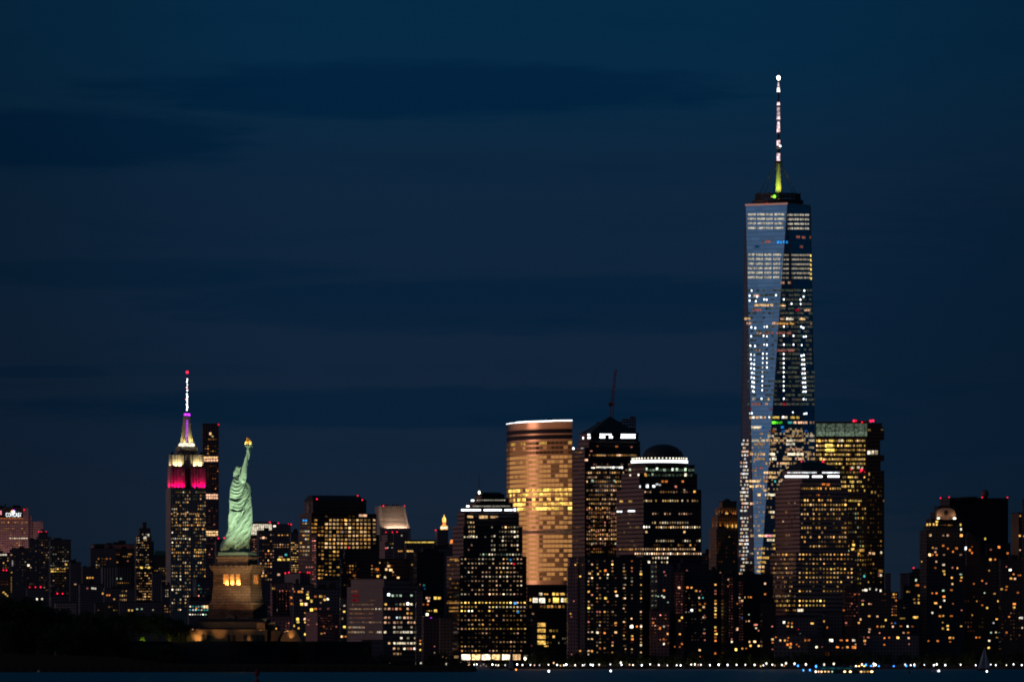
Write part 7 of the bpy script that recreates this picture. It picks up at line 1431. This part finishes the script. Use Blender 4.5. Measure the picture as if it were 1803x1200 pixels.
sm_ = bodyo.modifiers.new('smooth', 'SMOOTH'); sm_.iterations = 2; sm_.factor = .5
# tablet
b = MB(); M_ = Matrix.Translation(sl(434.8,863,3.0)) @ Matrix.Rotation(R(-14), 4, 'Y') @ Matrix.Rotation(R(12), 4, 'X'); b.box(-.8,1.0,-2.0,2.0,-3.4,3.4, M=M_); b.build('tablet', M_CU, sta)
# crown rays: seven, fanned over the head in the plane of the diadem
for i in range(7):
    f = R(-66+22*i); d = Vector((.86, math.sin(f)*.62, .40*math.cos(f)+.12)).normalized(); o_ = sl(421.5,824.5,-.1) + Vector((0, math.sin(f)*1.2, .3*math.cos(f)))
    b = MB(); b.tube(o_, o_+d*4.6, .15, .04, 6); b.build('crown_ray', M_CU, sta)
# torch
T0 = sl(438.2, 787, -2.1); tx, ty = T0.x, T0.y
zt = lambda y: ZPX(y, CYI)-SB.z
tor = MB(); tor.lathe([(.12,zt(809.5)),(.28,zt(807)),(.42,zt(803)),(.62,zt(799)),(.66,zt(796)),(.72,zt(789)),(.95,zt(787.4)),(1.5,zt(786.6))], 14, (tx,ty)); tob = tor.build('torch', M_CU, sta, True)
tor = MB(); tor.lathe([(1.2,zt(786.8)),(1.60,zt(786.0)),(1.70,zt(785.6)),(1.70,zt(783.0)),(1.62,zt(782.8)),(1.3,zt(782.9))], 18, (tx,ty)); tor.build('torch_gallery', M_CU, tob)
rl = MB(); rl.lathe([(1.58,zt(781.2)),(1.68,zt(781.2)),(1.68,zt(780.4)),(1.58,zt(780.4))], 20, (tx,ty))
for i in range(14): an = 2*math.pi*i/14; rl.tube((tx+1.62*math.cos(an), ty+1.62*math.sin(an), zt(784.6)), (tx+1.62*math.cos(an), ty+1.62*math.sin(an), zt(780.6)), .07, .07, 5)
rl.build('gallery_rail', M_CU, tob)
fm = MB(); fm.lathe([(.9,zt(783.8)),(1.25,zt(781.6)),(1.32,zt(778.6)),(1.15,zt(776.2)),(.75,zt(774.6)),(.62,zt(772.4)),(.45,zt(770.4)),(.08,zt(768.6))], 16, (tx-.15,ty))
fm.v = [(x - (.55*max(0, (z-zt(776)))/2.0), y, z) for x, y, z in fm.v]
gm_, t_ = base_mat('gilded_flame'); finish(gm_, t_, principled(t_, (.95,.60,.14), .45, .25)); fm.build('flame', gm_, tob, True)
# light on the flame from lamps round the gallery, and on the figure from floodlights on the fort's points
for i in range(4):
    an = R(45+90*i-20); lamp('SPOT', 'torch_lamp', (tx+2.4*math.cos(an), ty+2.4*math.sin(an), zt(781.5)), (tx, ty, zt(776)), 420, (1,.70,.28), sta, .15, 100)
for (x, y) in ((435.3, 778.5), (439.8, 779)):
    p = sl(x, y, -2.1-1.35); link('torch_glow', unit('gold', 2.0, True), sta, p, scale=(.28,.12,.24))
WG = (1, 1, .74)
wlamp(205, 1128, 3048, 408, 915, 3098, 520000, WG, 21, .4); wlamp(402, 1126, 3030, 418, 880, 3098, 9000, WG, 36, 1.0)
wlamp(640, 1126, 3085, 430, 900, 3104, 300000, (1,1,.74), 19, 1.0)
wlamp(235, 1128, 3035, 430, 815, 3098, 150000, WG, 12, 1.0)

# ------------------------------------------------------------------ trees
def leaf_mat(name, col):
    m, t = base_mat(name); oi = t.node('ShaderNodeObjectInfo'); g = t.node('ShaderNodeNewGeometry'); n = t.noise(g.outputs['Position'], .35, 3)
    c = t.mix(t.m('MULTIPLY', t.m('ADD', n, oi.outputs['Random']), .5), tuple(x*.6 for x in col)+(1,), tuple(x*1.4 for x in col)+(1,))
    return finish(m, t, principled(t, c, .75, 0, .2))
M_LEAF = leaf_mat('foliage', (.030,.045,.018)); M_BARK = rough_mat('bark', (.05,.038,.028), .95)
def crown_mesh(seed, h, w_, leaves, lf):
    r = random.Random(seed); b = MB(); lobes = []
    for i in range(16):
        f = r.random(); an = r.uniform(0, 6.28); rr = w_*.36*math.sqrt(r.random())*(1.15-.75*abs(f-.35))
        lobes.append((Vector((math.cos(an)*rr, math.sin(an)*rr, h*(.32+.58*f))), w_*r.uniform(.14,.25)*(1.15-.45*f)))
    for i in range(leaves):
        c, rad = r.choice(lobes); v = Vector((r.gauss(0,1), r.gauss(0,1), r.gauss(0,.8))).normalized()*rad*(.55+.5*r.random()**.5); p = c+v
        a_ = Vector((r.gauss(0,1), r.gauss(0,1), r.gauss(0,1))).normalized(); d_ = a_.orthogonal().normalized(); s_ = lf*r.uniform(.6,1.3)
        b.add([p+a_*s_, p+d_*s_*.7, p-a_*s_, p-d_*s_*.7], [(0,1,2,3)])
    return b.mesh('crown', M_LEAF)
def trunk_mesh(seed, h, w_):
    r = random.Random(seed); b = MB(); b.tube((0,0,-1), (0,0,h*.45), h*.03, h*.02, 8)
    for i in range(6):
        an = i*1.05+r.random(); z = h*r.uniform(.25,.42); b.tube((0,0,z), (math.cos(an)*w_*.28, math.sin(an)*w_*.28, z+h*r.uniform(.2,.36)), h*.014, h*.006, 6)
    return b.mesh('trunk', M_BARK)
TA = [(crown_mesh(i, 20, 17, 2600, .42), trunk_mesh(i, 20, 17)) for i in (1,2,3)]
TB_ = [(crown_mesh(10+i, 11, 10, 420, .62), trunk_mesh(10+i, 11, 10)) for i in (1,2,3)]
def tree(name, label, pair, loc, rz, sc_, group):
    o = empty(name, loc, rz); o.scale = (sc_[0], sc_[0], sc_[1]); tag(o, label, 'tree', group); link('crown', pair[0], o); link('trunk', pair[1], o); return o
r = random.Random(21)
tops = [(-8,1052),(10,1047),(26,1052),(44,1050),(60,1054),(74,1060),(92,1066),(108,1069),(126,1072),(142,1073),(160,1077),(176,1080),(194,1079),(212,1078),(230,1073),(246,1079),(262,1083),(278,1077),(294,1084),(310,1089),(326,1096)]
for i, (x, y) in enumerate(tops):
    D_ = 2990 + r.uniform(0, 40); zb_ = 1.5
    if x > 222: D_ = (3079 if x < 285 else 3064) + r.uniform(0, 6); zb_ = ZPX(1131, DI)
    p = P(x, y, D_); h = p.z - zb_
    tree('island_tree', 'dark leafy tree in the black mass of trees left of the fort', TA[i % 3], (p.x, D_, zb_), r.uniform(0,6), (max(.55, h/26)*r.uniform(.95,1.15), h/20), 'trees on the statue island left of the fort')
for i in range(18):
    x = 4+17.2*i+r.uniform(-3,3); y = 1088+r.uniform(-6,12)+i*.9; D_ = 2966+r.uniform(0,14); y = y if x < 215 else 1131+r.uniform(0,5); p = P(x, y, D_); h = p.z-1.5
    tree('island_tree', 'dark leafy tree in the black mass of trees left of the fort', TA[(i+1) % 3], (p.x, D_, 1.5), r.uniform(0,6), (.62*r.uniform(.9,1.2), h/20), 'trees on the statue island left of the fort')
for i, (x, y) in enumerate(((643,1140),(653,1149),(664,1153),(676,1150),(688,1158),(700,1161),(716,1163),(733,1164),(752,1162.5),(772,1165),(792,1165),(812,1166))):
    D_ = 2985+r.uniform(0,40); p = P(x, y, D_); h = max(1.6, p.z-1.4)
    tree('island_shrub', 'low dark bush along the right-hand spit of the statue island', TB_[i % 3], (p.x, D_, 1.4), r.uniform(0,6), (.42*r.uniform(.9,1.2), h/11), 'bushes on the spit right of the fort')
# the one bush lit from below by a garden lamp
D_ = 3064.0; p = P(251, 1128.4, D_)
tree('lit_shrub', 'bush glowing yellow-green from a lamp at its foot among the dark trees', TB_[0], (p.x, D_, p.z-.6), 0, (.26, .24), None)
gl = lamp('POINT', 'garden_lamp', (p.x-.9, D_-2.2, p.z+.1), None, 900, (.72,1,.06), None, .15); gl2 = lamp('POINT', 'garden_lamp', (p.x+.8, D_-2.0, p.z+.2), None, 700, (.72,1,.06), None, .15)
for i in range(86):
    x = 756 + 12.3*i + r.uniform(-4,4); y = 1150+r.uniform(-4,5)
    if 800 < x < 925: y += 12
    D_ = 7003+r.uniform(0, 5); p = P(x, y, D_); h = p.z-1.5
    tree('waterfront_tree', 'dark round tree in the row behind the promenade lamps', TB_[i % 3], (p.x, D_, 1.5), r.uniform(0,6), (.95*r.uniform(.85,1.2)*(h/11)**.5, h/11), 'trees along the far promenade')

# ------------------------------------------------------------------ promenade lamps
LAMPS = [835,839.5,852.5,867,873,877.5,889.4,910.5,920,934,950,965.8,981,993,997,1012.7,1026,1029.5,1040,1043.8,1054.8,1074.6,1094.5,1114.5,1130,1144.7,1160,1175,1191.5,1198.5,1217,1223.5,1234,1250,1265.4,1281,1297,1312.5,1328.6,1344,1360,1376.7,
         1593.7,1603.5,1610,1627.4,1644.4,1649.3,1664.4,1691.5,1718,1744.5,1753.4,1772,1784.5,1799]
pole_m = MB(); pole_m.tube((0,0,0), (0,0,2.35), .09, .06, 6); pole_m.lathe([(.22,0),(.22,.25),(.1,.4)], 8); pole_me = pole_m.mesh('lamp_post', M_STEEL)
def street_lamp(x, y, hue, st_, rad, label, group, D_=6996.0):
    p = P(x, y, D_); o = empty('promenade_lamp', (p.x, D_, p.z-2.45)); tag(o, label, 'street lamp', group)
    if group and group.startswith('white'): lamp('POINT', 'lamp_light', (0, -.3, 1.9), None, 900, (1, .72, .45), o, .25)
    link('post', pole_me, o); link('lamp_head', unit(hue, st_, True), o, (0, 0, 2.45), scale=(rad, rad, rad*1.35))
r = random.Random(8)
for x in LAMPS: street_lamp(x, 1169.4+r.uniform(-.9,.9), 'white' if r.random() < .7 else 'ivory', r.choice((8.0, 4.0, 4.0, 2.0)), r.uniform(.42,.68), 'white glaring lamp in the long row on the far promenade', 'white lamps along the far promenade')
for x, y in ((1108.5,1169),(1229.6,1169.5),(1339.5,1171.8),(987,1170.8),(975,1166),(941,1170),(1349.7,1167.5),(1364.4,1170.5),(1381,1171),(826,1169)): street_lamp(x, y, r.choice(('peach','warm')), 1.2, .62, 'small dim warm lamp in the row on the far promenade', 'small warm lamps along the far promenade')
for x, y in ((1349.5,1167.3),(1384,1167),(1399,1167.4),(1419,1168.8),(1451,1168.8),(1468,1167.5),(1093,1165.6)): street_lamp(x, y, 'ivory', 2.0, .85, 'pale yellowish lamp near the ferry end of the promenade', 'pale lamps near the ferry landing')
for x, y in ((1405,1171.3),(1524.7,1169.5),(1533.7,1172),(1547.5,1172.5),(1573.7,1172.6),(1595.8,1172),(1610.2,1172.6)): street_lamp(x, y, 'blue', 4.0, .8, 'small blue lamp on the far promenade', 'blue lamps along the far promenade')
for x, y, hue in ((1507.3,1172.4,'ivory'),(1512.6,1172.6,'gold'),(1517.7,1169,'peach'),(1521.7,1172.6,'yellow'),(1538.6,1168,'white'),(1541.6,1169.4,'ivory'),(1538.2,1173.4,'peach')): street_lamp(x, y, hue, 3, .8, 'lamp in the bright cluster at the ferry landing', 'cluster of lamps at the ferry landing')
for x, y in ((686,1166.5),(732,1166.8),(741,1166.8),(786,1168.3)):
    D_ = 6990; street_lamp(x, y, 'ivory', .75, .8, 'faint cream lamp showing over the spit of the island', 'faint lamps over the island spit')
street_lamp(924.5, 1158.5, 'ivory', 4.0, 1.1, 'tall single lamp with a cream light above the promenade row', None)

# ------------------------------------------------------------------ boats
M_SAIL = rough_mat('sailcloth', (.42,.45,.50), .8, var=.08); M_HULL = rough_mat('dark_hull', (.05,.06,.08), .4); M_WHULL = rough_mat('white_hull', (.6,.6,.62), .4, var=.05)
def hull(L_, W_, H_, mat, parent, n=10, z0=-.4):
    b = MB(); vs = []
    for i in range(n+1):
        f = i/n; wd = W_/2*(1-(2*f-1)**4)**.5 if f < .5 else W_/2*max(.02, (1-((f-.5)*2)**2.2)); wd = max(wd, .03 if f > .9 else W_*.32)
        x = -L_/2+L_*f; sh = H_*(1+.22*(2*f-1)**2)
        vs += [(x*.94, -wd*.55, z0), (x, -wd, sh), (x, wd, sh), (x*.94, wd*.55, z0)]
    fs = [(4*i+j, 4*i+4+j, 4*i+4+(j+1) % 4, 4*i+(j+1) % 4) for i in range(n) for j in range(4)] + [(3,2,1,0), (4*n,4*n+1,4*n+2,4*n+3)]
    b.add(vs, fs); return b.build('hull', mat, parent)
def sailboat(x, ytop, ywl, wpx, label, seed, flip=1):
    D_ = CAMZ/( (ywl-HOR)/F ); k = D_/F; o = empty('sailboat', (XPX(x, D_), D_, 0), R(12)); tag(o, label, 'sailboat'); H_ = (ywl-ytop)*k; W_ = wpx*k
    hull(W_*1.05, W_*.25, H_*.05, M_HULL, o)
    b = MB(); b.tube((0,0,0), (0,0,H_), .09, .06, 6); b.build('mast', M_STEEL, o)
    def sail(pts, bel, name):
        b = MB(); n = 10; vs = []
        A, B_, C_ = [Vector(p) for p in pts]
        for i in range(n+1):
            for j in range(n+1):
                p = A.lerp(B_, i/n); q = C_.lerp(B_, i/n); v = p.lerp(q, j/n); v.y += bel*math.sin(math.pi*j/n)*math.sin(math.pi*(i+.6)/(n+1)); vs.append(v)
        fs = [(i*(n+1)+j, i*(n+1)+j+1, (i+1)*(n+1)+j+1, (i+1)*(n+1)+j) for i in range(n) for j in range(n)]
        m_ = len(vs); vs2 = vs + [v+Vector((0,.05,0)) for v in vs]; fs2 = fs + [tuple(a_+m_ for a_ in f[::-1]) for f in fs]; b.add(vs2, fs2); b.build(name, M_SAIL, o, True)
    sail([(.15*flip,0,H_*.09),(.1*flip,0,H_*.985),(W_*.5*flip,0,H_*.10)], -.5, 'mainsail'); sail([(-W_*.5*flip,0,H_*.06),(-.1*flip,0,H_*.9),(-.2*flip,0,H_*.10)], -.5, 'jib')
    return o, D_, k
sailboat(1733, 1137, 1179.3, 24, 'sailing yacht under full sail in front of the far right waterfront', 1)
sailboat(900, 1141, 1178.9, 9, 'narrow-looking sailing yacht before the white-banded tower lobby', 2, -1)
def motorboat(x, ywl, wpx, label, mat, lights, hgt=5, cab=True):
    D_ = CAMZ/((ywl-HOR)/F); k = D_/F; o = empty('motorboat', (XPX(x, D_), D_, 0), R(4)); tag(o, label, 'motorboat'); L_ = wpx*k
    hull(L_, L_*.3, hgt*k*.38, mat, o)
    if cab:
        b = MB(); b.frustum((-L_*.25,L_*.18,-L_*.09,L_*.09), (-L_*.22,L_*.08,-L_*.08,L_*.08), hgt*k*.36, hgt*k*.85); b.build('cabin', mat, o)
        b = MB(); b.box(-L_*.19,L_*.07,-L_*.093,L_*.093, hgt*k*.55, hgt*k*.7); b.build('cabin_window', M_DARK, o)
    b = MB(); b.tube((0,0,hgt*k*.4), (0,0,hgt*k*1.2), .05, .04, 5); b.build('mast', M_STEEL, o)
    for lx, ly, hue, st_, r_ in lights:
        link('navigation_light', unit(hue, st_, True), o, ((lx-x)*k, -L_*.12, (ywl-ly)*k), scale=(r_*k, r_*k, r_*k*1.3))
motorboat(851, 1177.6, 26, 'white motor yacht moored before the lit lobby windows', M_WHULL, [(846,1171,'peach',.28,1.2),(856,1171.5,'peach',.28,1.2),(851,1169,'white',.45,1.0)], 13)
motorboat(966, 1182.4, 7, 'small dark boat with one white light off the golden curved tower', M_HULL, [(966.2,1180.6,'white',4.0,1.7)])
motorboat(908.5, 1179.4, 6, 'small dark boat with one orange light beside the narrow sailing yacht', M_HULL, [(908.6,1178,'orange',2.0,1.4)])
motorboat(1075, 1181.8, 6, 'small dark boat with one white light off the broad black apartment slab', M_HULL, [(1075.2,1180.2,'white',4.0,1.6)])
motorboat(1646, 1181.5, 12, 'grey motorboat with a white stern light left of the full-sail yacht', M_WHULL, [(1653,1183.3-3,'white',4.0,1.6)], 5)
motorboat(1602, 1184.5, 6, 'tiny dark boat without lights right of the ferry', M_HULL, [])
motorboat(1737.5, 1182.5, 6, 'small tender with one white light under the full-sail yacht', M_HULL, [(1737.4,1181,'white',4.0,1.5)], 3, False)
motorboat(1414, 1180.4, 6, 'small boat with one bluish light left of the ferry', M_HULL, [(1414,1178.6,'sky',2.0,1.4),(1414.6,1179.2,'white',2.0,1.0)], 4)
motorboat(1426, 1180.4, 6, 'small boat with one deep blue light left of the ferry', M_HULL, [(1426,1178.6,'blue',4.0,1.5)], 4)
motorboat(68, 1182.3, 5, 'tiny pale boat at the far left under the black trees', M_WHULL, [], 6)
def ferry():
    ywl = 1184.5; D_ = CAMZ/((ywl-HOR)/F); k = D_/F; x0, x1 = 1432, 1542; o = empty('ferry', (XPX((x0+x1)/2, D_), D_, 0)); L_ = (x1-x0)*k; tag(o, 'long ferry with a row of warm deck lights and a dull blue roof', 'ferry')
    hull(L_, L_*.16, 1.7*k, M_HULL, o, 16)
    X = lambda x: (x-(x0+x1)/2)*k; Z = lambda y: (ywl-y)*k
    b = MB(); b.box(X(1436), X(1539), -L_*.06, L_*.06, Z(1182.6), Z(1178.6)); b.build('lower_deck', rough_mat('ferry_paint', (.05,.05,.055), .5), o)
    b = MB(); b.frustum((X(1441), X(1504), -L_*.05, L_*.05), (X(1443), X(1502), -L_*.045, L_*.045), Z(1178.4), Z(1172.2)); b.build('upper_deck', rough_mat('ferry_blue', (.03,.20,.32), .5), o)
    b = MB(); b.box(X(1446), X(1470), -L_*.052, -L_*.049, Z(1176.8), Z(1174.6)); b.box(X(1474), X(1499), -L_*.052, -L_*.049, Z(1176.8), Z(1174.6)); b.build('upper_windows', emit('teal', .06), o)
    b = MB(); b.box(X(1483), X(1491), -1.2, 1.2, Z(1172.1), Z(1168.8)); b.build('wheelhouse', rough_mat('ferry_grey', (.04,.04,.045), .5), o)
    for x, w_, hue, st_ in ((1436,3,'ivory',4),(1441,3.4,'peach',1.2),(1446.3,3.6,'warm',2),(1452.5,3.6,'warm',2),(1458.5,3.6,'warm',2),(1465,2.4,'green',1.2),(1487,4.4,'warm',3),(1497,4.6,'warm',3),(1516,4.6,'warm',2),(1521.5,4,'warm',.45),(1527.5,4.6,'amber',.45),(1534.5,5.6,'warm',3)):
        link('deck_light', unit(hue, st_, True), o, (X(x), -L_*.062, Z(1181.4)), scale=(w_*k*.5, .15, 1.7*k))
    link('deck_light', unit('blue', 4.0, True), o, (X(1436.6), -L_*.06, Z(1172.2)), scale=(1.7*k, .3, 2.6*k))
    b = MB(); b.tube((X(1487),0,Z(1169)), (X(1487),0,Z(1164)), .08, .05, 5); b.build('mast', M_STEEL, o)
ferry()
def buoy():
    D_ = 940.0; k = D_/F; o = empty('harbour_buoy', (XPX(452.3, D_), D_, 0)); tag(o, 'dark red harbour buoy with a topmark in the water below the pedestal', 'buoy'); m = rough_mat('buoy_red', (.22,.02,.02), .6)
    Z = lambda y: ZPX(y, D_)
    b = MB(); b.lathe([(.30,-.4),(.42,Z(1203)),(.40,Z(1199)),(.22,Z(1196.5)),(.14,Z(1195))], 14); b.build('float', m, o, True)
    b = MB(); b.tube((0,0,Z(1196)), (0,0,Z(1178)), .11, .09, 8); b.build('mast', m, o)
    b = MB(); b.lathe([(.10,Z(1189)),(.40,Z(1186.5)),(.34,Z(1184.5)),(.16,Z(1181)),(.1,Z(1178))], 10); b.build('topmark', m, o)
    b = MB(); b.tube((0,0,Z(1178)), (0,0,Z(1173.5)), .03, .02, 6); b.build('pin', M_STEEL, o)
buoy()
